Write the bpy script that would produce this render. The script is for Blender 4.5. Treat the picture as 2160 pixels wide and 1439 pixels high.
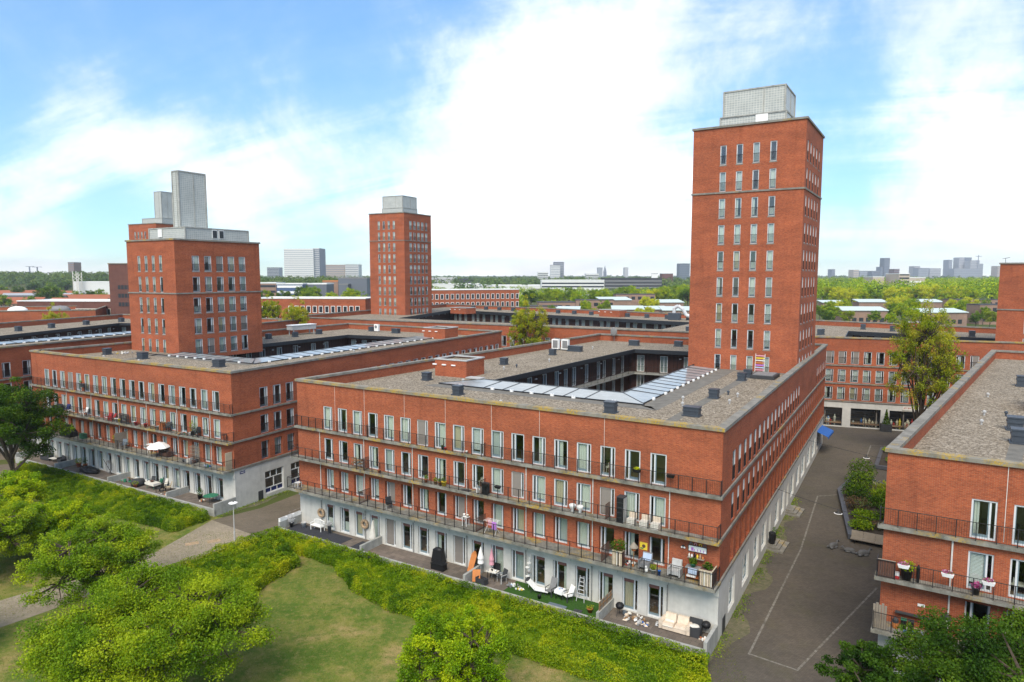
import bpy, math, random
import numpy as np
from mathutils import Vector, Matrix
random.seed(7); RNG = np.random.default_rng(7)
S = bpy.context.scene
for o in list(bpy.data.objects): bpy.data.objects.remove(o)
COL = S.collection
# ------------------------------------------------------------------ camera
cam_d = bpy.data.cameras.new('camera'); cam_d.lens = 24.0; cam_d.sensor_width = 36.0
cam_d.clip_start = 0.5; cam_d.clip_end = 20000
cam = bpy.data.objects.new('camera', cam_d); COL.objects.link(cam)
cam.location = (0, 0, 24.0); cam.rotation_euler = (math.radians(90 - 5.534), 0, 0)
S.camera = cam
# ------------------------------------------------------------------ light: soft sun through thin cloud + sky
SUN_EL, SUN_AZ = math.radians(50), math.radians(192)       # azimuth clockwise from +Y
sun_d = bpy.data.lights.new('sun', 'SUN'); sun_d.energy = 1.75; sun_d.angle = math.radians(36); sun_d.color = (1, .90, .74)
sun = bpy.data.objects.new('sun', sun_d); COL.objects.link(sun)
sd = Vector((math.sin(SUN_AZ)*math.cos(SUN_EL), math.cos(SUN_AZ)*math.cos(SUN_EL), math.sin(SUN_EL)))
sun.rotation_euler = sd.to_track_quat('Z', 'Y').to_euler(); sun.location = (-60, -60, 120)
S.view_settings.view_transform = 'Standard'; S.view_settings.look = 'None'
S.view_settings.gamma = 1; S.view_settings.use_curve_mapping = False; S.view_settings.exposure = 1.42
S.cycles.max_bounces = 8; S.cycles.transparent_max_bounces = 12; S.cycles.caustics_reflective = False; S.cycles.caustics_refractive = False
W = bpy.data.worlds.new('World'); S.world = W; W.use_nodes = True
def build_world():
    nt = W.node_tree; N = nt.nodes; L = nt.links; N.clear()
    out = N.new('ShaderNodeOutputWorld'); bg = N.new('ShaderNodeBackground'); bg.inputs['Strength'].default_value = 0.08
    sky = N.new('ShaderNodeTexSky'); sky.sky_type = 'NISHITA'; sky.sun_disc = False
    sky.sun_elevation = SUN_EL; sky.sun_rotation = SUN_AZ; sky.air_density = .75; sky.dust_density = .05; sky.ozone_density = 2.5; sky.altitude = 50
    tc = N.new('ShaderNodeTexCoord')
    def mth(op, a, b=None, c=None, clamp=False):
        m = N.new('ShaderNodeMath'); m.operation = op; m.use_clamp = clamp
        for i, v in enumerate((a, b, c)):
            if v is None: continue
            if isinstance(v, (int, float)): m.inputs[i].default_value = v
            else: L.new(v, m.inputs[i])
        return m.outputs[0]
    nrm = N.new('ShaderNodeVectorMath'); nrm.operation = 'NORMALIZE'; L.new(tc.outputs['Generated'], nrm.inputs[0])
    D = nrm.outputs[0]
    sep = N.new('ShaderNodeSeparateXYZ'); L.new(D, sep.inputs[0])
    zz = mth('ADD', mth('MAXIMUM', sep.outputs[2], 0.0), 0.26)
    px = mth('DIVIDE', sep.outputs[0], zz); py = mth('DIVIDE', sep.outputs[1], zz)
    # cloud sheet coordinates, sheared so that streaks run up to the right
    cx = N.new('ShaderNodeCombineXYZ'); L.new(mth('ADD', mth('MULTIPLY', px, .80), mth('MULTIPLY', py, -.10)), cx.inputs[0])
    L.new(mth('ADD', mth('MULTIPLY', px, .28), mth('MULTIPLY', py, .75)), cx.inputs[1])
    def noise(vec, scale, det, rough, dist, seed, ntype='FBM'):
        n = N.new('ShaderNodeTexNoise'); n.noise_dimensions = '4D'; n.inputs['W'].default_value = seed
        n.inputs['Scale'].default_value = scale; n.inputs['Detail'].default_value = det
        n.inputs['Roughness'].default_value = rough; n.inputs['Distortion'].default_value = dist; L.new(vec, n.inputs['Vector']); return n.outputs['Fac']
    n1 = noise(cx.outputs[0], .75, 9, .58, .55, 3.7)
    n2 = noise(D, 7.0, 8, .62, .3, 1.3)
    mp = N.new('ShaderNodeMapping'); mp.inputs['Rotation'].default_value = (0, 0, math.radians(38)); mp.inputs['Scale'].default_value = (.35, 2.6, 1); L.new(cx.outputs[0], mp.inputs[0])
    n3 = noise(mp.outputs[0], 1.5, 8, .6, .9, 8.1)
    base = mth('ADD', mth('ADD', mth('MULTIPLY', n1, 1.25), mth('MULTIPLY', n2, 1.1)), mth('MULTIPLY', n3, .8))
    base = mth('SUBTRACT', base, 1.05)
    # cloud banks and clear gaps of this afternoon's sky (directions, tightness, amount)
    acc = base
    for (x, y, k, a) in LOBES:
        u = (x-1080)/1440.; v = -(y-719.5)/1440.; t = math.radians(5.534)
        d = Vector((u, math.cos(t)+v*math.sin(t), -math.sin(t)+v*math.cos(t))).normalized()
        dp = N.new('ShaderNodeVectorMath'); dp.operation = 'DOT_PRODUCT'; L.new(D, dp.inputs[0]); dp.inputs[1].default_value = d
        ex = mth('EXPONENT', mth('MULTIPLY', mth('SUBTRACT', dp.outputs['Value'], 1.0), float(k)))
        acc = mth('ADD', acc, mth('MULTIPLY', ex, a))
    acc = mth('ADD', acc, mth('MULTIPLY', mth('EXPONENT', mth('MULTIPLY', mth('MAXIMUM', sep.outputs[2], 0.0), -17.0)), .26))      # whiter towards the horizon
    cr = N.new('ShaderNodeValToRGB'); cr.color_ramp.interpolation = 'B_SPLINE'
    e = cr.color_ramp.elements; e[0].position = .42; e[0].color = (0, 0, 0, 1); e[1].position = .92; e[1].color = (1, 1, 1, 1)
    m = cr.color_ramp.elements.new(.64); m.color = (.40, .40, .40, 1)
    L.new(acc, cr.inputs[0])
    # white cloud, a little grey in its thick underside
    cr2 = N.new('ShaderNodeValToRGB'); e = cr2.color_ramp.elements
    e[0].position = .30; e[0].color = (5.1, 5.15, 5.25, 1); e[1].position = .62; e[1].color = (8.1, 8.0, 7.85, 1)
    L.new(noise(cx.outputs[0], 1.3, 6, .55, .2, 5.5), cr2.inputs[0])
    mul = N.new('ShaderNodeMix'); mul.data_type = 'RGBA'; mul.blend_type = 'MULTIPLY'; mul.inputs[0].default_value = 1.0
    el = mth('ADD', mth('MULTIPLY', sep.outputs[2], 1.35), .47, clamp=True)      # clear air is deeper towards the zenith
    gv = N.new('ShaderNodeVectorMath'); gv.operation = 'SCALE'; gv.inputs[0].default_value = SKY_GAIN[:3]; L.new(el, gv.inputs['Scale'])
    L.new(sky.outputs[0], mul.inputs[6]); L.new(gv.outputs[0], mul.inputs[7])
    mix = N.new('ShaderNodeMix'); mix.data_type = 'RGBA'; L.new(cr.outputs[0], mix.inputs[0]); L.new(mul.outputs[2], mix.inputs[6]); L.new(cr2.outputs[0], mix.inputs[7])
    L.new(mix.outputs[2], bg.inputs['Color']); L.new(bg.outputs[0], out.inputs[0])
SKY_GAIN = (1.14, 1.38, 1.38, 1)
LOBES = [(480,110,26,-.34),(60,40,60,-.14),(850,20,60,-.30),(700,510,400,-.30),(265,470,500,-.42),(210,250,400,.24),(380,350,300,.26),(960,360,110,.28),(1180,150,200,.26),(620,370,300,.20),(1450,60,80,.04),(50,490,350,.44),(2110,400,160,.40),(2050,80,120,.18),(1800,330,120,-.26),(1150,480,150,.20),(1400,470,200,.10),(1300,250,200,.10)]
build_world()
# ------------------------------------------------------------------ materials
MATS = {}
def srgb(r, g, b):
    f = lambda c: (c/255./12.92) if c/255. <= .04045 else ((c/255.+.055)/1.055)**2.4
    return (f(r), f(g), f(b), 1)
class NT:
    def __init__(s, name):
        s.m = bpy.data.materials.new(name); s.m.use_nodes = True; s.nt = s.m.node_tree; s.N = s.nt.nodes; s.L = s.nt.links
        s.N.clear(); s.out = s.N.new('ShaderNodeOutputMaterial'); MATS[name] = s.m
    def new(s, t, **k):
        n = s.N.new(t)
        for a, b in k.items(): setattr(n, a, b)
        return n
    def link(s, a, b): s.L.new(a, b)
    def coord(s, which='Object'): return s.new('ShaderNodeTexCoord').outputs[which]
    def noise(s, vec, scale, det=5, rough=.55, dist=0., out='Fac'):
        n = s.new('ShaderNodeTexNoise'); n.inputs['Scale'].default_value = scale; n.inputs['Detail'].default_value = det
        n.inputs['Roughness'].default_value = rough; n.inputs['Distortion'].default_value = dist; s.link(vec, n.inputs['Vector']); return n.outputs[out]
    def ramp(s, fac, stops):
        r = s.new('ShaderNodeValToRGB'); e = r.color_ramp.elements
        while len(e) < len(stops): e.new(.5)
        for i, (p, c) in enumerate(stops): e[i].position = p; e[i].color = c if len(c) == 4 else (*c, 1)
        s.link(fac, r.inputs[0]); return r.outputs[0]
    def mix(s, fac, a, b, mode='MIX'):
        m = s.new('ShaderNodeMix', data_type='RGBA', blend_type=mode)
        for i, v in ((0, fac), (6, a), (7, b)):
            if isinstance(v, (int, float)): m.inputs[i].default_value = v
            elif isinstance(v, tuple): m.inputs[i].default_value = v if len(v) == 4 else (*v, 1)
            else: s.link(v, m.inputs[i])
        return m.outputs[2]
    def scale(s, vec, xyz):
        m = s.new('ShaderNodeMapping'); m.inputs['Scale'].default_value = xyz; s.link(vec, m.inputs[0]); return m.outputs[0]
    def bsdf(s, color, rough=.8, spec=.3, metal=0., bump=None, bstr=.3, bdist=.02):
        p = s.new('ShaderNodeBsdfPrincipled')
        if isinstance(color, tuple): p.inputs['Base Color'].default_value = color if len(color) == 4 else (*color, 1)
        else: s.link(color, p.inputs['Base Color'])
        if isinstance(rough, (int, float)): p.inputs['Roughness'].default_value = rough
        else: s.link(rough, p.inputs['Roughness'])
        p.inputs['Specular IOR Level'].default_value = spec; p.inputs['Metallic'].default_value = metal
        if bump is not None:
            b = s.new('ShaderNodeBump'); b.inputs['Strength'].default_value = bstr; b.inputs['Distance'].default_value = bdist
            s.link(bump, b.inputs['Height']); s.link(b.outputs[0], p.inputs['Normal'])
        s.link(p.outputs[0], s.out.inputs[0]); return p
def plain(name, col, rough=.7, spec=.3, metal=0., var=.12, sc=3.):
    n = NT(name); c = n.coord(); f = n.noise(c, sc, 4)
    n.bsdf(n.ramp(f, [(.3, tuple(x*(1-var) for x in col[:3])), (.7, tuple(min(1, x*(1+var)) for x in col[:3]))]), rough, spec, metal); return n.m
def brick(name, c1, c2, mortar, tint):
    n = NT(name); uv = n.coord('UV')
    b = n.new('ShaderNodeTexBrick'); n.link(uv, b.inputs['Vector'])
    b.inputs['Scale'].default_value = 1; b.inputs['Brick Width'].default_value = .22; b.inputs['Row Height'].default_value = .068
    b.inputs['Mortar Size'].default_value = .0075; b.inputs['Mortar Smooth'].default_value = .3; b.inputs['Bias'].default_value = -.1
    b.inputs['Color1'].default_value = c1; b.inputs['Color2'].default_value = c2; b.inputs['Mortar'].default_value = mortar
    big = n.noise(n.scale(uv, (.25, .8, 1)), 1.0, 6, .62)          # courses from different batches
    col = n.mix(n.ramp(big, [(.35, (0, 0, 0)), (.66, (1, 1, 1))]), b.outputs['Color'], n.mix(1.0, b.outputs['Color'], tint, 'MULTIPLY'))
    bl = n.noise(n.scale(uv, (.07, .16, 1)), 1.0, 4, .6); col = n.mix(n.ramp(bl, [(.4, (0, 0, 0)), (.62, (.8, .8, .8))]), col, n.mix(1.0, col, (.80, .86, .92, 1), 'MULTIPLY'))
    sp = n.noise(n.scale(uv, (4.5, 14.7, 1)), 1.0, 2, .5)
    col = n.mix(.55, col, n.mix(1.0, col, n.ramp(sp, [(.28, (.62, .60, .60)), (.5, (1, 1, 1)), (.75, (1.35, 1.3, 1.25))]), 'MULTIPLY'))
    # rain streaks and lime bloom
    st = n.noise(n.scale(uv, (1.6, .12, 1)), 1.0, 5, .6)
    col = n.mix(n.ramp(st, [(.52, (0, 0, 0)), (.76, (.6, .6, .6))]), col, n.mix(1.0, col, (.66, .62, .62, 1), 'MULTIPLY'))
    ef = n.noise(n.scale(uv, (.5, .9, 1)), 1.3, 7, .7)
    col = n.mix(n.ramp(ef, [(.66, (0, 0, 0)), (.85, (.30, .30, .30))]), col, (.45, .33, .27, 1))
    n.bsdf(col, .88, .2, bump=b.outputs['Fac'], bstr=-.35, bdist=.008); return n.m
BR1 = (.46, .106, .038, 1); BR2 = (.325, .066, .026, 1)
brick('brick', BR1, BR2, (.37, .20, .125, 1), (.70, .72, .76, 1))
brick('brick_brown', (.18, .068, .048, 1), (.14, .052, .038, 1), (.17, .12, .10, 1), (.8, .8, .85, 1))
brick('brick_buff', (.36, .22, .15, 1), (.29, .17, .115, 1), (.34, .27, .21, 1), (.85, .85, .9, 1))
def concrete(name, base, dark, lichen=0., stain=.5):
    n = NT(name); c = n.coord(); g = n.new('ShaderNodeNewGeometry')
    f = n.noise(c, 1.2, 7, .62); col = n.ramp(f, [(.3, dark), (.62, base)])
    st = n.noise(n.scale(c, (2.2, 2.2, .18)), 1.0, 6, .6)
    col = n.mix(n.ramp(st, [(.5, (0, 0, 0)), (.78, (stain, stain, stain))]), col, n.mix(1.0, col, (.55, .55, .52, 1), 'MULTIPLY'))
    if lichen:
        l1 = n.noise(c, .55, 3, .5); l2 = n.noise(c, 7., 4, .7)
        a = n.ramp(l1, [(.62-lichen*.3, (0, 0, 0)), (.78-lichen*.3, (1, 1, 1))]); b = n.ramp(l2, [(.42, (0, 0, 0)), (.55, (1, 1, 1))])
        col = n.mix(n.mix(1.0, a, b, 'MULTIPLY'), col, (.42, .27, .035, 1))
        sp = n.noise(c, 16., 2, .5); col = n.mix(n.ramp(sp, [(.66, (0, 0, 0)), (.74, (.5, .5, .5))]), col, (.55, .55, .48, 1))
    n.bsdf(col, .9, .2, bump=n.noise(c, 30, 3), bstr=.25, bdist=.01); return n.m
concrete('concrete_pale', (.60, .59, .545), (.49, .485, .45), 0, .3)
concrete('concrete', (.40, .40, .37), (.26, .265, .245), 0, .6)
concrete('coping', (.26, .24, .20), (.15, .14, .115), .72, .6)
concrete('coping_plain', (.25, .235, .205), (.15, .142, .122), .15, .6)
concrete('slab', (.27, .26, .225), (.10, .10, .082), .30, 1.)
def gravel():
    n = NT('gravel'); c = n.coord()
    v = n.new('ShaderNodeTexVoronoi'); v.inputs['Scale'].default_value = 9.0; n.link(c, v.inputs['Vector'])
    sp = n.new('ShaderNodeSeparateColor'); n.link(v.outputs['Color'], sp.inputs[0])
    col = n.ramp(sp.outputs[0], [(.0, (.13, .108, .082)), (.35, (.22, .185, .14)), (.7, (.30, .255, .195)), (1., (.44, .385, .31))])
    f = n.noise(c, .3, 7, .68); col = n.mix(n.ramp(f, [(.38, (0, 0, 0)), (.68, (.6, .6, .6))]), col, n.mix(1.0, col, (.66, .65, .62, 1), 'MULTIPLY'))
    n.bsdf(col, .95, .1, bump=v.outputs['Distance'], bstr=.8, bdist=.05)
gravel()
concrete('roof_tile', (.19, .178, .155), (.12, .115, .10), 0, .3)
plain('zinc_dark', (.030, .034, .040), .45, .5, .3)
plain('vent', (.055, .068, .085), .45, .5, .2, .1)
def court_wood():
    n = NT('court_wood'); uv = n.coord('UV')
    w = n.new('ShaderNodeTexWave'); w.bands_direction = 'X'; w.inputs['Scale'].default_value = .55; w.inputs['Distortion'].default_value = 0; n.link(uv, w.inputs['Vector'])
    f = n.noise(n.scale(uv, (3, .4, 1)), 2, 5); col = n.ramp(f, [(.3, (.038, .0145, .0095)), (.7, (.07, .026, .017))])
    col = n.mix(n.ramp(w.outputs['Fac'], [(.0, (1, 1, 1)), (.06, (0, 0, 0))]), col, (.012, .008, .006, 1)); n.bsdf(col, .6, .35)
court_wood()
plain('frame', (.62, .64, .65), .45, .4, 0, .05); plain('frame_white', (.78, .78, .76), .45, .4, 0, .04)
plain('sash', (.165, .225, .25), .4, .45, 0, .08)
plain('railing', (.028, .026, .028), .5, .45, .3, .1)
def cloth(name, col):
    n = NT(name); d = n.new('ShaderNodeBsdfDiffuse'); t = n.new('ShaderNodeBsdfTranslucent'); m_ = n.new('ShaderNodeMixShader'); m_.inputs[0].default_value = .3
    c = n.ramp(n.noise(n.coord(), 12, 4), [(.3, tuple(x*.95 for x in col)), (.7, tuple(min(.92, x*1.05) for x in col))]); n.link(c, d.inputs[0]); n.link(c, t.inputs[0]); n.link(d.outputs[0], m_.inputs[1]); n.link(t.outputs[0], m_.inputs[2]); n.link(m_.outputs[0], n.out.inputs[0])
cloth('curtain_grey', (.58, .63, .62)); cloth('curtain', (.86, .88, .80)); cloth('curtain_beige', (.74, .64, .46))
plain('blind', (.74, .76, .74), .8, .2, 0, .05); plain('screen', (.23, .205, .18), .85, .15, 0, .06)
plain('interior', (.22, .20, .18), .9, .1, 0, .25, .6); plain('interior_floor', (.20, .13, .08), .6, .3, 0, .3, .8)
plain('shutter_box', (.17, .085, .075), .7, .2); plain('pipe', (.60, .58, .54), .5, .4, 0, .12); plain('pipe_grey', (.22, .22, .21), .5, .4, 0, .12)
def glass():
    n = NT('glass'); c = n.coord()
    lw = n.new('ShaderNodeLayerWeight'); lw.inputs['Blend'].default_value = .5
    pw = n.new('ShaderNodeMath', operation='POWER'); n.link(lw.outputs['Facing'], pw.inputs[0]); pw.inputs[1].default_value = 5.0
    fr = n.new('ShaderNodeMath', operation='MULTIPLY_ADD'); n.link(pw.outputs[0], fr.inputs[0]); fr.inputs[1].default_value = .87; fr.inputs[2].default_value = .13     # same from both sides
    t = n.new('ShaderNodeBsdfTransparent'); t.inputs[0].default_value = (.84, .90, .87, 1)
    g = n.new('ShaderNodeBsdfGlossy'); g.inputs['Roughness'].default_value = .03; g.inputs['Color'].default_value = (.95, .97, 1, 1)
    m = n.new('ShaderNodeMixShader'); n.link(fr.outputs[0], m.inputs[0]); n.link(t.outputs[0], m.inputs[1]); n.link(g.outputs[0], m.inputs[2]); n.link(m.outputs[0], n.out.inputs[0])
glass()
def glassroof():
    n = NT('roof_glass'); c = n.coord(); f = n.noise(c, 1.1, 5, .6)
    n.bsdf(n.ramp(f, [(.3, (.24, .27, .28)), (.7, (.33, .36, .365))]), n.ramp(f, [(.3, (.10, .10, .10)), (.7, (.22, .22, .22))]), .3)
glassroof()
def glassblock():
    n = NT('glass_block'); uv = n.coord('UV')
    b = n.new('ShaderNodeTexBrick'); b.offset = 0; n.link(uv, b.inputs['Vector']); b.inputs['Scale'].default_value = 1
    b.inputs['Brick Width'].default_value = .31; b.inputs['Row Height'].default_value = .26; b.inputs['Mortar Size'].default_value = .035; b.inputs['Mortar Smooth'].default_value = .2
    b.inputs['Color1'].default_value = (.34, .36, .35, 1); b.inputs['Color2'].default_value = (.40, .42, .405, 1); b.inputs['Mortar'].default_value = (.54, .54, .50, 1)
    f = n.noise(uv, .5, 5, .6); col = n.mix(.5, b.outputs[0], n.mix(1., b.outputs[0], n.ramp(f, [(.3, (.7, .72, .72)), (.7, (1.1, 1.1, 1.08))]), 'MULTIPLY'))
    n.bsdf(col, .35, .4, bump=b.outputs['Fac'], bstr=.4, bdist=.02)
glassblock()
def leaf(name, cols, trans=.35, seed=0., patch=.35):
    n = NT(name); c = n.coord(); a = n.new('ShaderNodeAttribute', attribute_name='rnd').outputs['Fac']
    o = n.new('ShaderNodeObjectInfo').outputs['Random']
    f = n.noise(c, patch, 4, .6)
    add = n.new('ShaderNodeMath', operation='ADD'); n.link(f, add.inputs[0]); mu = n.new('ShaderNodeMath', operation='MULTIPLY_ADD'); n.link(a, mu.inputs[0]); mu.inputs[1].default_value = .38; mu.inputs[2].default_value = -.17
    n.link(mu.outputs[0], add.inputs[1])
    ad2 = n.new('ShaderNodeMath', operation='MULTIPLY_ADD'); n.link(o, ad2.inputs[0]); ad2.inputs[1].default_value = .16; n.link(add.outputs[0], ad2.inputs[2])
    k = len(cols); col = n.ramp(ad2.outputs[0], [(.28+.55*i/(k-1), x) for i, x in enumerate(cols)])
    d = n.new('ShaderNodeBsdfDiffuse'); t = n.new('ShaderNodeBsdfTranslucent'); n.link(col, d.inputs[0]); n.link(col, t.inputs[0])
    g = n.new('ShaderNodeBsdfGlossy'); g.inputs['Roughness'].default_value = .45; g.inputs['Color'].default_value = (.5, .55, .4, 1)
    m = n.new('ShaderNodeMixShader'); m.inputs[0].default_value = trans; n.link(d.outputs[0], m.inputs[1]); n.link(t.outputs[0], m.inputs[2])
    m2 = n.new('ShaderNodeMixShader'); m2.inputs[0].default_value = .015; n.link(m.outputs[0], m2.inputs[1]); n.link(g.outputs[0], m2.inputs[2])
    n.link(m2.outputs[0], n.out.inputs[0])
leaf('leaf_hedge', [(.032,.085,.004),(.10,.20,.006),(.22,.325,.008),(.43,.45,.010)])
leaf('leaf_lime', [(0.09, 0.19, 0.005), (0.2, 0.34, 0.006), (0.36, 0.47, 0.008), (0.54, 0.56, 0.01)])
leaf('leaf_mid', [(0.045, 0.11, 0.005), (0.12, 0.225, 0.008), (0.22, 0.33, 0.01), (0.38, 0.46, 0.014)])
leaf('leaf_dark', [(.012,.038,.005),(.036,.090,.007),(.078,.155,.010),(.18,.27,.016)])
leaf('leaf_olive', [(.13,.20,.014),(.24,.33,.018),(.37,.42,.024),(.52,.46,.04)], .5)
leaf('leaf_yellow', [(0.210, 0.284, 0.014), (0.420, 0.473, 0.018), (0.620, 0.620, 0.021), (0.620, 0.620, 0.035)])
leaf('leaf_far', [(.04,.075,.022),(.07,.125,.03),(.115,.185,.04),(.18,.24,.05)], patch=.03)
leaf('leaf_red', [(0.088, 0.057, 0.035), (0.158, 0.095, 0.052), (0.123, 0.170, 0.052), (0.088, 0.189, 0.035)])
leaf('flower_pink', [(0.550, 0.032, 0.180), (0.620, 0.108, 0.350), (0.620, 0.378, 0.500), (0.500, 0.022, 0.100)]); leaf('flower_white', [(0.620, 0.620, 0.620), (0.620, 0.620, 0.620), (0.620, 0.620, 0.620), (0.620, 0.620, 0.620)])
plain('bark', (.085, .065, .048), .9, .15, 0, .3, 6)
def ground_mats():
    n = NT('lawn'); c = n.coord(); f = n.noise(c, .2, 8, .68); g = n.noise(c, 2.6, 5, .7); h = n.noise(c, 14, 3, .6)
    col = n.ramp(f, [(.32, (.060, .115, .015)), (.45, (.115, .155, .026)), (.53, (.19, .19, .045)), (.62, (.29, .225, .09))])
    g2 = n.noise(c, .75, 6, .7); col = n.mix(n.ramp(g2, [(.45, (0, 0, 0)), (.62, (.8, .8, .8))]), col, (.065, .125, .016, 1)); col = n.mix(n.ramp(g, [(.50, (0, 0, 0)), (.70, (.75, .75, .75))]), col, (.25, .205, .075, 1)); col = n.mix(.5, col, n.mix(1., col, n.ramp(h, [(.3, (.55, .55, .55)), (.7, (1.45, 1.45, 1.45))]), 'MULTIPLY'))
    n.bsdf(col, .95, .1, bump=h, bstr=.8, bdist=.05)
    n = NT('terrain'); c = n.coord(); f = n.noise(c, .012, 8, .6); g = n.noise(c, .15, 5, .6)
    col = n.ramp(f, [(.3, (.045, .075, .018)), (.55, (.09, .10, .03)), (.75, (.12, .115, .05))]); col = n.mix(.4, col, n.mix(1., col, n.ramp(g, [(.3, (.5, .5, .5)), (.7, (1.5, 1.5, 1.5))]), 'MULTIPLY')); n.bsdf(col, .95, .1)
    def paving(name, a, b2, bw, rh, mort, moss):
        n = NT(name); c = n.coord(); b = n.new('ShaderNodeTexBrick'); n.link(c, b.inputs['Vector']); b.inputs['Scale'].default_value = 1
        b.inputs['Brick Width'].default_value = bw; b.inputs['Row Height'].default_value = rh; b.inputs['Mortar Size'].default_value = .008
        b.inputs['Color1'].default_value = a; b.inputs['Color2'].default_value = b2; b.inputs['Mortar'].default_value = mort
        f = n.noise(c, .12, 7, .62); g = n.noise(c, 1.3, 6, .7)
        col = n.mix(.85, b.outputs[0], n.mix(1., b.outputs[0], n.ramp(f, [(.34, (.78, .79, .76)), (.50, (1., 1., 1.)), (.66, (1.2, 1.16, 1.13))]), 'MULTIPLY'))
        col = n.mix(.6, col, n.mix(1., col, n.ramp(g, [(.25, (.75, .75, .75)), (.75, (1.2, 1.2, 1.2))]), 'MULTIPLY'))
        mo = n.noise(c, .35, 5, .7); col = n.mix(n.ramp(mo, [(.52, (0, 0, 0)), (.78, (moss, moss, moss))]), col, (.10, .095, .045, 1))
        n.bsdf(col, .9, .2, bump=g, bstr=.2, bdist=.02)
    paving('street_brick', (.118, .100, .080, 1), (.090, .078, .064, 1), .21, .105, (.06, .055, .045, 1), .45)
    paving('street_tan', (.165, .135, .098, 1), (.14, .115, .085, 1), .21, .105, (.09, .08, .06, 1), .1)
    paving('path_pale', (.30, .255, .185, 1), (.26, .22, .16, 1), .3, .3, (.19, .165, .12, 1), .05)
    paving('terrace_slab', (.17, .14, .115, 1), (.12, .10, .085, 1), .5, .5, (.06, .055, .05, 1), .3)
    paving('deck_dark', (.045, .047, .055, 1), (.038, .04, .048, 1), .14, 4., (.015, .015, .018, 1), 0)
    paving('verge_mix', (.17, .145, .10, 1), (.10, .10, .055, 1), .21, .105, (.07, .08, .03, 1), .9)
    n = NT('line_paint'); c = n.coord(); f = n.noise(c, 3, 6, .7); n.bsdf(n.ramp(f, [(.38, (.11, .098, .08)), (.62, (.235, .22, .19))]), .9, .2)
    n = NT('turf'); c = n.coord(); f = n.noise(c, 9, 5, .7); n.bsdf(n.ramp(f, [(.3, (.02, .06, .012)), (.7, (.05, .11, .02))]), .95, .1)
ground_mats()
for nm, c, r in [('white', (.80, .80, .78), .5), ('offwhite', (.66, .63, .56), .6), ('black', (.012, .012, .013), .5), ('charcoal', (.045, .047, .05), .6), ('grey', (.20, .20, .20), .6), ('grey_light', (.42, .42, .41), .6),
                 ('wood', (.26, .15, .075), .7), ('wood_pale', (.48, .40, .28), .8), ('wood_grey', (.25, .215, .17), .85), ('wood_dark', (.105, .055, .04), .8), ('orange', (.52, .19, .055), .6), ('orange_wood', (.42, .13, .04), .6), ('red', (.42, .03, .03), .5),
                 ('blue', (.02, .12, .42), .5), ('blue_cloth', (.42, .52, .68), .9), ('pink', (.62, .30, .36), .9), ('purple', (.48, .20, .60), .9), ('beige', (.66, .55, .43), .6), ('beige_dark', (.38, .27, .17), .8), ('terracotta', (.42, .13, .055), .8),
                 ('green_paint', (.03, .16, .09), .6), ('yellow', (.75, .55, .05), .6), ('aluminium', (.55, .56, .57), .35), ('stone_grey', (.12, .12, .12), .7), ('slate', (.075, .08, .095), .5), ('bluegrey', (.12, .15, .18), .5),
                 ('roof_pale', (.50, .58, .56), .6), ('roof_white', (.72, .72, .70), .7), ('roof_dark', (.07, .07, .075), .8), ('roof_red', (.30, .10, .05), .85), ('facade_white', (.66, .66, .63), .6), ('facade_grey', (.13, .145, .17), .6), ('facade_beige', (.48, .40, .33), .7), ('facade_blue', (.06, .10, .20), .5),
                 ('skyline_a', (.17, .19, .23), .5), ('skyline_b', (.30, .32, .35), .6), ('skyline_c', (.42, .42, .43), .6), ('window_dark', (.03, .035, .042), .2), ('soil', (.05, .04, .03), .95), ('sign_blue', (.015, .025, .12), .5), ('car_dark', (.03, .03, .035), .25), ('rubber', (.02, .02, .02), .9)]:
    plain(nm, c, r)
M = MATS
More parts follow.
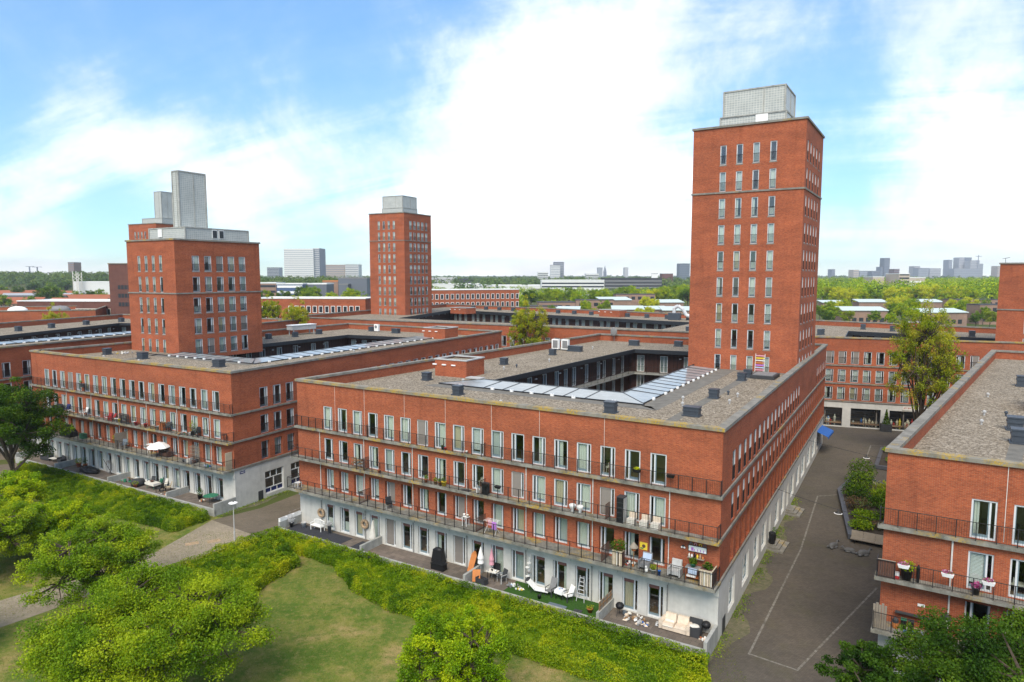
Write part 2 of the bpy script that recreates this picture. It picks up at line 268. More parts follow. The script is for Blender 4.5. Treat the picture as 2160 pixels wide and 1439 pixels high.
# ------------------------------------------------------------------ mesh helpers
class MB:
    def __init__(s): s.v = []; s.f = []; s.uv = []; s.smooth = False
    def face(s, pts, uvs=None):
        i = len(s.v); s.v += [tuple(p) for p in pts]; s.f.append(tuple(range(i, i+len(pts)))); s.uv.append(uvs)
    def box(s, x0, y0, z0, x1, y1, z1):
        p = [(x0,y0,z0),(x1,y0,z0),(x1,y1,z0),(x0,y1,z0),(x0,y0,z1),(x1,y0,z1),(x1,y1,z1),(x0,y1,z1)]
        s.hexa(p)
    def hexa(s, p):
        i = len(s.v); s.v += [tuple(q) for q in p]
        for f in ((0,3,2,1),(4,5,6,7),(0,1,5,4),(1,2,6,5),(2,3,7,6),(3,0,4,7)): s.f.append(tuple(i+k for k in f)); s.uv.append(None)
    def prism(s, poly, z0, z1):
        n = len(poly); i = len(s.v); s.v += [(x, y, z0) for x, y in poly]+[(x, y, z1) for x, y in poly]
        s.f.append(tuple(i+k for k in range(n))[::-1]); s.f.append(tuple(i+n+k for k in range(n))); s.uv += [None, None]
        for k in range(n): s.f.append((i+k, i+(k+1) % n, i+n+(k+1) % n, i+n+k)); s.uv.append(None)
    def ring(s, po, pi, z0, z1):          # closed band between two matching polygons
        n = len(po)
        for k in range(n):
            a, b, c, d = po[k], po[(k+1) % n], pi[(k+1) % n], pi[k]
            if z1 is None: s.face([(a[0],a[1],z0),(b[0],b[1],z0),(c[0],c[1],z0),(d[0],d[1],z0)])
            else: s.hexa([(a[0],a[1],z0),(b[0],b[1],z0),(c[0],c[1],z0),(d[0],d[1],z0),(a[0],a[1],z1),(b[0],b[1],z1),(c[0],c[1],z1),(d[0],d[1],z1)])
    def tube(s, p0, p1, r0, r1=None, n=6, caps=True):
        r1 = r0 if r1 is None else r1; p0 = Vector(p0); p1 = Vector(p1); d = (p1-p0).normalized()
        a = d.orthogonal().normalized(); b = d.cross(a); i = len(s.v)
        for p, r in ((p0, r0), (p1, r1)):
            for k in range(n): t = 2*math.pi*k/n; s.v.append(tuple(p+a*(r*math.cos(t))+b*(r*math.sin(t))))
        for k in range(n): s.f.append((i+k, i+(k+1) % n, i+n+(k+1) % n, i+n+k)); s.uv.append(None)
        if caps: s.f.append(tuple(i+k for k in range(n))[::-1]); s.f.append(tuple(i+n+k for k in range(n))); s.uv += [None, None]
    def lathe(s, prof, n=12, c=(0, 0), z=0):
        i = len(s.v)
        for r, h in prof:
            for k in range(n): t = 2*math.pi*k/n; s.v.append((c[0]+r*math.cos(t), c[1]+r*math.sin(t), z+h))
        for j in range(len(prof)-1):
            for k in range(n): s.f.append((i+j*n+k, i+j*n+(k+1) % n, i+(j+1)*n+(k+1) % n, i+(j+1)*n+k)); s.uv.append(None)
        s.f.append(tuple(i+k for k in range(n))[::-1]); s.f.append(tuple(i+(len(prof)-1)*n+k for k in range(n))); s.uv += [None, None]
    def ball(s, c, r, n=8, m=6, sq=(1, 1, 1), jit=0):
        i = len(s.v)
        for j in range(1, m):
            t = math.pi*j/m
            for k in range(n):
                p = 2*math.pi*k/n; q = 1+random.uniform(-jit, jit)
                s.v.append((c[0]+r*q*sq[0]*math.sin(t)*math.cos(p), c[1]+r*q*sq[1]*math.sin(t)*math.sin(p), c[2]+r*q*sq[2]*math.cos(t)))
        s.v += [(c[0], c[1], c[2]+r*sq[2]), (c[0], c[1], c[2]-r*sq[2])]; T = i+(m-1)*n
        for j in range(m-2):
            for k in range(n): s.f.append((i+j*n+k, i+(j+1)*n+k, i+(j+1)*n+(k+1) % n, i+j*n+(k+1) % n)); s.uv.append(None)
        for k in range(n): s.f.append((T, i+k, i+(k+1) % n)); s.f.append((T+1, i+(m-2)*n+(k+1) % n, i+(m-2)*n+k)); s.uv += [None, None]
    def mesh(s, name, mat):
        me = bpy.data.meshes.new(name); me.from_pydata(s.v, [], s.f)
        if any(u is not None for u in s.uv):
            l = me.uv_layers.new(name='UVMap'); arr = []
            for f, u in zip(s.f, s.uv): arr += [c for q in (u if u is not None else [(0, 0)]*len(f)) for c in q]
            l.data.foreach_set('uv', arr)
        me.materials.append(M[mat] if isinstance(mat, str) else mat)
        if s.smooth: me.shade_smooth()
        me.update(); return me
    def build(s, name, mat, parent=None, **k): return obj(name, s.mesh(name, mat), parent, **k)
def obj(name, me, parent=None, loc=None, rz=None, kind=None, label=None):
    o = bpy.data.objects.new(name, me); COL.objects.link(o)
    if parent is not None: o.parent = parent
    if loc is not None: o.location = loc
    if rz is not None: o.rotation_euler = (0, 0, rz)
    if kind: o['kind'] = kind
    if label: o['label'] = label
    return o
def thing(name, label, cat, loc=(0, 0, 0), rz=0., group=None):
    o = obj(name, None, None, loc, rz); o.empty_display_size = .3; o['label'] = label; o['category'] = cat
    if group: o['group'] = group
    return o
def tag(o, label, cat, group=None):
    o['label'] = label; o['category'] = cat
    if group: o['group'] = group
    return o
def copy_tree(o, parent=None):
    c = o.copy(); COL.objects.link(c); c.parent = parent
    for ch in o.children: copy_tree(ch, c)
    return c
def offset(poly, d):                       # grow (d>0) a counter-clockwise polygon
    n = len(poly); out = []
    for k in range(n):
        p0, p1, p2 = (np.array(poly[(k+j-1) % n], float) for j in range(3))
        a = (p1-p0)/np.linalg.norm(p1-p0); b = (p2-p1)/np.linalg.norm(p2-p1)
        na = np.array([a[1], -a[0]]); nb = np.array([b[1], -b[0]]); m = (na+nb)/(1+na@nb); out.append(tuple(p1+m*d))
    return out
def wall(mb, P, Q, z0, z1, holes=(), uo=0.):
    """sheet with openings (a,b,zb,zt,depth) and their reveals; outside lies right of P->Q"""
    P = np.array(P, float); Q = np.array(Q, float); Ln = np.linalg.norm(Q-P); e = (Q-P)/Ln; n = np.array([e[1], -e[0]])
    X = sorted({0., Ln, *[h[0] for h in holes], *[h[1] for h in holes]}); Z = sorted({z0, z1, *[h[2] for h in holes], *[h[3] for h in holes]})
    X = [x for x in X if -1e-6 <= x <= Ln+1e-6]; Z = [z for z in Z if z0-1e-6 <= z <= z1+1e-6]
    pt = lambda a, z, d=0.: (*(P+e*a-n*d), z)
    for j in range(len(Z)-1):
        run = None; zc = (Z[j]+Z[j+1])/2
        for i in range(len(X)-1):
            xc = (X[i]+X[i+1])/2; hole = any(h[0] < xc < h[1] and h[2] < zc < h[3] for h in holes)
            if not hole and run is None: run = X[i]
            if (hole or i == len(X)-2) and run is not None:
                b = X[i] if hole else X[i+1]
                mb.face([pt(run, Z[j]), pt(b, Z[j]), pt(b, Z[j+1]), pt(run, Z[j+1])], [(run+uo, Z[j]), (b+uo, Z[j]), (b+uo, Z[j+1]), (run+uo, Z[j+1])]); run = None
    for a, b, zb, zt, d in holes:
        if b < 0 or a > Ln: continue
        mb.face([pt(a,zb), pt(a,zb,d), pt(a,zt,d), pt(a,zt)], [(0,zb),(d,zb),(d,zt),(0,zt)]); mb.face([pt(b,zb,d), pt(b,zb), pt(b,zt), pt(b,zt,d)], [(0,zb),(d,zb),(d,zt),(0,zt)])
        mb.face([pt(a,zt,d), pt(b,zt,d), pt(b,zt), pt(a,zt)], [(a,0),(b,0),(b,d),(a,d)]); mb.face([pt(a,zb), pt(b,zb), pt(b,zb,d), pt(a,zb,d)], [(a,0),(b,0),(b,d),(a,d)])
    return e, n
# ------------------------------------------------------------------ windows (meshes shared by all copies)
WM = {}
def wmesh(key, fn, mat):
    if key not in WM:
        mb = MB(); fn(mb); WM[key] = mb.mesh(key[0], mat)
    return WM[key]
def f_frame(w, h, bars, t=.085, d=.10):
    def fn(mb):
        mb.box(0,-.03,0,t,d,h); mb.box(w-t,-.03,0,w,d,h); mb.box(t,-.03,h-t,w-t,d,h); mb.box(t,-.03,0,w-t,d,t)
        for x in bars: mb.box(x-.045,.005,t,x+.045,d,h-t)
    return fn
def f_sash(x0, x1, h, t=.055, b=.16):
    return lambda mb: (mb.box(x0,.03,.07,x0+t,.085,h-.07), mb.box(x1-t,.03,.07,x1,.085,h-.07), mb.box(x0+t,.03,h-.07-t,x1-t,.085,h-.07), mb.box(x0+t,.03,.07,x1-t,.085,.07+b))
def f_pane(w, h): return lambda mb: mb.face([(.05,.06,.05),(w-.05,.06,.05),(w-.05,.06,h-.05),(.05,.06,h-.05)])
def f_curtain(x0, x1, z0, z1, fold=.035, n=14):
    def fn(mb):
        for i in range(n):
            a = x0+(x1-x0)*i/n; b = x0+(x1-x0)*(i+1)/n; ya = .125+fold*math.sin(i*2.1); yb = .125+fold*math.sin((i+1)*2.1)
            mb.face([(a,ya,z0),(b,yb,z0),(b,yb,z1),(a,ya,z1)])
    return fn
CNT = [0]
def window(parent, P, e, n, a, zb, w, h, depth, style='door', mirror=False, dress='none', rail=False, sill=False, box=False, frame='frame', name='window'):
    P = np.array(P); p = P+e*a-n*depth; rz = math.atan2(e[1], e[0]); wk = round(w, 3); hk = round(h, 3)
    if style == 'door':
        nw = .30 if w > .9 else 0; bars = [w-nw] if not mirror else [nw]; wide = (.07, w-nw-.045) if not mirror else (nw+.045, w-.07)
        if not nw: bars = []; wide = (.07, w-.07)
    elif style == 'double': bars = [w/2]; wide = (.07, w-.07)
    elif style == 'narrow': bars = []; wide = (.06, w-.06)
    fr = obj(name, wmesh(('window', wk, hk, style, mirror, frame), f_frame(w, h, bars), frame), parent, (p[0], p[1], zb), rz)
    if style == 'double':
        def dbl(mb):
            for x0, x1 in ((.07, w/2-.045), (w/2+.045, w-.07)): f_sash(x0, x1, h, .05, .1)(mb); mb.box(x0+.05,.03,h*.42,x1-.05,.08,h*.42+.09)
        obj('sash', wmesh(('sash', wk, hk, 'd'), dbl, 'sash'), fr)
    else: obj('sash', wmesh(('sash', wk, hk, style, mirror), f_sash(*wide, h), 'sash'), fr)
    obj('pane', wmesh(('pane', wk, hk), f_pane(w, h), 'glass'), fr)
    x0, x1 = wide
    CNT[0] += 1
    if dress == 'full': cm = ('curtain', 'curtain', 'curtain_grey', 'curtain', 'curtain_beige', 'curtain', 'curtain_grey')[(CNT[0]*5) % 7]; obj('curtain', wmesh(('curtain', wk, hk, mirror, 'f', cm), f_curtain(x0, x1, .06, h-.08), cm), fr)
    elif dress == 'beige': obj('curtain', wmesh(('curtain', wk, hk, mirror, 'b'), f_curtain(x0, x1, .06, h-.08), 'curtain_beige'), fr)
    elif dress == 'half': obj('curtain', wmesh(('curtain', wk, hk, mirror, 'h'), f_curtain(x0, x0+(x1-x0)*.42, .06, h-.08, n=7), 'curtain'), fr)
    elif dress == 'halfr': obj('curtain', wmesh(('curtain', wk, hk, mirror, 'hr'), f_curtain(x1-(x1-x0)*.38, x1, .06, h-.08, n=7), 'curtain'), fr)
    elif dress == 'blind': obj('blind', wmesh(('blind', wk, hk, mirror), lambda mb: [mb.box(x0, .12, z, x1, .14, z+.055) for z in np.arange(.35, h-.1, .075)], 'blind'), fr)
    elif dress == 'lower': obj('curtain', wmesh(('curtain', wk, hk, mirror, 'l'), f_curtain(.07, w-.07, .06, h*.42, .02), 'curtain'), fr)
    elif dress == 'screen': obj('screen', wmesh(('screen', wk, hk, mirror), lambda mb: (mb.box(x0-.02, -.03, .04, x1+.02, -.012, h-.08), mb.box(x0-.04, -.06, h-.12, x1+.04, 0, h)), 'screen'), fr)
    elif dress == 'plant': obj('house_plant', WM['plant'], fr, (w*.5, .45, .05))
    elif dress == 'furn': obj('furniture', WM['furn'], fr, (w*.3, .7, .0))
    if rail:
        def rl(mb):
            mb.box(.02,-.06,.98,w-.02,-.025,1.02); mb.box(.02,-.06,.08,w-.02,-.025,.11)
            for x in np.arange(.05, w-.02, .1): mb.box(x-.008,-.052,.1,x+.008,-.034,1.0)
        obj('juliet_rail', wmesh(('juliet_rail', wk), rl, 'railing'), fr)
    if sill: obj('sill', wmesh(('sill', wk), lambda mb: mb.box(-.06, -.10, -.13, w+.06, .12, -.004), 'coping_plain'), fr)
    if box: obj('shutter_box', wmesh(('shutter_box', wk, hk, mirror), lambda mb: mb.box(x0, -.02, h-.32, x1, .03, h-.05), 'shutter_box'), fr)
    return fr
def _proto():
    mb = MB(); mb.lathe([(.11, 0), (.15, .28)], 8)
    for k in range(26):
        t = random.uniform(0, 6.3); r = random.uniform(.1, .42); z = random.uniform(.45, 1.3); c = Vector((r*math.cos(t), r*math.sin(t)*.6, z)); d = Vector((random.uniform(-1, 1), random.uniform(-1, 1), random.uniform(-.5, 1))).normalized(); a = d.orthogonal().normalized()*.07
        mb.face([c-d*.14, c+a, c+d*.14, c-a])
    WM['plant'] = mb.mesh('house_plant', 'leaf_mid')
    mb = MB(); mb.box(-.25, 0, .38, .6, .5, .46)
    for x in (-.22, .55):
        for y in (.04, .44): mb.box(x, y, 0, x+.04, y+.04, .38)
    mb.box(-.1, .1, .46, .12, .3, .72); WM['furn'] = mb.mesh('furniture', 'offwhite')
_proto()
DRESS = ['full', 'full', 'none', 'half', 'halfr', 'none', 'full', 'blind', 'furn', 'beige', 'plant', 'none', 'lower']
def railing(parent, pts, z, h=1.0, post=.92, posts=True, name='railing'):
    mb = MB(); pp = []
    for i in range(len(pts)-1):
        a = np.array(pts[i], float); b = np.array(pts[i+1], float); L = np.linalg.norm(b-a); e = (b-a)/L
        mb.tube((*a, z+h), (*b, z+h), .022, n=4); mb.tube((*a, z+.09), (*b, z+.09), .016, n=4)
        for s in np.arange(.06, L, .115): q = a+e*s; mb.tube((*q, z+.09), (*q, z+h), .0075, n=3, caps=False)
        k = max(1, round(L/post)); pp += [a+e*L*j/k for j in range(k+(i == len(pts)-2))]
    r = mb.build(name, 'railing', parent)
    if posts:
        me = wmesh(('post', round(h, 2)), lambda m: m.box(-.02, -.02, -.02, .02, .02, h+.012), 'railing')
        for q in pp: obj('post', me, r, (q[0], q[1], z))
    return r
# ------------------------------------------------------------------ perimeter block
Z3, Z2, Z1, ZT = 9.93, 7.08, 4.25, 14.1
class Block:
    def __init__(s, label, org, e, poly, court=None, roof=13.2, base='concrete_pale', cornice='coping', lichen_edges=(0,)):
        s.e = np.array(e)/np.hypot(*e); s.org = np.array(org); s.poly = poly; s.court = court; s.R = roof
        s.t = thing('apartment_block', label, 'apartment building', (org[0], org[1], 0), math.atan2(s.e[1], s.e[0]))
        s.holes = {i: [] for i in range(4)}; s.win = []; s.skip_base = set()
    def edge(s, i): return np.array(s.poly[i], float), np.array(s.poly[(i+1) % 4], float)
    def add_window(s, i, a, zb, w, h, depth, **k): s.holes[i].append((a, a+w, zb, zb+h, depth)); s.win.append((i, a, zb, w, h, depth, k))
    def finish(s, z_base=Z1-.25, coping_lichen=True, floors=True):
        t = s.t
        for i in range(4):
            P, Q = s.edge(i); mb = MB()
            e, n = wall(mb, P, Q, z_base, ZT, [h for h in s.holes[i] if h[3] > z_base], i*13.7)
            w = mb.build('brick_wall', 'brick', t)
            mb = MB(); wall(mb, P, Q, -.3, z_base, [h for h in s.holes[i] if h[3] <= z_base], i*7.); mb.build('base_wall', 'concrete_pale', t)
            for (j, a, zb, ww, hh, d, k) in s.win:
                if j == i: window(t, P, e, n, a, zb, ww, hh, d, **k)
        # parapet back, coping, gravel
        pi = offset(s.poly, -.36); mb = MB()
        for i in range(4): wall(mb, pi[(i+1) % 4], pi[i], s.R-.02, ZT, (), 3.*i)
        mb.build('parapet_wall', 'brick', t)
        po = offset(s.poly, .13); pj = offset(s.poly, -.46)
        for i in range(4):
            mb = MB(); a, b, c, d = po[i], po[(i+1) % 4], pj[(i+1) % 4], pj[i]
            mb.hexa([(*p, z) for z in (ZT, ZT+.22) for p in (a, b, c, d)]); mb.build('coping', 'coping' if (coping_lichen and i == 0) else 'coping_plain', t)
        pr = offset(s.poly, -.1)
        mb = MB()
        if s.court: mb.ring(pr, s.court, s.R, None)
        else: mb.face([(*p, s.R) for p in pr])
        s.roof = mb.build('gravel_roof', 'gravel', t)
        if floors:
            mb = MB(); q = offset(s.poly, -.45); q2 = offset(s.poly, -4.2)
            for z in (.5, Z1-.25, Z2-.25, Z3-.25): mb.ring(q, q2, z, z+.22)
            mb.build('floor', 'interior_floor', t)
            mb = MB()
            for i in range(4): wall(mb, q2[i], q2[(i+1) % 4], 0, s.R-.3)
            mb.ring(q, q2, s.R-.35, s.R-.3)
            # cross walls between the flats
            for i in (0, 1):
                P, Q = np.array(q[i]), np.array(q[(i+1) % 4]); L = np.linalg.norm(Q-P); e = (Q-P)/L; n = np.array([e[1], -e[0]])
                for a in np.arange(2.55, L-2, 3.68): c = P+e*a; dd = c-n*3.7; mb.hexa([(*p, z) for z in (.5, s.R-.35) for p in (c, c+e*.12, dd+e*.12, dd)])
            mb.build('inner_wall', 'interior', t)
    def slab(s, i, depth, ztop, th=.21, ext=(0., 0.), mat='slab', name='balcony_slab'):
        P, Q = s.edge(i); L = np.linalg.norm(Q-P); e = (Q-P)/L; n = np.array([e[1], -e[0]])
        a = P-e*ext[0]-n*.02; b = Q+e*ext[1]-n*.02; mb = MB()
        mb.hexa([(*p, z) for z in (ztop-th, ztop) for p in (a+n*depth, b+n*depth, b, a)]); return mb.build(name, mat, s.t)
    def loc(s, i, a, fwd, z):           # point on the facade in this block's own frame
        P, Q = s.edge(i); e = (Q-P)/np.linalg.norm(Q-P); n = np.array([e[1], -e[0]]); p = P+e*a+n*fwd; return (p[0], p[1], z)
    def world(s, u, v, z=0.): n = np.array([-s.e[1], s.e[0]]); p = s.org+s.e*u+n*v; return (p[0], p[1], z)
    def vent(s, u, v, sx=.7, sy=.7, h=.8, rz=0.):
        sx *= .9; sy *= .9; h *= .88; mb = MB(); mb.box(-sx/2-.1, -sy/2-.1, 0, sx/2+.1, sy/2+.1, .1); mb.box(-sx/2, -sy/2, .1, sx/2, sy/2, h*.55); mb.box(-sx/2-.05, -sy/2-.05, h*.55, sx/2+.05, sy/2+.05, h*.68); mb.box(-sx/2-.01, -sy/2-.01, h*.68, sx/2+.01, sy/2+.01, h*.9); mb.box(-sx/2-.06, -sy/2-.06, h*.9, sx/2+.06, sy/2+.06, h)
        return obj('roof_vent', mb.mesh('roof_vent', 'vent'), s.roof, (u, v, s.R), rz)
    def cowl(s, u, v, dark=False):
        mb = MB(); mb.lathe([(.06, 0), (.06, .25), (.13, .27), (.12, .36), (.03, .42)], 8)
        return obj('roof_pipe', wmesh(('roof_pipe', dark), lambda m: m.lathe([(.07, 0), (.07, .22), (.14, .24), (.13, .34), (.03, .42)], 8), 'vent' if dark else 'grey_light'), s.roof, (u, v, s.R))
    def strip(s, pts, name='roof_path'):
        mb = MB(); mb.face([(x, y, s.R+.012) for x, y in pts]); return mb.build(name, 'roof_tile', s.roof)
    def red_box(s, u, v, sx, sy, h, rz=0.):
        c, sn = math.cos(rz), math.sin(rz); q = [(u+x*c-y*sn, v+x*sn+y*c) for x, y in ((-sx/2,-sy/2),(sx/2,-sy/2),(sx/2,sy/2),(-sx/2,sy/2))]
        mb = MB()
        for i in range(4): wall(mb, q[i], q[(i+1) % 4], s.R, s.R+h)
        b = mb.build('stair_head', 'brick', s.roof)
        mb = MB(); mb.ring(offset(q, .06), offset(q, -.28), s.R+h, s.R+h+.12); mb.build('rim', 'grey_light', b)
        mb = MB(); mb.face([(*p, s.R+h-.15) for p in offset(q, -.1)]); mb.build('top', 'gravel', b)
        for k in range(3): mb = MB(); mb.box(-.25, -.12, 0, .25, .12, .12); obj('lamp_bracket', mb.mesh('lamp_bracket', 'white'), b, (q[0][0]*(1-.3*k)+q[1][0]*.3*k, q[0][1]*(1-.3*k)+q[1][1]*.3*k, s.R+h*.68), rz)
    def courtyard(s, wins, set_back=1.3, skylights=(), zg=9.78, open_edges=(0, 1, 2, 3), rail=True, band=.5):
        t = s.t; c = s.court; wp = offset(c, set_back); ct = obj('courtyard', None, t); ct.empty_display_size = .1
        mb = MB(); mb.ring(offset(c, .04), offset(c, -.06), s.R-band, s.R+.05); mb.build('eave', 'zinc_dark', ct)
        mb = MB(); mb.ring(wp, offset(c, .03), s.R-.52, s.R-.46); mb.build('soffit', 'zinc_dark', ct)
        mb = MB(); mb.face([(*p, 1.0) for p in wp]); mb.build('floor', 'roof_tile', ct)
        for z in (zg, zg-2.9): mb = MB(); mb.ring(offset(c, set_back-.01), offset(c, .0), z-.2, z); mb.build('gallery', 'concrete', ct)
        for i in range(4):
            Q, P = np.array(wp[i], float), np.array(wp[(i+1) % 4], float)     # reversed: faces the court
            hs = []; L = np.linalg.norm(Q-P); e = (Q-P)/L; n = np.array([e[1], -e[0]])
            for a in wins.get(i, []):
                for z, ok in ((zg+.05, True), (zg-2.85, True)):
                    hs.append((a, a+1.1, z, z+2.42, .08))
            mb = MB(); wall(mb, P, Q, .9, s.R-.4, hs, 5.*i); mb.build('timber_wall', 'court_wood', ct)
            mb = MB(); wall(mb, P-n*.6, Q-n*.6, .9, s.R-.4); mb.build('inner_wall', 'interior', ct)
            for j, (a, b, zb, ztp, d) in enumerate(hs):
                window(ct, P, e, n, a, zb, 1.1, 2.42, .08, style='double', dress=['full', 'none', 'full', 'half'][(j*7+i) % 4], frame='frame_white', name='gallery_window')
            for a in np.arange(1.9, L-1, 5.6):
                q = P+e*a+n*.02; obj('wall_lamp', wmesh(('wall_lamp',), lambda m: m.box(-.14, -.14, 0, .14, .02, .12), 'white'), ct, (q[0], q[1], zg+2.1), math.atan2(e[1], e[0]))
        if rail:
            p = offset(c, -.02)
            for i in open_edges: railing(ct, [p[(i+1) % 4], p[i]], zg, 1.0, 1.9, name='gallery_railing')
        for (i, wd, pitch, z_low, z_high, a0, a1) in skylights:
            P, Q = np.array(c[i], float), np.array(c[(i+1) % 4], float); L = np.linalg.norm(Q-P); e = (Q-P)/L; n = np.array([e[1], -e[0]])
            sk = obj('skylight', None, ct); sk.empty_display_size = .1; k = max(1, round((L-a0-a1)/pitch))
            fl = MB()
            for j in range(k):
                x0 = a0+(L-a0-a1)*j/k; x1 = a0+(L-a0-a1)*(j+1)/k
                o0 = x0-(wd if j == 0 and a0 <= 0 else 0); o1 = x1+(wd if j == k-1 and a1 <= 0 else 0)
                mb = MB(); g = .035
                A, B = P+e*(o0+g)+n*wd, P+e*(o1-g)+n*wd; C, D = P+e*(x1-g), P+e*(x0+g); jt = .012*((j*37) % 5-2)
                mb.hexa([(*A, s.R+z_low), (*B, s.R+z_low), (*C, s.R+z_high), (*D, s.R+z_high), (*A, s.R+z_low+.03), (*B, s.R+z_low+.03), (*C, s.R+z_high+.03+jt), (*D, s.R+z_high+.03)])
                mb.build('glass_panel', 'roof_glass', sk)
                fl.tube((*(P+e*o0+n*wd), s.R+z_low+.03), (*(P+e*x0), s.R+z_high+.03), .05, n=4)
                q = P+e*((o0+o1)/2)+n*(wd+.12); obj('clip', wmesh(('clip',), lambda m: (m.box(-.16, -.1, 0, .16, .1, .10), m.box(-.16, -.1, .1, -.06, .1, .2), m.box(.06, -.1, .1, .16, .1, .2)), 'white'), sk, (q[0], q[1], s.R+.02), math.atan2(e[1], e[0]))
            fl.tube((*P, s.R+z_high), (*Q, s.R+z_high), .09, n=4); fl.tube((*(P-e*wd+n*wd), s.R+z_low), (*(Q+e*(0 if a1 > 0 else wd)+n*wd), s.R+z_low), .06, n=4)
            fl.build('frame', 'zinc_dark', sk)
def tower(label, org, e, w, d, z0, z1, rows_front, rows_side, band, wf, ws, z_top_row, nrows, pitch=2.945, pav=None, side_left=None, drf=None, cols_front=None, cols_side=None, group=None):
    """free-standing volume rising from a block; local origin at its front-left corner"""
    e = np.array(e)/np.hypot(*e); t = thing('apartment_tower', label, 'tower', (org[0], org[1], z0), math.atan2(e[1], e[0]), group)
    H = z1-z0; P = [(0, 0), (w, 0), (w, d), (0, d)]; rnd = random.Random(int(w*100+d*10+z1))
    for i in range(4):
        hs = []; ww, cols = ((wf, cols_front) if i == 0 else (ws, cols_side)) if i < 2 else (0, [])
        for r in range(nrows):
            zt = z_top_row-r*pitch-z0
            for c in cols: hs.append((c, c+ww, zt-2.15, zt, .09))
        mb = MB(); ee, n = wall(mb, P[i], P[(i+1) % 4], -1.0, H, hs, 9.*i); mb.build('brick_wall', 'brick', t)
        for k, (a, b, zb, zt, dd) in enumerate(hs):
            if zt < -.6: continue
            dr = drf(k, len(cols)) if drf else rnd.choice(['full', 'full', 'half', 'blind', 'none', 'lower', 'full', 'screen' if ww > .9 else 'full'])
            window(t, P[i], ee, n, a, zb, ww, 2.15, .09, style='door' if ww > .9 else 'narrow', mirror=(k % 3 == 0), dress=dr, rail=True, sill=(zb+z0 > band+.5 or zb+z0 < band-.5))
    mb = MB(); po = offset(P, .14); mb.ring(po, offset(P, -.4), H, H+.22); mb.build('coping', 'coping_plain', t)
    mb = MB(); mb.ring(offset(P, .1), offset(P, -.05), band-z0-.12, band-z0+.06); mb.build('string_course', 'coping_plain', t)
    mb = MB(); mb.face([(*p, H-.6) for p in offset(P, -.05)]); mb.build('gravel_roof', 'gravel', t)
    mb = MB(); q = offset(P, -.5); q2 = offset(P, -3.2)
    for r in range(nrows+1): mb.ring(q, q2, z_top_row-r*pitch-2.4-z0, z_top_row-r*pitch-2.2-z0)
    for i in range(4): wall(mb, q2[i], q2[(i+1) % 4], -1, H-.7)
    for i in (0, 1):
        A, B = np.array(q[i]), np.array(q[(i+1) % 4]); L = np.linalg.norm(B-A); u = (B-A)/L; n = np.array([u[1], -u[0]])
        for a in np.arange(3.2, L, 3.6): c = A+u*a; dd = c-n*2.6; mb.hexa([(*p, z) for z in (-1, H-.7) for p in (c, c+u*.12, dd+u*.12, dd)])
    mb.build('floor', 'interior', t)
    if pav: pav(t, H)
    return t
def gb_box(parent, x0, y0, z0, x1, y1, z1, name='glass_block_box', trim=True):
    mb = MB(); P = [(x0, y0), (x1, y0), (x1, y1), (x0, y1)]
    for i in range(4): wall(mb, P[i], P[(i+1) % 4], z0, z1, (), i*3.1)
    mb.face([(*p, z1-.05) for p in P], [(0, 0)]*4)
    b = mb.build(name, 'glass_block', parent); mb = MB(); mb.ring(offset(P, .07), offset(P, -.1), z1-.1, z1+.06)
    for (x, y) in P: mb.box(x-.09, y-.09, z0, x+.09, y+.09, z1-.1)
    if trim:
        m = x0+(x1-x0)*.66; mb.box(m-.06, y0-.05, z0, m+.06, y0+.02, z1-.1); m = y0+(y1-y0)*.55; mb.box(x1-.02, m-.06, z0, x1+.05, m+.06, z1-.1)
    mb.build('trim', 'concrete', b); return b
# ------------------------------------------------------------------ ground
def sheet(name, pts, z, mat, parent=None, kind='structure'):
    mb = MB(); mb.face([(x, y, z) for x, y in pts]); return mb.build(name, mat, parent, kind=kind)
sheet('ground', [(-9000, -300), (9000, -300), (9000, 12000), (-9000, 12000)], 0.0, 'terrain')
# streets between the blocks
sheet('street', [(10.7, 37.2), (22, 20), (60, 20), (60, 60), (74, 98), (49, 109), (44, 102), (13.0, 41.9)], .008, 'street_brick')
sheet('square', [(20, 105), (95, 60), (95, 112), (38, 135), (20, 118)], .004, 'street_brick')
sheet('side_street', [(-24.9, 61.9), (-29.5, 65.1), (-26, 68.5), (5, 128), (16, 120), (-21.0, 64.5), (-21.6, 59.5)], .008, 'street_tan')
sheet('path', [(-24.9, 61.9), (-29.5, 65.1), (-31, 57.2), (-36, 50.7), (-42, 43.5), (-50, 36), (-47, 33.5), (-38, 40.5), (-33.3, 46.8), (-28.8, 54.4), (-26.0, 57.3), (-22.6, 60.6)], .012, 'path_pale')
sheet('left_street', [(-62.5, 86), (-70.5, 82), (-95, 60), (-80, 55), (-56, 82)], .010, 'street_tan')
sheet('left_alley', [(-62.3, 88), (-71.5, 86), (-50, 140), (-34, 140)], .006, 'street_tan')
sheet('lawn', [(-60, 10), (30, 10), (13.6, 41), (-20, 61.5), (-29, 66), (-62, 84), (-90, 60)], .004, 'lawn')
# painted lines in the street
def line(pts, w=.14, z=.014, name='line_marking'):
    for a, b in zip(pts[:-1], pts[1:]):
        a = np.array(a); b = np.array(b); d = (b-a)/np.linalg.norm(b-a); n = np.array([-d[1], d[0]])*w/2; a = a-d*w/2; b = b+d*w/2
        sheet(name, [tuple(a-n), tuple(b-n), tuple(b+n), tuple(a+n)], z, 'line_paint')
line([(33.3, 72.4), (25.36, 57.9), (15.07, 41.28)]); line([(15.2, 41.2), (17.39, 39.5)]); line([(17.5, 39.6), (28.1, 50.5)], z=.017); line([(33.4, 72.4), (35.9, 72.9)], z=.017)
line([(38.2, 74.2), (50.7, 94.6)]); line([(50.9, 94.6), (55.3, 94.6)], z=.017); line([(-22.6, 67.4), (-17.5, 77)]); line([(-22.6, 67.2), (-21.5, 66.4)], z=.017)
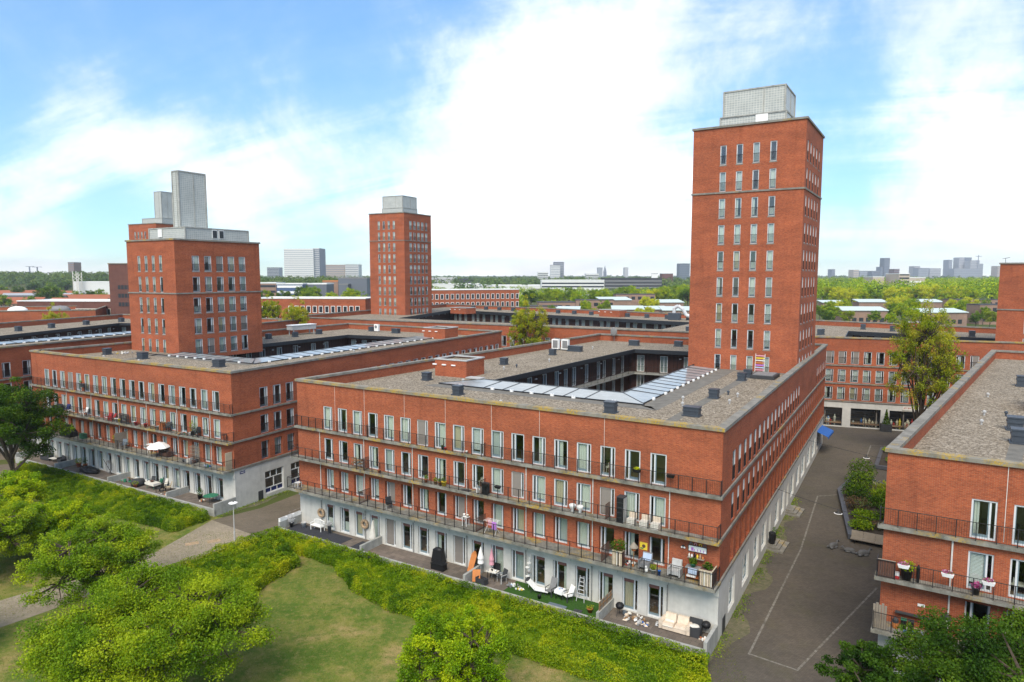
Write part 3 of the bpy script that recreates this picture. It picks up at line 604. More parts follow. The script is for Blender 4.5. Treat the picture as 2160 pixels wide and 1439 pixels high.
# ------------------------------------------------------------------ block M (centre)
ME = (.85039, -.52615); MO = (-20.17, 63.28)
m = Block('centre red brick courtyard block with glass-edged courtyard and balconied front', MO, ME, [(0, 0), (39.48, 0), (37.83, 61.43), (3.21, 60.75)], [(12.2, 13.4), (27.1, 13.4), (26.4, 52.), (13.6, 50.2)])
R = random.Random(3)
ROW3 = 'full halfr full none full full screen full full blind full none halfr half full furn none none'.split()
ROW2 = 'none none half half full none none half none furn full screen full full full screen full full'.split()
ROW1 = 'blind blind blind blind screen none half none screen none full full full full full none half none'.split()
ROW0 = 'lower lower full full screen furn furn half screen none full full none halfr none half full none'.split()
MIR3 = '010010010001010011'; MIR2 = '010100111100101001'; MIR1 = '110111101101010110'; MIR0 = '010000000011110100'
for k in range(18):
    a = 3.43+1.838*k
    m.add_window(0, a, Z3+.02, 1.14, 2.14, .07, mirror=MIR3[k] == '1', dress=ROW3[k]); m.add_window(0, a, Z2+.04, 1.14, 2.02, .10, mirror=MIR2[k] == '1', dress=ROW2[k])
    m.add_window(0, a, Z1+.04, 1.14, 1.98, .30, mirror=MIR1[k] == '1', dress=ROW1[k]); m.add_window(0, a-.03, .60, 1.16, 2.34, .16, mirror=MIR0[k] == '1', dress=ROW0[k], box=True)
L1m = np.hypot(39.48-37.83, 61.43)
for k in range(32):
    a = 2.95+1.84*k
    if not 35.5 < a < 49.3: m.add_window(1, a, Z3+.08, 1.12, 2.14, .10, mirror=k % 2 == 0, rail=True, dress=R.choice(['full', 'none', 'full', 'half']))
    m.add_window(1, a, Z2+.14, 1.12, 2.0, .14, mirror=k % 3 == 0, rail=True, dress=R.choice(['full', 'none', 'full', 'half'])); m.add_window(1, a, Z1+.12, 1.12, 1.96, .34, mirror=k % 2 == 0, rail=True, dress=R.choice(['full', 'none', 'half']))
for a, w in ((2.9, 2.0), (7.4, 2.4), (11.6, 2.2), (15.0, 2.2), (21.6, 2.2), (25.2, 2.0), (31.2, 2.4), (35.4, 2.2), (39, 3.2), (44, 3.4), (49, 3.4), (54, 3.6)):
    m.add_window(1, a, .75, w, 2.2, .16, style='double', dress=R.choice(['lower', 'full', 'none']), frame='frame_white', name='shop_window')
for a in (18.3, 28.5): m.add_window(1, a, .62, 1.1, 2.3, .2, style='door', mirror=True, dress='none', name='front_door', frame='sash')
m.finish()
m.slab(0, .34, Z3, ext=(.16, .14)); m.slab(0, .84, Z2, ext=(.16, .14)); m.slab(0, 1.45, Z1, .22, ext=(.16, .14))
for z in (Z3, Z2, Z1): m.slab(1, .13, z, .2, mat='coping_plain', name='string_course'); m.slab(3, .13, z, .2, mat='coping_plain', name='string_course')
for fwd, z in ((.28, Z3), (.78, Z2), (1.39, Z1)):
    railing(m.t, [(-.08, -.02), (-.08, -fwd), (39.5, -fwd), (39.5, -.02)], z)
    for a in (6.8+2.2, 18.9+2.4, 31.6+.2):
        mb = MB(); dd_ = max(.22, fwd-.05); mb.box(-.015, 0, 0, .015, dd_, .04); mb.box(-.015, 0, 1.01, .015, dd_, 1.05); mb.box(-.015, 0, .04, .015, .04, 1.01)
        for y_ in np.arange(.09, dd_, .075): mb.box(-.008, y_, .04, .008, y_+.022, 1.01)
        obj('balcony_screen', mb.mesh('balcony_screen', 'wood_dark'), m.t, (a, -fwd+.02, z+.06))
# concrete beam over the terrace, joints, downpipes
mb = MB(); mb.box(-.05, -.10, 3.22, 39.53, 0, Z1-.225); mb.build('concrete_beam', 'concrete_pale', m.t)
for a in np.arange(3.1, 39, 3.676):
    mb = MB(); mb.box(a-.012, -.106, 3.24, a+.012, -.02, Z1-.24); mb.build('joint', 'charcoal', m.t)
for k, a in enumerate((2.95, 8.45, 13.96, 19.5, 25.0, 30.5, 36.1)):
    for z0, z1, mt in ((Z2, Z3-.21, 'pipe'), (Z1, Z2-.21, 'pipe'), (.55, 3.2, 'pipe_grey')):
        mb = MB(); y = -.06 if z0 > 3 else -.09; mb.tube((a, y, z0), (a, y, z1), .035, n=6)
        for f in (.3, .75): mb.tube((a, y, z0+(z1-z0)*f), (a, y, z0+(z1-z0)*f+.06), .05, n=6)
        mb.build('downpipe', mt, m.t)
for a in (4.95, 8.55, 13.1, 17.4, 21.85, 26.1, 31.3):
    mb = MB(); mb.box(a-.012, -.004, Z3+.1 if a > 4 else 5, a+.012, .02, ZT-.01); mb.build('expansion_joint', 'pipe', m.t)
# terrace in front
def terrace(b, L, divs, fl='terrace_slab', fw=2.35):
    t = b.t; mb = MB(); mb.box(-.02, -fw, -.3, L, -.01, .55); te = mb.build('terrace', fl, t)
    mb = MB(); mb.box(-.1, -fw-.22, -.3, L+.06, -fw, .74); mb.build('terrace_wall', 'concrete', te)
    for a, h in [(-.1, 1.3), (L-.16, 1.3)]+[(d, 1.25) for d in divs]:
        mb = MB(); mb.box(a, -fw-.215, -.3, a+.22, -.03, h); mb.build('end_wall' if a < 0 or a > L-1 else 'divider_wall', 'concrete', te)
    return te
te = terrace(m, 39.46, (10.15, 20.9, 32.0))
mb = MB(); mb.box(.3, -2.2, .551, 7.3, -.5, .572); mb.build('deck', 'deck_dark', te); mb = MB(); mb.box(8.5, -2.2, .551, 10, -.5, .572); mb.build('deck', 'deck_dark', te)
mb = MB(); mb.box(24.2, -2.3, .551, 31.9, -.05, .575); mb.build('artificial_turf', 'turf', te)
# roof furniture
m.courtyard({3: [0.3+a for a in (1.6, 3.0, 5.2, 7.4, 11.0, 14.3, 17.2, 19.4, 21.6, 25.0, 28.5, 30.2, 33.3, 36.2)], 2: [1.2, 4.6, 8.0, 10.0, 12.2, 14.0], 0: [2, 5, 8, 11], 1: [3, 8, 13, 18, 23]}, 1.3, skylights=((0, 3.3, 2.0, .08, .28, 0, 0), (1, 2.95, 1.72, .08, .28, 0, 17.2)))
m.strip([(8.2, 8.6), (32.0, 8.6), (31.0, 10.0), (8.8, 10.0)]); m.strip([(30.2, 9.9), (32.0, 8.7), (31.6, 35.6), (29.9, 35.6)]); m.strip([(33.9, .8), (34.7, .8), (34.2, 35.6), (33.4, 35.6)])
mb = MB(); wall(mb, (36.9, .5), (36.4, 36), 13.2, 13.21); mb.box(29.8, 34.9, 13.2, 37.2, 35.7, 13.23); mb.build('roof_path', 'roof_tile', m.roof)
for u, v, sx, sy, h in ((6.35, 11.4, .8, .8, .95), (14.2, 6.1, .8, .8, 1.0), (6.5, 26, .8, .8, .95), (29.2, 5.9, .9, .8, 1.05), (35, 8.1, 1.3, .8, .85), (34.35, 16.6, .8, .8, .95), (34.0, 28.2, .8, .8, .95), (34, 30.9, .8, .8, .95), (6.8, 37.8, .8, .8, .95), (7.4, 43.4, 2.2, .9, .9), (11.5, 55.4, 1.6, .9, .95), (17.75, 57.6, 1.2, .9, .95)): m.vent(u, v, sx, sy, h)
for u, v, d in ((20, 4.2, 0), (24.5, 3.6, 0), (9, 22, 0), (9.2, 24.5, 1), (10, 31, 0), (36.2, 14.6, 0), (36, 18.2, 0), (35, 18.9, 1), (33.2, 11.4, 0), (32.4, 14, 0), (8.2, 47.5, 0), (10.5, 12, 0)): m.cowl(u, v, d)
m.red_box(6.9, 16.4, 4.0, 3.6, 1.75, .05)
mb = MB(); mb.box(-.9, -.5, 0, .9, .5, .12); obj('roof_hatch', mb.mesh('roof_hatch', 'grey_light'), m.roof, (10.2, 14.6, 13.28))
# street side: canopy, plaques, steps
for a in (18.85, 29.05):
    st = thing('entrance_steps', 'concrete entrance steps %s' % ('with a black bin on the narrow street' if a < 20 else 'farther along the narrow street, without a bin'), 'steps', m.world(*m.loc(1, a, 0, 0)[:2]), m.t.rotation_euler[2]+math.pi/2-.027, 'entrance steps along the street')
    for k in range(3): mb = MB(); mb.box(-.85-.26*k, -.75-.36*k, -.1, .85+.26*k, -.02, .48-.16*k); mb.build('step', 'coping_plain', st)
mb = MB(); mb.box(38.3, -.006+1.35, .2, 39.6, 1.4, 1.4)
# worn, mossy strips of sand and grass at the foot of the street walls
def verge_one(bk, a0, a1, w0, seed):
    rr = random.Random(seed); mb = MB(); ps = []
    for a in np.arange(a0, a1, .8): ps.append((bk.world(*bk.loc(1, a, .0, 0)[:2], .0135), bk.world(*bk.loc(1, a, max(.12, w0*(.55+.5*math.sin(a*.7)+.45*rr.random())), 0)[:2], .0135)))
    for (p0, q0), (p1, q1) in zip(ps[:-1], ps[1:]): mb.face([p0, q0, q1, p1])
    mb.build('verge', 'verge_mix', kind='structure')
verge_one(m, -2.3, 34, 1.1, 4)
# ------------------------------------------------------------------ tower on block M
def pav1(t, H):
    p = obj('roof_pavilion', None, t, (2.3, 3.8, H-.6)); gb_box(p, -.3, -.15, 0, 7.0, 6.3, 2.5, 'plinth', False); gb_box(p, 0, 0, 2.5, 6.8, 5.9, 5.4)
    mb = MB(); mb.box(3.7, -.24, 1.35, 5.05, -.17, 2.4); mb.build('window', 'frame_white', p)
    mb = MB(); mb.box(-.35, -.22, 2.38, 7.05, -.12, 2.5); mb.build('sill', 'bluegrey', p)
org = m.world(25.98, 35.95)
tower('tall red brick tower rising from the centre block, right of centre', org[:2], ME, 12.05, 12.4, 13.2, 40.4, 9, 9, 33.25, .70, .95, 38.45, 9, pav=pav1, cols_front=[3.08+1.79*k for k in range(4)], cols_side=[1.1+2.05*k for k in range(5)])
# ------------------------------------------------------------------ block L (left) and its short tower
LE = (.86568, -.5006); LO = (-62.34, 87.87)
b = Block('left red brick courtyard block with a short tower and three balcony rows', LO, LE, [(0, 0), (39.25, 0), (36.83, 57.2), (.23, 57.97)], [(11.0, 13.2), (26.8, 13.2), (25.4, 48.), (10.9, 46.6)])
for k in range(19):
    a = 3.05+1.838*k; dr = lambda: R.choice(['full', 'full', 'half', 'none', 'halfr', 'full', 'none', 'screen' if R.random() < .35 else 'full'])
    b.add_window(0, a, Z3+.02, 1.14, 2.14, .07, mirror=R.random() < .5, dress=dr()); b.add_window(0, a, Z2+.04, 1.14, 2.02, .10, mirror=R.random() < .5, dress=dr())
    b.add_window(0, a, Z1+.04, 1.14, 1.98, .30, mirror=R.random() < .5, dress=dr()); b.add_window(0, a, .60, 1.16, 2.34, .16, mirror=True, dress=dr(), box=True)
for k in range(29):
    a = 3.55+1.84*k; b.add_window(1, a, Z3+.08, 1.12, 2.12, .07, mirror=k % 3 == 1, rail=True, dress=R.choice(['none', 'half', 'none', 'plant']))
    if k < 9: b.add_window(1, a, Z2+.1, 1.12, 2.0, .1, mirror=k % 2 == 1, rail=True, dress=R.choice(['none', 'half', 'none'])); b.add_window(1, a, Z1+.1, 1.12, 1.96, .3, mirror=k % 2 == 0, rail=True, dress=R.choice(['none', 'full', 'none']))
for a in (3.9, 7.6, 11.4): b.holes[1].append((a, a+2.62, .45, 2.92, .14))
b.finish()
def shop_window(bk, i, a, w, zb, zt, depth):
    P, Q = bk.edge(i); e = (Q-P)/np.linalg.norm(Q-P); n = np.array([e[1], -e[0]]); p = P+e*a-n*depth; rz = math.atan2(e[1], e[0]); h = zt-zb
    def fr(mb):
        f_frame(w, h, [])(mb); mb.box(.07, 0, h*.66, w-.07, .1, h*.66+.08); mb.box(.07, 0, h*.22, w-.07, .1, h*.22+.08); mb.box(w/2-.04, 0, h*.25, w/2+.04, .1, h*.66)
        for x in (w/3, 2*w/3): mb.box(x-.035, 0, h*.7, x+.035, .1, h-.07); mb.box(x-.035, 0, .07, x+.035, .1, h*.22)
    f = obj('shop_window', wmesh(('shop_window', round(w, 2), round(h, 2)), fr, 'frame_white'), bk.t, (p[0], p[1], zb), rz)
    obj('pane', wmesh(('pane', round(w, 2), round(h, 2), 's'), lambda mb: mb.face([(.05, .055, h*.24), (w-.05, .055, h*.24), (w-.05, .055, h-.05), (.05, .055, h-.05)]), 'glass'), f); obj('panel', wmesh(('panel', round(w, 2)), lambda mb: mb.box(.05, .05, .05, w-.05, .06, h*.24), 'sign_blue'), f)
for a in (3.9, 7.6, 11.4): shop_window(b, 1, a, 2.62, .45, 2.92, .14)
b.slab(0, .34, Z3, ext=(.16, .14)); b.slab(0, .84, Z2, ext=(.16, .14)); b.slab(0, 1.45, Z1, .22, ext=(.16, .14))
for z in (Z3, Z2, Z1): b.slab(1, .13, z, .2, mat='coping_plain', name='string_course')
for fwd, z in ((.28, Z3), (.78, Z2), (1.39, Z1)): railing(b.t, [(-.08, -.02), (-.08, -fwd), (39.27, -fwd), (39.27, -.02)], z)
mb = MB(); mb.box(-.05, -.10, 3.22, 39.3, 0, Z1-.225); mb.build('concrete_beam', 'concrete_pale', b.t)
for a in (2.6, 8.1, 13.6, 19.2, 24.7, 30.2, 35.75):
    for z0, z1, mt in ((Z2, Z3-.21, 'pipe'), (Z1, Z2-.21, 'pipe'), (.55, 3.2, 'pipe_grey')): mb = MB(); mb.tube((a, -.06 if z0 > 3 else -.09, z0), (a, -.06 if z0 > 3 else -.09, z1), .035, n=6); mb.build('downpipe', mt, b.t)
terrace(b, 39.23, (9.4, 20.6, 31.4)); verge_one(b, -2.4, 16, .8, 6)
p = b.loc(1, 2.9, .0, 0); mb = MB(); mb.box(0, -.02, 0, .66, .02, 1.05); obj('service_door', mb.mesh('service_door', 'charcoal'), b.t, (p[0], p[1], -.02), math.pi/2+.04)
p = b.loc(1, .62, .0, 3.52); mb = MB(); mb.box(0, -.02, 0, .66, .01, .26); sg = obj('street_sign', mb.mesh('street_sign', 'sign_blue'), b.t, p, math.pi/2+.04)
mb = MB()
for k in range(7): mb.box(.08+.07*k, -.024, .09, .13+.07*k, -.0205, .17)
obj('lettering', mb.mesh('lettering', 'white'), sg)
b.courtyard({3: [1.5, 4.2, 7.4, 10.8, 13.6, 16.2, 19.6, 23, 27, 30], 2: [.8, 3.2, 5.4, 8.6, 11], 0: [2, 6, 10], 1: [2, 6, 10]}, 1.3, skylights=((0, 2.6, 1.75, .08, .2, 1.3, 0), (1, 2.9, 1.95, .08, .28, 0, 0)))
for u, v, sx in ((4, 7.5, .9), (12.75, 7.1, 1.3), (28, 7, 1.4), (5, 45.3, .9), (5.7, 39, .7), (4.6, 34.2, .7), (9.1, 55, 1.2), (15.9, 53.9, 1.6)): b.vent(u, v, sx, .9, 1.0)
for u, v in ((16, 4.6), (22, 3.6), (8, 4.8), (30, 4), (31.5, 26), (32, 36)): b.cowl(u, v)
b.red_box(28.6, 50.6, 4.4, 4.0, 1.75, .02); b.strip([(10, 9.6), (29.9, 9.6), (29.6, 10.6), (10, 10.6)]); b.strip([(13, 1.0), (14, 1.0), (10, 12), (8.8, 12)])
def pav3(t, H):
    p = obj('roof_pavilion', None, t, (0, 0, H-.5)); gb_box(p, 2.4, 2.0, 0, 10.6, 12.4, 2.35, 'plinth', False); ch = gb_box(p, 5.3, 4.0, 2.35, 6.7, 8.3, 10.5, 'shaft')
    for x, y, sx, sy in ((4.6, 1.93, .9, .08),):
        mb = MB(); mb.box(x, y-.05, 1.1, x+sx, y+.02, 2.2); mb.build('window', 'frame_white', p)
    for y in (6.2, 7.3): mb = MB(); mb.box(10.58, y, 1.0, 10.66, y+.85, 2.2); mb.build('window', 'frame_white', p); mb = MB(); mb.box(10.6, y+.08, 1.05, 10.675, y+.77, 2.1); mb.build('pane', 'window_dark', p)
org = b.world(.98, 12.75)
tower('short red brick tower with a tall pale glass-block shaft on its roof', org[:2], LE, 11.0, 14.0, 13.2, 28.7, 5, 5, 21.5, .70, 1.15, 26.65, 5, pitch=2.91, pav=pav3, cols_front=[2.45+1.66*k for k in range(4)], cols_side=[2.55+1.92*k for k in range(5)])
# ------------------------------------------------------------------ block R (right foreground)
RE = (.84266, -.53845); RO = (21.15, 37.62)
r = Block('right foreground red brick block with a gravel roof and flower boxes', RO, RE, [(0, 0), (40, 0), (47, 64), (7.6, 65)], None)
for k in range(16):
    a = 4.03+1.838*k; d3 = ['half', 'halfr', 'none', 'full'][k % 4]
    r.add_window(0, a, Z3+.06, 1.14, 2.14, .07, mirror=False, dress=d3); r.add_window(0, a, Z2+.06, 1.14, 2.1, .10, mirror=k % 2 == 1, dress=['blind', 'furn', 'none', 'full'][k % 4]); r.add_window(0, a, Z1+.06, 1.14, 2.1, .3, mirror=True, dress='none')
r.finish(floors=True)
r.slab(0, .34, Z3, ext=(.3, .1)); r.slab(0, .84, Z2, ext=(.3, .1)); r.slab(0, 1.45, Z1, .22, ext=(.3, .1))
for z in (Z3, Z2, Z1): r.slab(3, .13, z, .2, mat='coping_plain', name='string_course')
for fwd, z in ((.28, Z3), (.78, Z2), (1.39, Z1)): railing(r.t, [(-.2, -.02), (-.2, -fwd), (16, -fwd)], z)
for a in (3.3, 8.8): 
    for z0, z1 in ((Z2, Z3-.21), (Z1, Z2-.21)): mb = MB(); mb.tube((a, -.07, z0), (a, -.07, z1), .045, n=6); mb.build('downpipe', 'pipe', r.t)
mb = MB(); mb.box(5.5, -.004, Z3+.1, 5.53, .02, ZT-.01); mb.build('expansion_joint', 'pipe', r.t)
mb = MB(); mb.box(1.85, -.02, 5.55, 2.2, .01, 5.7); mb.build('wall_plate', 'white', r.t)
mb = MB(); mb.box(.0, -2.0, -.2, 16, -1.75, 3.9); 
terrace(r, 30, (9,))
for u, v, sx, sy, h in ((6.8, 15.4, 1.0, 1.0, 1.1), (6.8, 10.9, 1.1, 1.0, 1.1), (8.9, 39, 1.0, 1.0, 1.2)): r.vent(u, v, sx, sy, h)
r.red_box(10.2, 25.5, 3.4, 4.4, 1.9, 0)
for u, v, d in ((5.2, 20.3, 0), (6.6, 20.8, 1), (4.9, 16.2, 0), (5.8, 30, 0)): r.cowl(u, v, d)
r.strip([(5.2, .6), (6.0, .6), (7.4, 14), (6.6, 14)])
# ------------------------------------------------------------------ block J (back right, shops on the square)
JE = (.936, -.351); JO = (48.6, 107.8)
j = Block('back right red brick block with dark shop fronts facing the square', JO, JE, [(-9, 0), (44, 0), (40, 28), (-6, 47)], [(5.0, 12.5), (30, 9), (29, 18.8), (7.0, 27.6)])
for k in range(22):
    a = 9+3.02+1.77*(k-3)
    if a < 1: continue
    for z, h in ((Z3+.15, 2.0), (Z2+.12, 2.0), (Z1+.14, 2.0)): j.add_window(0, a, z, 1.12, h, .09, mirror=R.random() < .5, rail=True, dress=R.choice(['none', 'none', 'screen', 'half']) if z > 9 else R.choice(['full', 'full', 'half', 'blind']))
SHOPS = [(9+a, w) for a, w in ((-1.2, 5.1), (5.1, 4.2), (10.5, 4.2), (15.9, 4.2), (21.3, 4.2))]
for a, w in SHOPS: j.holes[0].append((a, a+w, .12, 3.1, .5))
j.finish()
for z in (Z3, Z2, Z1): j.slab(0, .13, z, .2, mat='coping_plain', name='string_course')
def shop(bk, a, w, seed):
    rr = random.Random(seed); P, Q = bk.edge(0); e = (Q-P)/np.linalg.norm(Q-P); n = np.array([e[1], -e[0]]); p = P+e*a-n*.42; rz = math.atan2(e[1], e[0])
    s = obj('shop_front', None, bk.t, (p[0], p[1], .12), rz)
    mb = MB(); f_frame(w, 2.98, [w*.5], .06)(mb); mb.box(.06, 0, 2.45, w-.06, .1, 2.55); mb.build('frame', 'charcoal', s); mb = MB(); mb.face([(.05, .045, .05), (w-.05, .045, .05), (w-.05, .045, 2.95), (.05, .045, 2.95)]); mb.build('pane', 'glass', s)
    mb = MB(); mb.box(-.2, 1.9, 0, w+.2, 1.95, 2.98); mb.box(-.2, .06, -.02, w+.2, 1.95, .02); mb.build('back_wall', 'charcoal', s)
    for k in range(int(w*2.6)):
        x = rr.uniform(.3, w-.3); y = rr.uniform(.2, .6); hh = rr.uniform(.8, 1.75); mb = MB(); mb.lathe([(.10, 0), (.16, hh*.2), (.13, hh*.45), (.2, hh*.75), (.07, hh*.86), (.10, hh*.93), (.04, hh)], 8, (x, y), .02)
        mb.build('display_figure', rr.choice(['offwhite', 'white', 'beige', 'bluegrey', 'red', 'grey_light', 'beige', 'blue', 'yellow']), s)
    mb = MB()
    for z in (.9, 1.5): mb.box(.2, 1.5, z, w-.2, 1.8, z+.05)
    mb.build('shelf', 'wood_grey', s)
for q, (a, w) in enumerate(SHOPS): shop(j, a, w, q+11)
p = j.loc(0, 9+12.2, .03, 3.28)
mb = MB(); mb.box(0, -.05, 0, 2.3, 0, .62); sg = obj('shop_sign', mb.mesh('shop_sign', 'offwhite'), j.t, p)
mb = MB(); 
for k in range(9): mb.box(.2+.2*k, -.056, .28+.05*(k % 3), .34+.2*k, -.051, .42+.03*(k % 2))
obj('lettering', mb.mesh('lettering', 'red'), sg); p = j.loc(0, 9+14.7, .03, 3.3); mb = MB(); mb.box(0, -.05, 0, .9, 0, .55); obj('shop_sign', mb.mesh('shop_sign', 'white'), j.t, p)
j.courtyard({2: [1, 3.6, 6, 8.6, 11, 13.4, 16, 18.6, 21]}, 1.3, rail=False, zg=9.9, band=.75)
for u, v, sx in ((1.7, 17.4, .8), (1.2, 16.5, .8), (10.2, 33.4, .9), (14.9, 30.2, .9), (26, 22, .9)): j.vent(u, v, sx, .8, 1.2)
j.red_box(19.5, 28.6, 4.6, 3.4, 1.9, -.4)
def pav4(t, H): mb = MB(); mb.tube((.6, .6, H), (.6, .6, H+.9), .03); mb.tube((.2, .6, H+.8), (1.1, .6, H+1.0), .03); mb.build('aerial', 'charcoal', t); gb_box(t, 5, 5, H-.5, 14, 14, H+2.2, 'pavilion', False)
tower('red brick tower cut off by the right edge of the picture', (73.3, 103.1), (.80, -.60), 13, 12, 13.2, 25.6, 4, 4, 18.85, 1.05, 1.05, 23.4, 4, pav=pav4, cols_front=[3.35+1.85*k for k in range(4)], cols_side=[2+2*k for k in range(4)])
# ------------------------------------------------------------------ block K (back centre, long) and its tower
KE = (.8875, -.4608); KO = (-52.71, 160.29)
k_ = Block('long back red brick block with a row of white gallery windows', KO, KE, [(0, 0), (97, 0), (95.5, 50), (-5.6, 76.6)], [(17, 20), (84.5, 16), (86.5, 38.2), (6.6, 61)])
for k in range(24): k_.add_window(0, 49.4+1.9*k, Z3+.1, 1.14, 2.1, .09, mirror=k % 2 == 0, dress=R.choice(['none', 'full', 'half']), rail=True)
for q in range(12): k_.add_window(0, 49.4+1.9*q, Z2+.1, 1.14, 2.1, .09, mirror=q % 2 == 1, dress='none', rail=True)
k_.finish(coping_lichen=False)
kw = []; x = 2.2
for q in range(30): kw += [x]; x += (2.05, 2.6, 3.3)[q % 3]
k_.courtyard({2: [a for a in kw if a < 79], 3: [2, 4.4, 7, 9.5, 12.5], 1: [3, 7]}, 1.4, zg=9.9, band=.8)
for q in range(14): k_.vent(10+5.6*q, 71.5-5.6*q*.295-3, 1.1, .9, 1.1)
k_.red_box(62, 52, 6.4, 3.2, 1.7, -.28); k_.red_box(20, 46, 6, 4, 1.6, -.2); k_.vent(91, 12, 1.2, 1, 1.2)
dz = obj('exhaust_duct', None, k_.roof, (80, 45.6, 13.2)); mb = MB(); mb.box(-1.6, -.8, 0, 1.2, .8, 1.7); mb.build('plenum', 'vent', dz)
mb = MB(); pts = [(-.4, 0, 1.6), (-.3, 0, 2.9), (.6, 0, 3.4), (1.8, 0, 2.6), (2.6, 0, 1.2), (3.8, 0, .9), (4.6, 0, 1.5)]
for a, c in zip(pts[:-1], pts[1:]): mb.tube(a, c, .42, n=8)
mb.build('duct', 'aluminium', dz)
def pav2(t, H): p = obj('roof_pavilion', None, t, (0, 0, H-.5)); gb_box(p, 2.6, 2.6, 0, 9.4, 9.2, 2.2, 'plinth', False); gb_box(p, 2.7, 2.7, 2.2, 9.3, 9.1, 5.4)
o2 = k_.world(-1.0, 31.6)
tower('distant red brick tower left of centre with a pale glass-block pavilion', o2[:2], KE, 11.7, 12.6, 13.2, 40.4, 9, 9, 33.2, .72, 1.1, 38.4, 9, pav=pav2, cols_front=[2.9+1.68*q for q in range(4)], cols_side=[2.3+1.85*q for q in range(5)])
# ------------------------------------------------------------------ block Q (far left)
QE = (.93, -.368); QO = (-113, 100.4)
def ql(x, y): d = np.array([x, y])-np.array(QO); e = np.array(QE)/np.hypot(*QE); return (float(d@e), float(d@np.array([-e[1], e[0]])))
q = Block('left edge red brick block with dark courtyard, half hidden by the short tower', QO, QE, [ql(-113, 100.4), ql(-72.2, 83.6), ql(-47, 150), ql(-97.2, 170.2)], [ql(-92, 107.5), ql(-80.5, 106), ql(-62, 148), ql(-88.3, 153)])
for n_, a in enumerate((16.3, 19.0, 21.6, 24.5)):
    for z in (Z3, Z2, Z1): q.add_window(1, a-7.6, z+.1, 1.14, 2.1, .08, mirror=n_ % 2 == 0, dress='none', rail=True)
q.finish(coping_lichen=False)
for z in (Z3, Z2, Z1): q.slab(1, .13, z, .2, mat='coping_plain', name='string_course')
q.courtyard({3: [1.5+3.1*n_ for n_ in range(15)], 2: [1, 4, 7, 11]}, 1.3, skylights=((0, 2.2, 1.5, .08, .2, 0, 0), (1, 2.0, 1.9, .1, .35, 0, 0)), rail=False)
for n_, (x, y) in enumerate(((-92.5, 148), (-94, 139), (-95, 131), (-90, 157))): q.vent(*ql(x, y), 1.1, .9, 1.1)
q.red_box(*ql(-62.5, 121), 4.4, 3.8, 1.6)
# rear neighbour of block Q
q2 = Block('low red brick block behind the left courtyard block with roof plant', (-165, 176), (.95, .31), [(0, 0), (50.5, 0), (47, 30), (0, 30)])
q2.finish(coping_lichen=False, floors=False)
# ------------------------------------------------------------------ foliage
def leaves(name, C, size, mat, up=.4, extra=None, nrm=None, asp=.55, tone=None, tri=False):
    """one mesh of leaf-shaped faces at the points C (n,3)"""
    C = np.asarray(C, np.float32); n = len(C); sz = np.broadcast_to(np.asarray(size, np.float32), (n,))*RNG.uniform(.7, 1.35, n)
    N = RNG.normal(size=(n, 3)); N[:, 2] = np.abs(N[:, 2])+up
    if nrm is not None: N = N*.6+nrm*1.1
    N /= np.linalg.norm(N, axis=1)[:, None]; T = np.cross(N, RNG.normal(size=(n, 3))); T /= np.linalg.norm(T, axis=1)[:, None]+1e-9; B = np.cross(N, T)
    V = np.stack([C-T*sz[:, None]*.5, C+B*sz[:, None]*asp*.5+N*sz[:, None]*.08, C+T*sz[:, None]*.5, C-B*sz[:, None]*asp*.5+N*sz[:, None]*.08], 1).reshape(-1, 3)
    if tri: V = V.reshape(n, 4, 3)[:, [0, 1, 3]].reshape(-1, 3)
    K = 3 if tri else 4; F = np.arange(n*K, dtype=np.int32); r = np.repeat(RNG.uniform(0, 1, n) if tone is None else np.clip(.5*RNG.uniform(0, 1, n)+tone-.25, 0, 1), K)
    nv = n*K; loops = F; starts = np.arange(0, n*K, K, dtype=np.int32); tot = np.full(n, K, np.int32)
    if extra is not None:
        ev, ef = extra; k = len(ev); V = np.concatenate([V, np.asarray(ev, np.float32)]); r = np.concatenate([r, np.full(k, .35)])
        el = np.array([i+nv for f in ef for i in f], np.int32); es = np.cumsum([0]+[len(f) for f in ef[:-1]]).astype(np.int32)+len(loops); et = np.array([len(f) for f in ef], np.int32)
        loops = np.concatenate([loops, el]); starts = np.concatenate([starts, es]); tot = np.concatenate([tot, et])
    me = bpy.data.meshes.new(name); me.vertices.add(len(V)); me.vertices.foreach_set('co', V.astype(np.float32).ravel())
    me.loops.add(len(loops)); me.loops.foreach_set('vertex_index', loops); me.polygons.add(len(starts)); me.polygons.foreach_set('loop_start', starts); me.polygons.foreach_set('loop_total', tot)
    at_ = me.attributes.new('rnd', 'FLOAT', 'POINT'); at_.data.foreach_set('value', r.astype(np.float32)); me.materials.append(M[mat]); me.update(calc_edges=True); me.validate(); return me
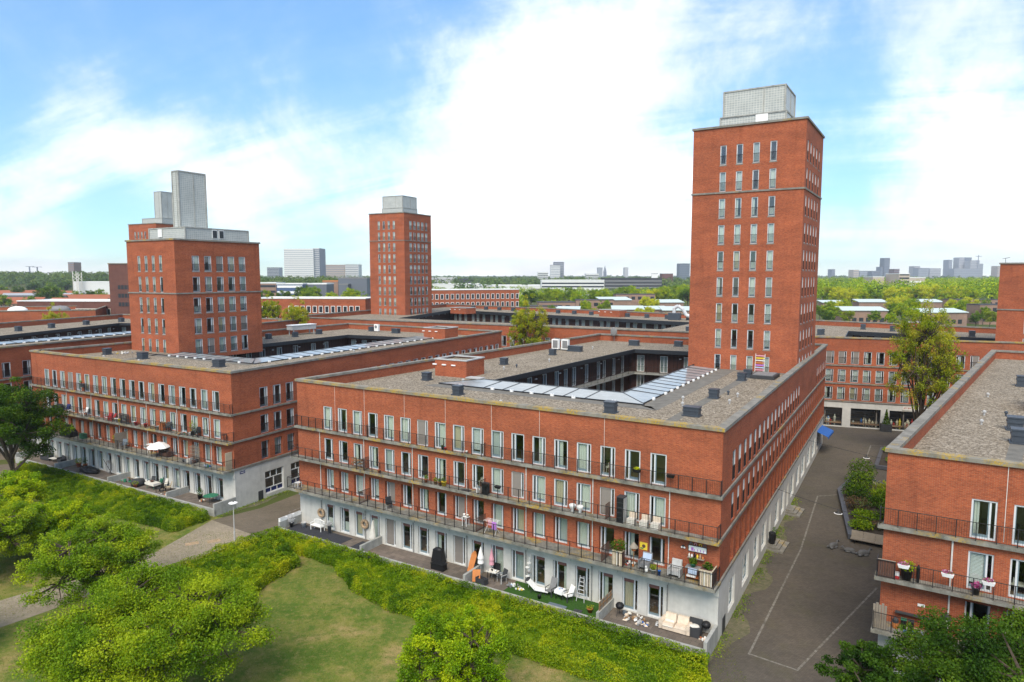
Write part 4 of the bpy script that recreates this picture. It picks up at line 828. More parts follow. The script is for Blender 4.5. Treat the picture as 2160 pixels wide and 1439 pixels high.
def make_tree(h, r, trunk_h, lean=0., nlimb=7, nleaf=20000, size=.16, mat='leaf_mid', flat=.8, clump=.9, tight=.55, seed=1, sub=5, tri=False):
    rr = random.Random(seed); mb = MB(); tr = r*.045+.06
    top = Vector((lean, 0, trunk_h)); mb.tube((0, 0, -.1), top*.5, tr*1.25, tr, 8); mb.tube(top*.5, top, tr, tr*.8, 8); tips = []
    cz = (trunk_h+h)/2+.1*h*.3; rz = (h-trunk_h)*.58
    mb.tube(top, (lean*1.2, 0, cz), tr*.8, tr*.5, 6)
    for i in range(nlimb):
        a = 2*math.pi*i/nlimb+rr.uniform(-.4, .4); el = rr.uniform(-.25, 1.1); q = rr.uniform(.45, .72)
        base = top.lerp(Vector((lean*1.2, 0, cz)), rr.uniform(0, .9)); mid = Vector((lean+r*q*math.cos(a)*math.cos(el), r*q*math.sin(a)*math.cos(el), cz+rz*q*math.sin(el)))
        mb.tube(base, mid, tr*.5, tr*.28, 5, False); tips.append((mid, .8))
        for k in range(sub):
            d = Vector((rr.gauss(0, 1), rr.gauss(0, 1), rr.gauss(.2, .8))).normalized(); p = mid+Vector((d.x*r, d.y*r, d.z*rz))*rr.uniform(.25, .5)
            w = ((p.x-lean)/r)**2+(p.y/r)**2+((p.z-cz)/rz)**2
            if w > 1: p = Vector((lean, 0, cz))+(p-Vector((lean, 0, cz)))*(1/math.sqrt(w))*rr.uniform(.86, 1.06)
            mb.tube(mid, p, tr*.26, tr*.08, 4, False); tips.append((p, rr.uniform(.55, 1.15)))
    for k in range(nlimb):
        d = Vector((rr.gauss(0, 1), rr.gauss(0, 1), abs(rr.gauss(0, 1)))).normalized(); p = Vector((lean+d.x*r*.9, d.y*r*.9, cz+d.z*rz*.95)); tips.append((p, rr.uniform(.6, 1.)))
    W_ = np.array([t[1]**2 for t in tips]); W_ /= W_.sum(); cnt = RNG.multinomial(nleaf, W_); pts = []; tn = []
    for (p, s), c in zip(tips, cnt):
        g = RNG.normal(size=(c, 3)); g /= np.linalg.norm(g, axis=1)[:, None]; g *= (RNG.uniform(0, 1, c)**tight)[:, None]
        pts.append(np.array(p)+g*np.array([1, 1, flat])*clump*s*r*.30); tn.append(np.full(c, rr.uniform(.1, .9)))
    pts = np.concatenate(pts); tn = np.concatenate(tn); ok = pts[:, 2] > trunk_h*.55
    return mb.mesh('trunk', 'bark'), leaves('crown', pts[ok], size, mat, tone=tn[ok], tri=tri)
def plant_tree(name, label, meshes, x, y, s=1., rz=0., group=None, cat='tree', z=0.):
    t = thing(name, label, cat, (x, y, z), rz, group); t.scale = (s, s, s); obj('trunk', meshes[0], t); obj('crown', meshes[1], t); return t
def fnoise(x, y, s=1.):
    return (math.sin(x*.9*s+1.3*math.sin(y*.55*s))+math.sin(y*1.1*s+.7+1.1*math.sin(x*.6*s))+.6*math.sin((x+y)*2.1*s))*.33
def hedge(label, poly, h, per=330, size=.115, mat='leaf_hedge', lump=.20, name='hedge', cat='hedge', group=None, rough=.14):
    """clipped hedge on a ground polygon: leafy top and flanks round a lumpy core"""
    P = np.array(poly, float); mn, mx = P.min(0), P.max(0)
    def inside(x, y):
        c = False; j = len(P)-1
        for i in range(len(P)):
            if (P[i][1] > y) != (P[j][1] > y) and x < (P[j][0]-P[i][0])*(y-P[i][1])/(P[j][1]-P[i][1])+P[i][0]: c = not c
            j = i
        return c
    ctr = P.mean(0); t = thing(name, label, cat, (ctr[0], ctr[1], 0), 0, group)
    def inside_v(X, Y):
        c = np.zeros(len(X), bool); j = len(P)-1
        for i in range(len(P)):
            m_ = (P[i][1] > Y) != (P[j][1] > Y); xi = (P[j][0]-P[i][0])*(Y-P[i][1])/(P[j][1]-P[i][1]+1e-12)+P[i][0]; c ^= m_ & (X < xi); j = i
        return c
    area = .5*abs(sum(P[i][0]*P[(i+1) % len(P)][1]-P[(i+1) % len(P)][0]*P[i][1] for i in range(len(P))))
    bb = np.prod(mx-mn); n = int(per*bb); X = RNG.uniform(mn[0], mx[0], n); Y = RNG.uniform(mn[1], mx[1], n); ok = inside_v(X, Y); X, Y = X[ok], Y[ok]
    # single shrubs grown into each other: a dome and a tone of its own for each
    nc = max(8, int(area/.62)); cx_ = RNG.uniform(mn[0]-.3, mx[0]+.3, nc*14); cy_ = RNG.uniform(mn[1]-.3, mx[1]+.3, nc*14); ok = inside_v(cx_, cy_); cx_, cy_ = cx_[ok][:nc], cy_[ok][:nc]; nc = len(cx_)
    ch = RNG.normal(0, .07, nc)+.10*np.array([fnoise(a_*.8, b_*.8) for a_, b_ in zip(cx_, cy_)]); ct_ = np.clip(.5+.42*np.array([fnoise(a_*.9+3, b_*.9) for a_, b_ in zip(cx_, cy_)])+RNG.normal(0, .22, nc), 0, 1)
    def near(X, Y):
        i_ = np.empty(len(X), int); d_ = np.empty(len(X))
        for k in range(0, len(X), 8000): D2 = (X[k:k+8000, None]-cx_)**2+(Y[k:k+8000, None]-cy_)**2; j_ = D2.argmin(1); i_[k:k+8000] = j_; d_[k:k+8000] = np.sqrt(D2[np.arange(len(j_)), j_])
        return i_, d_
    ni, nd = near(X, Y)
    Z = h+ch[ni]+.14-np.minimum(1.35*nd**2, .36)+RNG.normal(0, rough*.35, len(X))-np.abs(RNG.normal(0, rough*.8, len(X)))
    pts = [np.stack([X, Y, Z], 1)]
    for i in range(len(P)):
        a, b = P[i], P[(i+1) % len(P)]; L = np.linalg.norm(b-a); k = int(per*1.1*L*h)
        if k < 1: continue
        s = RNG.uniform(0, 1, k); q = a+(b-a)*s[:, None]; d = (b-a)/L; nn = np.array([d[1], -d[0]])
        if area and not inside(*((a+b)/2-nn*.05)): nn = -nn
        z = RNG.uniform(0.02, 1.02, k)*h; off = np.abs(RNG.normal(0, .12, k))*-1+.14+.24*np.vectorize(fnoise)(q[:, 0]*2.3, q[:, 1]*2.3+z*2, 1.)-.10*(z/h)**3
        q = q+nn*off[:, None]; pts.append(np.stack([q[:, 0], q[:, 1], z], 1))
    pts = np.concatenate(pts)-np.array([ctr[0], ctr[1], 0])
    core = []; ef = []; q = offset([tuple(p) for p in P], -.12) if sum((P[(i+1) % len(P)][0]-P[i][0])*(P[(i+1) % len(P)][1]+P[i][1]) for i in range(len(P))) < 0 else offset([tuple(p) for p in P][::-1], -.12)
    k = len(q); core = [(x-ctr[0], y-ctr[1], z) for z in (-.02, h-.42) for x, y in q]; ef = [tuple(range(k, 2*k))]+[(i, (i+1) % k, k+(i+1) % k, k+i) for i in range(k)]
    tone = ct_[near(pts[:, 0]+ctr[0], pts[:, 1]+ctr[1])[0]]
    obj('foliage', leaves('foliage', pts, size, mat, up=.2, extra=(core, ef), tone=tone), t); return t
hedge('clipped green hedge along the left block terrace, ending at the pale path', [(-29.9, 65.2), (-31.6, 61.9), (-35.5, 63.9), (-41.5, 66.6), (-46.8, 68.2), (-52.5, 72.4), (-58.5, 78.5), (-61.2, 83.2), (-58.6, 82.2)], 1.0)
hedge('long bright hedge running along the centre block terrace past the lawn', [(-21.7, 60.9), (-19.6, 57.4), (-14.8, 54.5), (-12.4, 50.4), (-8.9, 47.0), (-1.1, 42.0), (4.1, 38.7), (11.2, 36.4), (11.9, 39.9)], 1.0, mat='leaf_hedge')
hedge('broad hedge strip between the pale path and the lawn', [(-21.7, 60.9), (-24.3, 57.4), (-26.4, 53.9), (-28.2, 51.2), (-29.3, 47.0), (-24.5, 44.6), (-19.3, 46.9), (-19.2, 50.6), (-17.7, 54.2), (-19.7, 57.3)], 1.0, mat='leaf_hedge')
def garden():
    tA = make_tree(6.8, 5.7, 1.0, nlimb=18, nleaf=150000, size=.125, mat='leaf_mid', clump=.56, seed=4, sub=15, flat=.62)
    plant_tree('garden_tree', 'big bushy green tree in the lower left of the lawn', tA, -19.6, 35.6, 1.0, .4)
    tB = make_tree(5.6, 3.1, .25, nlimb=15, nleaf=60000, size=.12, mat='leaf_lime', clump=.52, seed=9, sub=12, flat=.9)
    plant_tree('garden_tree', 'small yellow-green tree at the bottom edge, in front of the long hedge', tB, -3.0, 34.6, 1.0, 1.2)
    tC = make_tree(6.2, 4.5, .4, nlimb=15, nleaf=70000, size=.135, mat='leaf_mid', clump=.54, seed=12, sub=13, flat=.7)
    plant_tree('garden_tree', 'loose green tree beside the pale path, above the big bushy tree', tC, -29.6, 46.6, 1.0, 2.2)
    tD = make_tree(11.8, 5.6, 1.6, nlimb=14, nleaf=64000, size=.19, mat='leaf_dark', clump=.6, seed=15, sub=11, flat=.65)
    plant_tree('garden_tree', 'dark green tree at the left edge before the left block', tD, -54.8, 73.2, 1.0, .2)
    tE = make_tree(5.0, 3.7, .25, nlimb=13, nleaf=46000, size=.155, mat='leaf_lime', clump=.56, seed=21, sub=12, flat=.8)
    plant_tree('garden_tree', 'bright lime tree at the left edge, below the dark tree', tE, -47.6, 62.3, 1.0, .9)
    plant_tree('garden_tree', 'low lime green tree between the left hedge and the pale path', tE, -39.2, 57.0, .85, 3.0)
    plant_tree('garden_tree', 'bushy green tree at the left edge beside the pale path', tC, -41.8, 52.0, .95, 4.0)
    plant_tree('garden_tree', 'lime green bush between the loose tree and the left edge', tE, -43.6, 57.6, .8, 5.2)
    plant_tree('garden_tree', 'low green bush at the left edge under the pale path', tC, -36.5, 40.2, .7, 1.0)
    tF = make_tree(7.6, 5.4, 1.4, nlimb=15, nleaf=140000, size=.125, mat='leaf_dark', clump=.56, seed=31, sub=14, flat=.65)
    plant_tree('garden_tree', 'large dark green tree in the bottom right corner', tF, 22.9, 29.0, 1.0, .5)
    tF2 = make_tree(5.6, 2.7, 1.6, nlimb=10, nleaf=40000, size=.12, mat='leaf_dark', clump=.55, seed=33, sub=11, flat=.7)
    plant_tree('garden_tree', 'smaller dark green tree beside the bottom right street edge', tF2, 17.7, 31.4, 1.0, 1.5)
    tG = make_tree(19.2, 4.6, 1.6, nlimb=18, nleaf=34000, size=.20, mat='leaf_olive', clump=.48, seed=41, sub=16, flat=1.1)
    plant_tree('square_tree', 'tall olive tree on the square in front of the shops', tG, 53.2, 87.5, 1.0, .3)
    tH = make_tree(19.0, 3.9, 2.0, nlimb=15, nleaf=17000, size=.25, mat='leaf_olive', clump=.48, seed=43, sub=13, flat=1.1)
    plant_tree('street_tree', 'olive yellow street tree between the left and centre blocks', tH, 3.2, 125.5, 1.0, .3)
    plant_tree('street_tree', 'autumn-tinted street tree behind the left block roof', tH, -48.0, 150.5, .95, 2.3)
    plant_tree('street_tree', 'thin olive street tree left of the distant tower', tH, -63.0, 176, .98, 4.1)
    plant_tree('street_tree', 'small golden treetop above the left edge roofs', tH, -106, 158, .86, 5.0)
    plant_tree('street_tree', 'second golden treetop above the left edge roofs', tH, -92, 176, .84, 1.0)
    # shrubs and weeds at wall feet
    mb_pts = []
    for k in range(2600):
        s = RNG.uniform(-2.5, 34); d = abs(RNG.normal(.15, .35)); den = fnoise(s*1.3, 2.0)
        if den < -.05: continue
        p = m.world(*m.loc(1, s, .05+d, 0)[:2]); mb_pts.append((p[0], p[1], RNG.uniform(.02, .16)))
    for k in range(1500):
        s = RNG.uniform(-2.5, 14); d = abs(RNG.normal(.1, .3)); p = b.world(*b.loc(1, s, .05+d, 0)[:2]); mb_pts.append((p[0], p[1], RNG.uniform(.02, .16)))
    tuft = obj('weeds', leaves('weeds', np.array(mb_pts), .10, 'leaf_mid'), kind='stuff'); tuft['label'] = 'weeds and grass tufts at the foot of the street walls'; tuft['category'] = 'weeds'
    # lawn grass blades
    n = 150000; X = RNG.uniform(-46, 14, n); Y = RNG.uniform(27, 62, n); keep = (Y < 61-(X+20)*.55) & ~((X < -18) & (Y > 44+(X+30)*1.25) & (Y < 52+(X+30)*1.35)); X, Y = X[keep], Y[keep]
    g = obj('grass', leaves('grass', np.stack([X, Y, RNG.uniform(.02, .07, len(X))], 1), .11, 'leaf_grass', up=0., asp=.3, tri=True), kind='stuff'); g['label'] = 'short patchy grass covering the lawn'; g['category'] = 'grass'
leaf('leaf_grass', [(.06, .13, .014), (.11, .18, .022), (.18, .21, .035), (.28, .23, .08)])
garden()
# planters on the street
def planter(label, pts, h, shrubs, cat='planter', rim=.42):
    c = np.mean(np.array(pts), 0); t = thing('street_planter', label, cat, (c[0], c[1], 0)); q = [(x-c[0], y-c[1]) for x, y in pts]
    qi = offset(q, -rim); mb = MB(); mb.ring(q, qi, .08, h); mb.build('rim', 'slate', t); mb = MB(); mb.ring(offset(q, -.08), qi, 0, .085); mb.build('foot', 'black', t); mb = MB(); mb.prism(qi, .02, h-.08); mb.build('soil', 'soil', t)
    for (x, y, r, hh, mt, n) in shrubs:
        g = RNG.normal(size=(n, 3)); g /= np.linalg.norm(g, axis=1)[:, None]; g *= RNG.uniform(.4, 1, n)[:, None]; g = g*np.array([r, r, hh*.5])+np.array([x-c[0], y-c[1], h+hh*.45]); g = g[g[:, 2] > h-.1]
        obj('shrub', leaves('shrub', g, .2, mt), t)
    return t
planter('dark stone planter full of shrubs with a timber bench, beside the right block', [(30.6, 60.2), (33.4, 58.3), (38.9, 64.5), (42.5, 75.0), (40.9, 79.5), (36.0, 73.6)], .5,
        [(32.6, 61.8, 1.2, .7, 'leaf_mid', 700), (34.6, 61.6, 1.2, .6, 'leaf_red', 700), (34.3, 64.2, 1.5, .8, 'leaf_mid', 900), (36.4, 63.9, 1.3, 1.1, 'leaf_dark', 800), (34.9, 67.0, 1.3, 1.3, 'leaf_red', 700), (37.4, 67.6, 1.5, 1.1, 'leaf_dark', 900), (36.6, 70.6, 1.6, 1.6, 'leaf_dark', 1100), (38.4, 73.4, 1.7, 2.2, 'leaf_dark', 1300), (40.2, 76.6, 1.6, 2.8, 'leaf_dark', 1200), (40.0, 71.5, 1.2, 1.6, 'leaf_olive', 600), (38.7, 70.0, 1.2, 1.2, 'leaf_mid', 600)])
planter('dark stone planter on the square, half hidden by the right block corner', [(45.0, 82.9), (47.6, 80.9), (57, 88), (50.7, 92.0)], .5, [(48, 84, 1.0, .7, 'leaf_mid', 500), (50, 86, 1.2, .8, 'leaf_red', 500), (50.4, 89, 1.1, .8, 'leaf_mid', 500), (53, 88, 1.2, .8, 'leaf_dark', 500)])
def street_bench(label, x, y, rz, L):
    t = thing('street_bench', label, 'bench', (x, y, 0), rz, 'timber benches in the street')
    for k in range(3): a = -L/2+L*k/3; mb = MB(); mb.box(a+.01, -.55, .38, a+L/3-.01, .0, .46); mb.build('seat', 'wood_grey', t); mb = MB(); mb.hexa([(a+.01, .0, .44), (a+L/3-.01, .0, .44), (a+L/3-.01, .08, .44), (a+.01, .08, .44), (a+.01, .22, .98), (a+L/3-.01, .22, .98), (a+L/3-.01, .30, .98), (a+.01, .30, .98)]); mb.build('backrest', 'wood_grey', t)
    for a in (-L/2+.3, L/2-.35): mb = MB(); mb.box(a, -.5, 0, a+.08, .1, .38); mb.build('leg', 'black', t)
street_bench('long timber bench set into the near end of the dark stone planter', 31.9, 59.0, math.atan2(-1.9, 2.8), 2.9)
street_bench('timber double bench behind the shrubs of the dark stone planter', 41.2, 76.2, 1.25, 2.6)
# lying stone animals on the street
def animal(label, x, y, rz, s):
    mb = MB(); mb.smooth = True
    rings = [(-.55, .02, .10, .10), (-.5, .0, .2, .17), (-.3, .0, .27, .22), (0, 0, .26, .22), (.25, 0, .24, .20), (.4, .02, .16, .20), (.5, .04, .14, .34), (.56, .05, .11, .46), (.66, .05, .10, .48), (.78, .04, .06, .42), (.84, .03, .03, .40)]
    N_ = 10; i0 = 0
    for (px_, py_, rad, zc) in rings:
        for k in range(N_): a = 2*math.pi*k/N_; mb.v.append((px_, py_+rad*.8*math.cos(a), max(.01, zc+rad*math.sin(a))))
    for q_ in range(len(rings)-1):
        for k in range(N_): mb.f.append((q_*N_+k, q_*N_+(k+1) % N_, (q_+1)*N_+(k+1) % N_, (q_+1)*N_+k)); mb.uv.append(None)
    for sy in (-1, 1): mb.ball((.12, sy*.2, .09), .12, 7, 5, (2.2, .7, .7)); mb.ball((-.42, sy*.2, .12), .15, 7, 5, (1.4, .7, .8)); mb.tube((.60, sy*.06, .52), (.54, sy*.12, .68), .045, .01, 5)
    o = tag(mb.build('stone_animal', 'stone_grey'), label, 'sculpture', 'stone animals lying on the street'); o.location = (x, y, .01); o.rotation_euler = (0, 0, rz); o.scale = (s,)*3
animal('grey stone lying animal nearest the narrow street line', 28.4, 58.3, .5, 1.0); animal('dark stone animal curled between its two companions', 29.3, 57.3, 2.6, .85); animal('grey stone lying animal nearest the right block', 30.2, 56.6, .15, 1.05)
# street furniture
def lamp_post(label, x, y, h):
    t = thing('street_lamp', label, 'street lamp', (x, y, 0)); mb = MB(); mb.lathe([(.085, 0), (.08, .8), (.05, .85), (.04, h-.15), (.03, h)], 10); mb.build('pole', 'grey_light', t)
    mb = MB(); mb.smooth = True; mb.lathe([(.05, 0), (.4, .06), (.42, .10), (.3, .14), (.08, .17)], 16, (0, 0), h-.05); hd = mb.build('lamp_head', 'white', t); mb = MB(); mb.lathe([(.05, .17), (.04, .28), (.02, .3)], 8, (0, 0), h-.05); mb.build('finial', 'charcoal', hd)
lamp_post('white disc street lamp on a thin pole beside the pale path', -25.2, 60.0, 3.45)
def span_lamp(label, p0, p1, f):
    p0, p1 = Vector(p0), Vector(p1); c = p0.lerp(p1, f); t = thing('hanging_street_lamp', label, 'street lamp', tuple(c), 0, 'lamps hung across the street')
    mb = MB(); n = 10; P = [p0.lerp(p1, k/n)+Vector((0, 0, -.5*4*(k/n)*(1-k/n)*.6)) for k in range(n+1)]
    for a, q_ in zip(P[:-1], P[1:]): mb.tube(a-c, q_-c, .022, n=4)
    mb.build('span_wire', 'charcoal', t); mb = MB(); z = -.3-.35; mb.smooth = True; mb.lathe([(.03, .42), (.08, .40), (.06, .2), (.26, .1), (.27, .07), (.05, .05)], 14, (0, 0), z); mb.build('lamp_shade', 'charcoal', t); mb = MB(); mb.lathe([(.25, 0), (.34, -.03), (.3, -.06), (.05, -.08)], 14, (0, 0), z+.07); mb.build('reflector', 'white', t)
span_lamp('hanging lamp over the street beside the near end of the stone planter', (24.2, 61.1, 4.5), (31.3, 50.0, 4.7), .467)
span_lamp('hanging lamp over the street nearer the square', (35.0, 79.7, 4.5), (44.0, 65.5, 4.7), .44)
for x, y, l in ((-28.7, 59.2, 'left'), (-27.0, 59.8, 'right')):
    mb = MB(); mb.box(-.55, -.35, 0, .55, .35, .006); o = mb.build('drain_cover', 'beige_dark'); o.location = (x, y, .0125); o.rotation_euler = (0, 0, .5); tag(o, '%s of two rusty drain covers in the pale path' % l, 'drain cover')
mb = MB(); mb.lathe([(.42, 0), (.42, .008)], 20); o = mb.build('round_marking', 'offwhite'); o.location = (21.9, 40.9, .018); tag(o, 'round white painted marking on the street near the bottom right tree', 'marking')
pt = thing('planter_box', 'tall dark planter box with a conifer between the shop fronts', 'planter', (57.6, 103.4, 0), -.36); mb = MB(); mb.box(-.75, -.6, 0, .75, .6, 1.15); mb.build('box', 'charcoal', pt)
g = RNG.normal(size=(900, 3)); g /= np.linalg.norm(g, axis=1)[:, None]; zz = RNG.uniform(0, 1, 900); g = np.stack([g[:, 0]*.5*(1.05-zz), g[:, 1]*.5*(1.05-zz), 1.1+zz*2.3], 1); obj('conifer', leaves('conifer', g, .2, 'leaf_dark'), pt)
aw = thing('awning', 'blue awning over the last shop on the narrow street', 'awning', m.world(*m.loc(1, 56.6, 0, 2.9)[:2], 2.9), m.t.rotation_euler[2]+math.pi/2-.027); mb = MB(); mb.hexa([(-2.6, -1.5, -.25), (2.0, -1.5, -.25), (2.0, -.05, .35), (-2.6, -.05, .35), (-2.6, -1.5, -.21), (2.0, -1.5, -.21), (2.0, -.05, .39), (-2.6, -.05, .39)]); mb.build('canvas', 'blue', aw)
mb = MB(); mb.box(-2.6, -1.52, -.5, 2.0, -1.49, -.2); mb.build('valance', 'blue', aw)
# ------------------------------------------------------------------ far trees, houses, skyline
TV = [make_tree(11, 4.6, 2.5, nlimb=9, nleaf=7000, size=.62, mat=mt, clump=.95, seed=50+i, sub=6, tri=True) for i, mt in enumerate(('leaf_mid', 'leaf_lime', 'leaf_yellow', 'leaf_dark', 'leaf_olive'))]
NM = ('green', 'lime green', 'yellow-green', 'dark green', 'olive')
FT = {}
def far_tree(x, y, k, s, where, group): FT.setdefault((k, where), []).append((x/y, plant_tree('broadleaf_tree', '', TV[k], x, y, s, random.uniform(0, 6), group)))
rt = random.Random(5)
def X(px, D): return (px-1080)/1440.*D
for px, D, k, s in [(1783,388,1,.85),(1886,352,0,.8),(1903,336,1,.85),(1922,362,1,.95),(1880,405,2,.95),(1902,418,2,1.0),(1926,398,0,.9),(2012,372,2,.95),(2030,360,1,.9),(2046,392,2,1.0),(1748,352,0,.9),(1762,366,2,.9),(1795,470,2,1.2),(1815,480,1,1.2),(1875,490,2,1.25),(2000,470,2,1.25),(1900,520,1,1.3),(2040,480,1,1.2),(2075,380,0,.9),(1745,300,3,0.68),(1760,330,0,0.74),(1790,300,4,0.68),(1820,345,2,0.68),(1845,315,0,0.65),(1880,300,1,0.62),(1905,340,4,0.74),(1925,300,1,0.84),(1890,465,2,1.40),(1930,475,2,1.51),(1960,485,2,1.51),(1995,490,2,1.51),(2025,495,2,1.40),(2045,465,1,1.30),(2060,300,3,0.62),(2075,330,0,0.74),(2090,300,4,0.68),(1770,465,2,1.40),(1800,505,2,1.30),(1840,485,0,1.30),(1860,525,3,1.40),(1750,485,4,1.30),(2010,340,1,0.68),(1985,330,0,0.62),(1960,345,4,0.62),(2040,345,2,0.56),(1730,360,0,0.68),(1735,515,1,1.40),(2090,505,1,1.40),(1905,525,3,1.40)]:
    far_tree(X(px, D), D, k, s, 'in the green belt right of the tall tower', 'trees right of the tall tower')
for px, D, k, s in [(1235,372,1,.85),(1275,385,0,.85),(1365,400,2,1.0),(1380,392,2,.9),(1160,345,0,.75),(1215,450,1,1.1),(1255,480,0,1.2),(1375,500,2,1.2),(1440,500,1,1.2),(925,330,0,1.10),(945,345,0,1.10),(965,330,1,1.00),(990,320,0,1.10),(1010,340,0,1.15),(1035,330,1,1.10),(1055,345,0,1.20),(1075,330,0,1.20),(1095,360,0,1.10),(1120,455,3,1.19),(1150,465,0,1.30),(1175,475,1,1.19),(1200,485,0,1.30),(1225,330,0,0.56),(1250,340,4,0.62),(1275,350,0,0.59),(1310,505,0,1.30),(1330,525,1,1.30),(1350,330,2,0.71),(1370,350,2,0.68),(1385,505,0,1.30),(1400,330,3,0.50),(1420,525,0,1.40),(1440,515,1,1.40),(1455,485,0,1.30),(1340,480,1,1.20),(1300,470,0,1.20),(1270,460,1,1.20),(1400,500,1,1.30),(1420,520,0,1.30),(1450,480,3,1.20)]:
    far_tree(X(px, D), D, k, s, 'among the low houses behind the long back block', 'trees among the low houses')
for px, D, k, s in [(560,250,4,1.3),(590,240,4,1.2),(640,215,4,1.25),(660,220,1,1.1),(760,250,1,1.3),(745,245,4,1.2),(560,420,3,1.2),(600,430,3,1.2),(650,440,0,1.3),(700,420,1,1.1),(660,450,0,1.4),(640,460,3,1.4),(740,430,1,1.3),(760,440,0,1.2)]:
    far_tree(X(px, D), D, k, s, 'between the two left towers', 'trees between the left towers')
for px, D, k, s in [(8,430,0,1.0),(62,440,0,.9),(92,470,3,1.3),(108,455,3,1.4),(120,480,0,1.1),(128,600,0,1.1),(165,540,0,1.0),(190,545,3,1.0),(215,540,0,1.1),(40,620,3,1.2),(5,660,0,1.3),(75,680,3,1.4),(140,740,3,1.5),(190,740,0,1.4),(225,745,3,1.4),(110,760,0,1.4)]:
    far_tree(X(px, D), D, k, s, 'among the red roofs left of the short tower', 'trees among the red roofs')
# woods that read as one mass
def wood(label, n, px0, px1, d0, d1, h0, h1, mat, ground=lambda x, y: 0., cards=70, size=2.6):
    pts = []; nr = []; tn = []; Dd = RNG.uniform(0, 1, n)**.8*(d1-d0)+d0; PX = RNG.uniform(px0, px1, n); hs = RNG.uniform(h0, h1, n)
    for D, p, h in zip(Dd, PX, hs):
        x = X(p, D); r = h*.42; g = RNG.normal(size=(cards, 3)); g /= np.linalg.norm(g, axis=1)[:, None]; g[:, 2] = np.abs(g[:, 2])*1.2-.35; rr_ = RNG.uniform(.75, 1.05, cards)[:, None]
        pts.append(g*rr_*np.array([r, r, h*.5])+np.array([x, D, ground(x, D)+h*.55])); nr.append(g); tn.append(np.full(cards, RNG.uniform(.0, 1.)))
    o = obj('woodland', leaves('woodland', np.concatenate(pts), size, mat, up=.2, nrm=np.concatenate(nr), asp=1.1, tone=np.concatenate(tn), tri=True), kind='stuff'); o['label'] = label; o['category'] = 'woodland'; return o
hill = lambda x, y: 13*math.exp(-((y-1050)/260)**2)*max(0., min(1., (-x-330)/160))
def hillmesh():
    mb = MB(); nx, ny = 40, 18; xs = np.linspace(-1500, -250, nx); ys = np.linspace(500, 1600, ny); i0 = len(mb.v)
    for y in ys:
        for x in xs: mb.v.append((x, y, hill(x, y)-.4))
    for a in range(ny-1):
        for c in range(nx-1): q_ = a*nx+c; mb.f.append((q_, q_+1, q_+nx+1, q_+nx)); mb.uv.append(None)
    mb.smooth = True; return mb.build('hill', 'terrain', kind='structure')
hillmesh()
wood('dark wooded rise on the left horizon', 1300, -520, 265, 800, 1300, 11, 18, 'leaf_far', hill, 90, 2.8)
wood('bright wood on the right horizon behind the pale roofed houses', 1000, 1700, 2560, 450, 1500, 13, 22, 'leaf_lime', cards=130, size=1.7)
wood('green wood mixed into the right horizon', 750, 1690, 2560, 480, 1600, 12, 22, 'leaf_mid', cards=130, size=1.7)
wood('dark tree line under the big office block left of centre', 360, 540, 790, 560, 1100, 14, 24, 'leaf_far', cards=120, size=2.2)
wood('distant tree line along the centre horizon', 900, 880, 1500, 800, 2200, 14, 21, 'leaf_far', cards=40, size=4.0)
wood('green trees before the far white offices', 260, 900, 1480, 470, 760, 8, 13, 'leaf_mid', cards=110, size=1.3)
wood('very distant tree line closing the horizon', 2300, -1000, 3200, 2200, 4200, 15, 22, 'leaf_far', cards=16, size=9.)
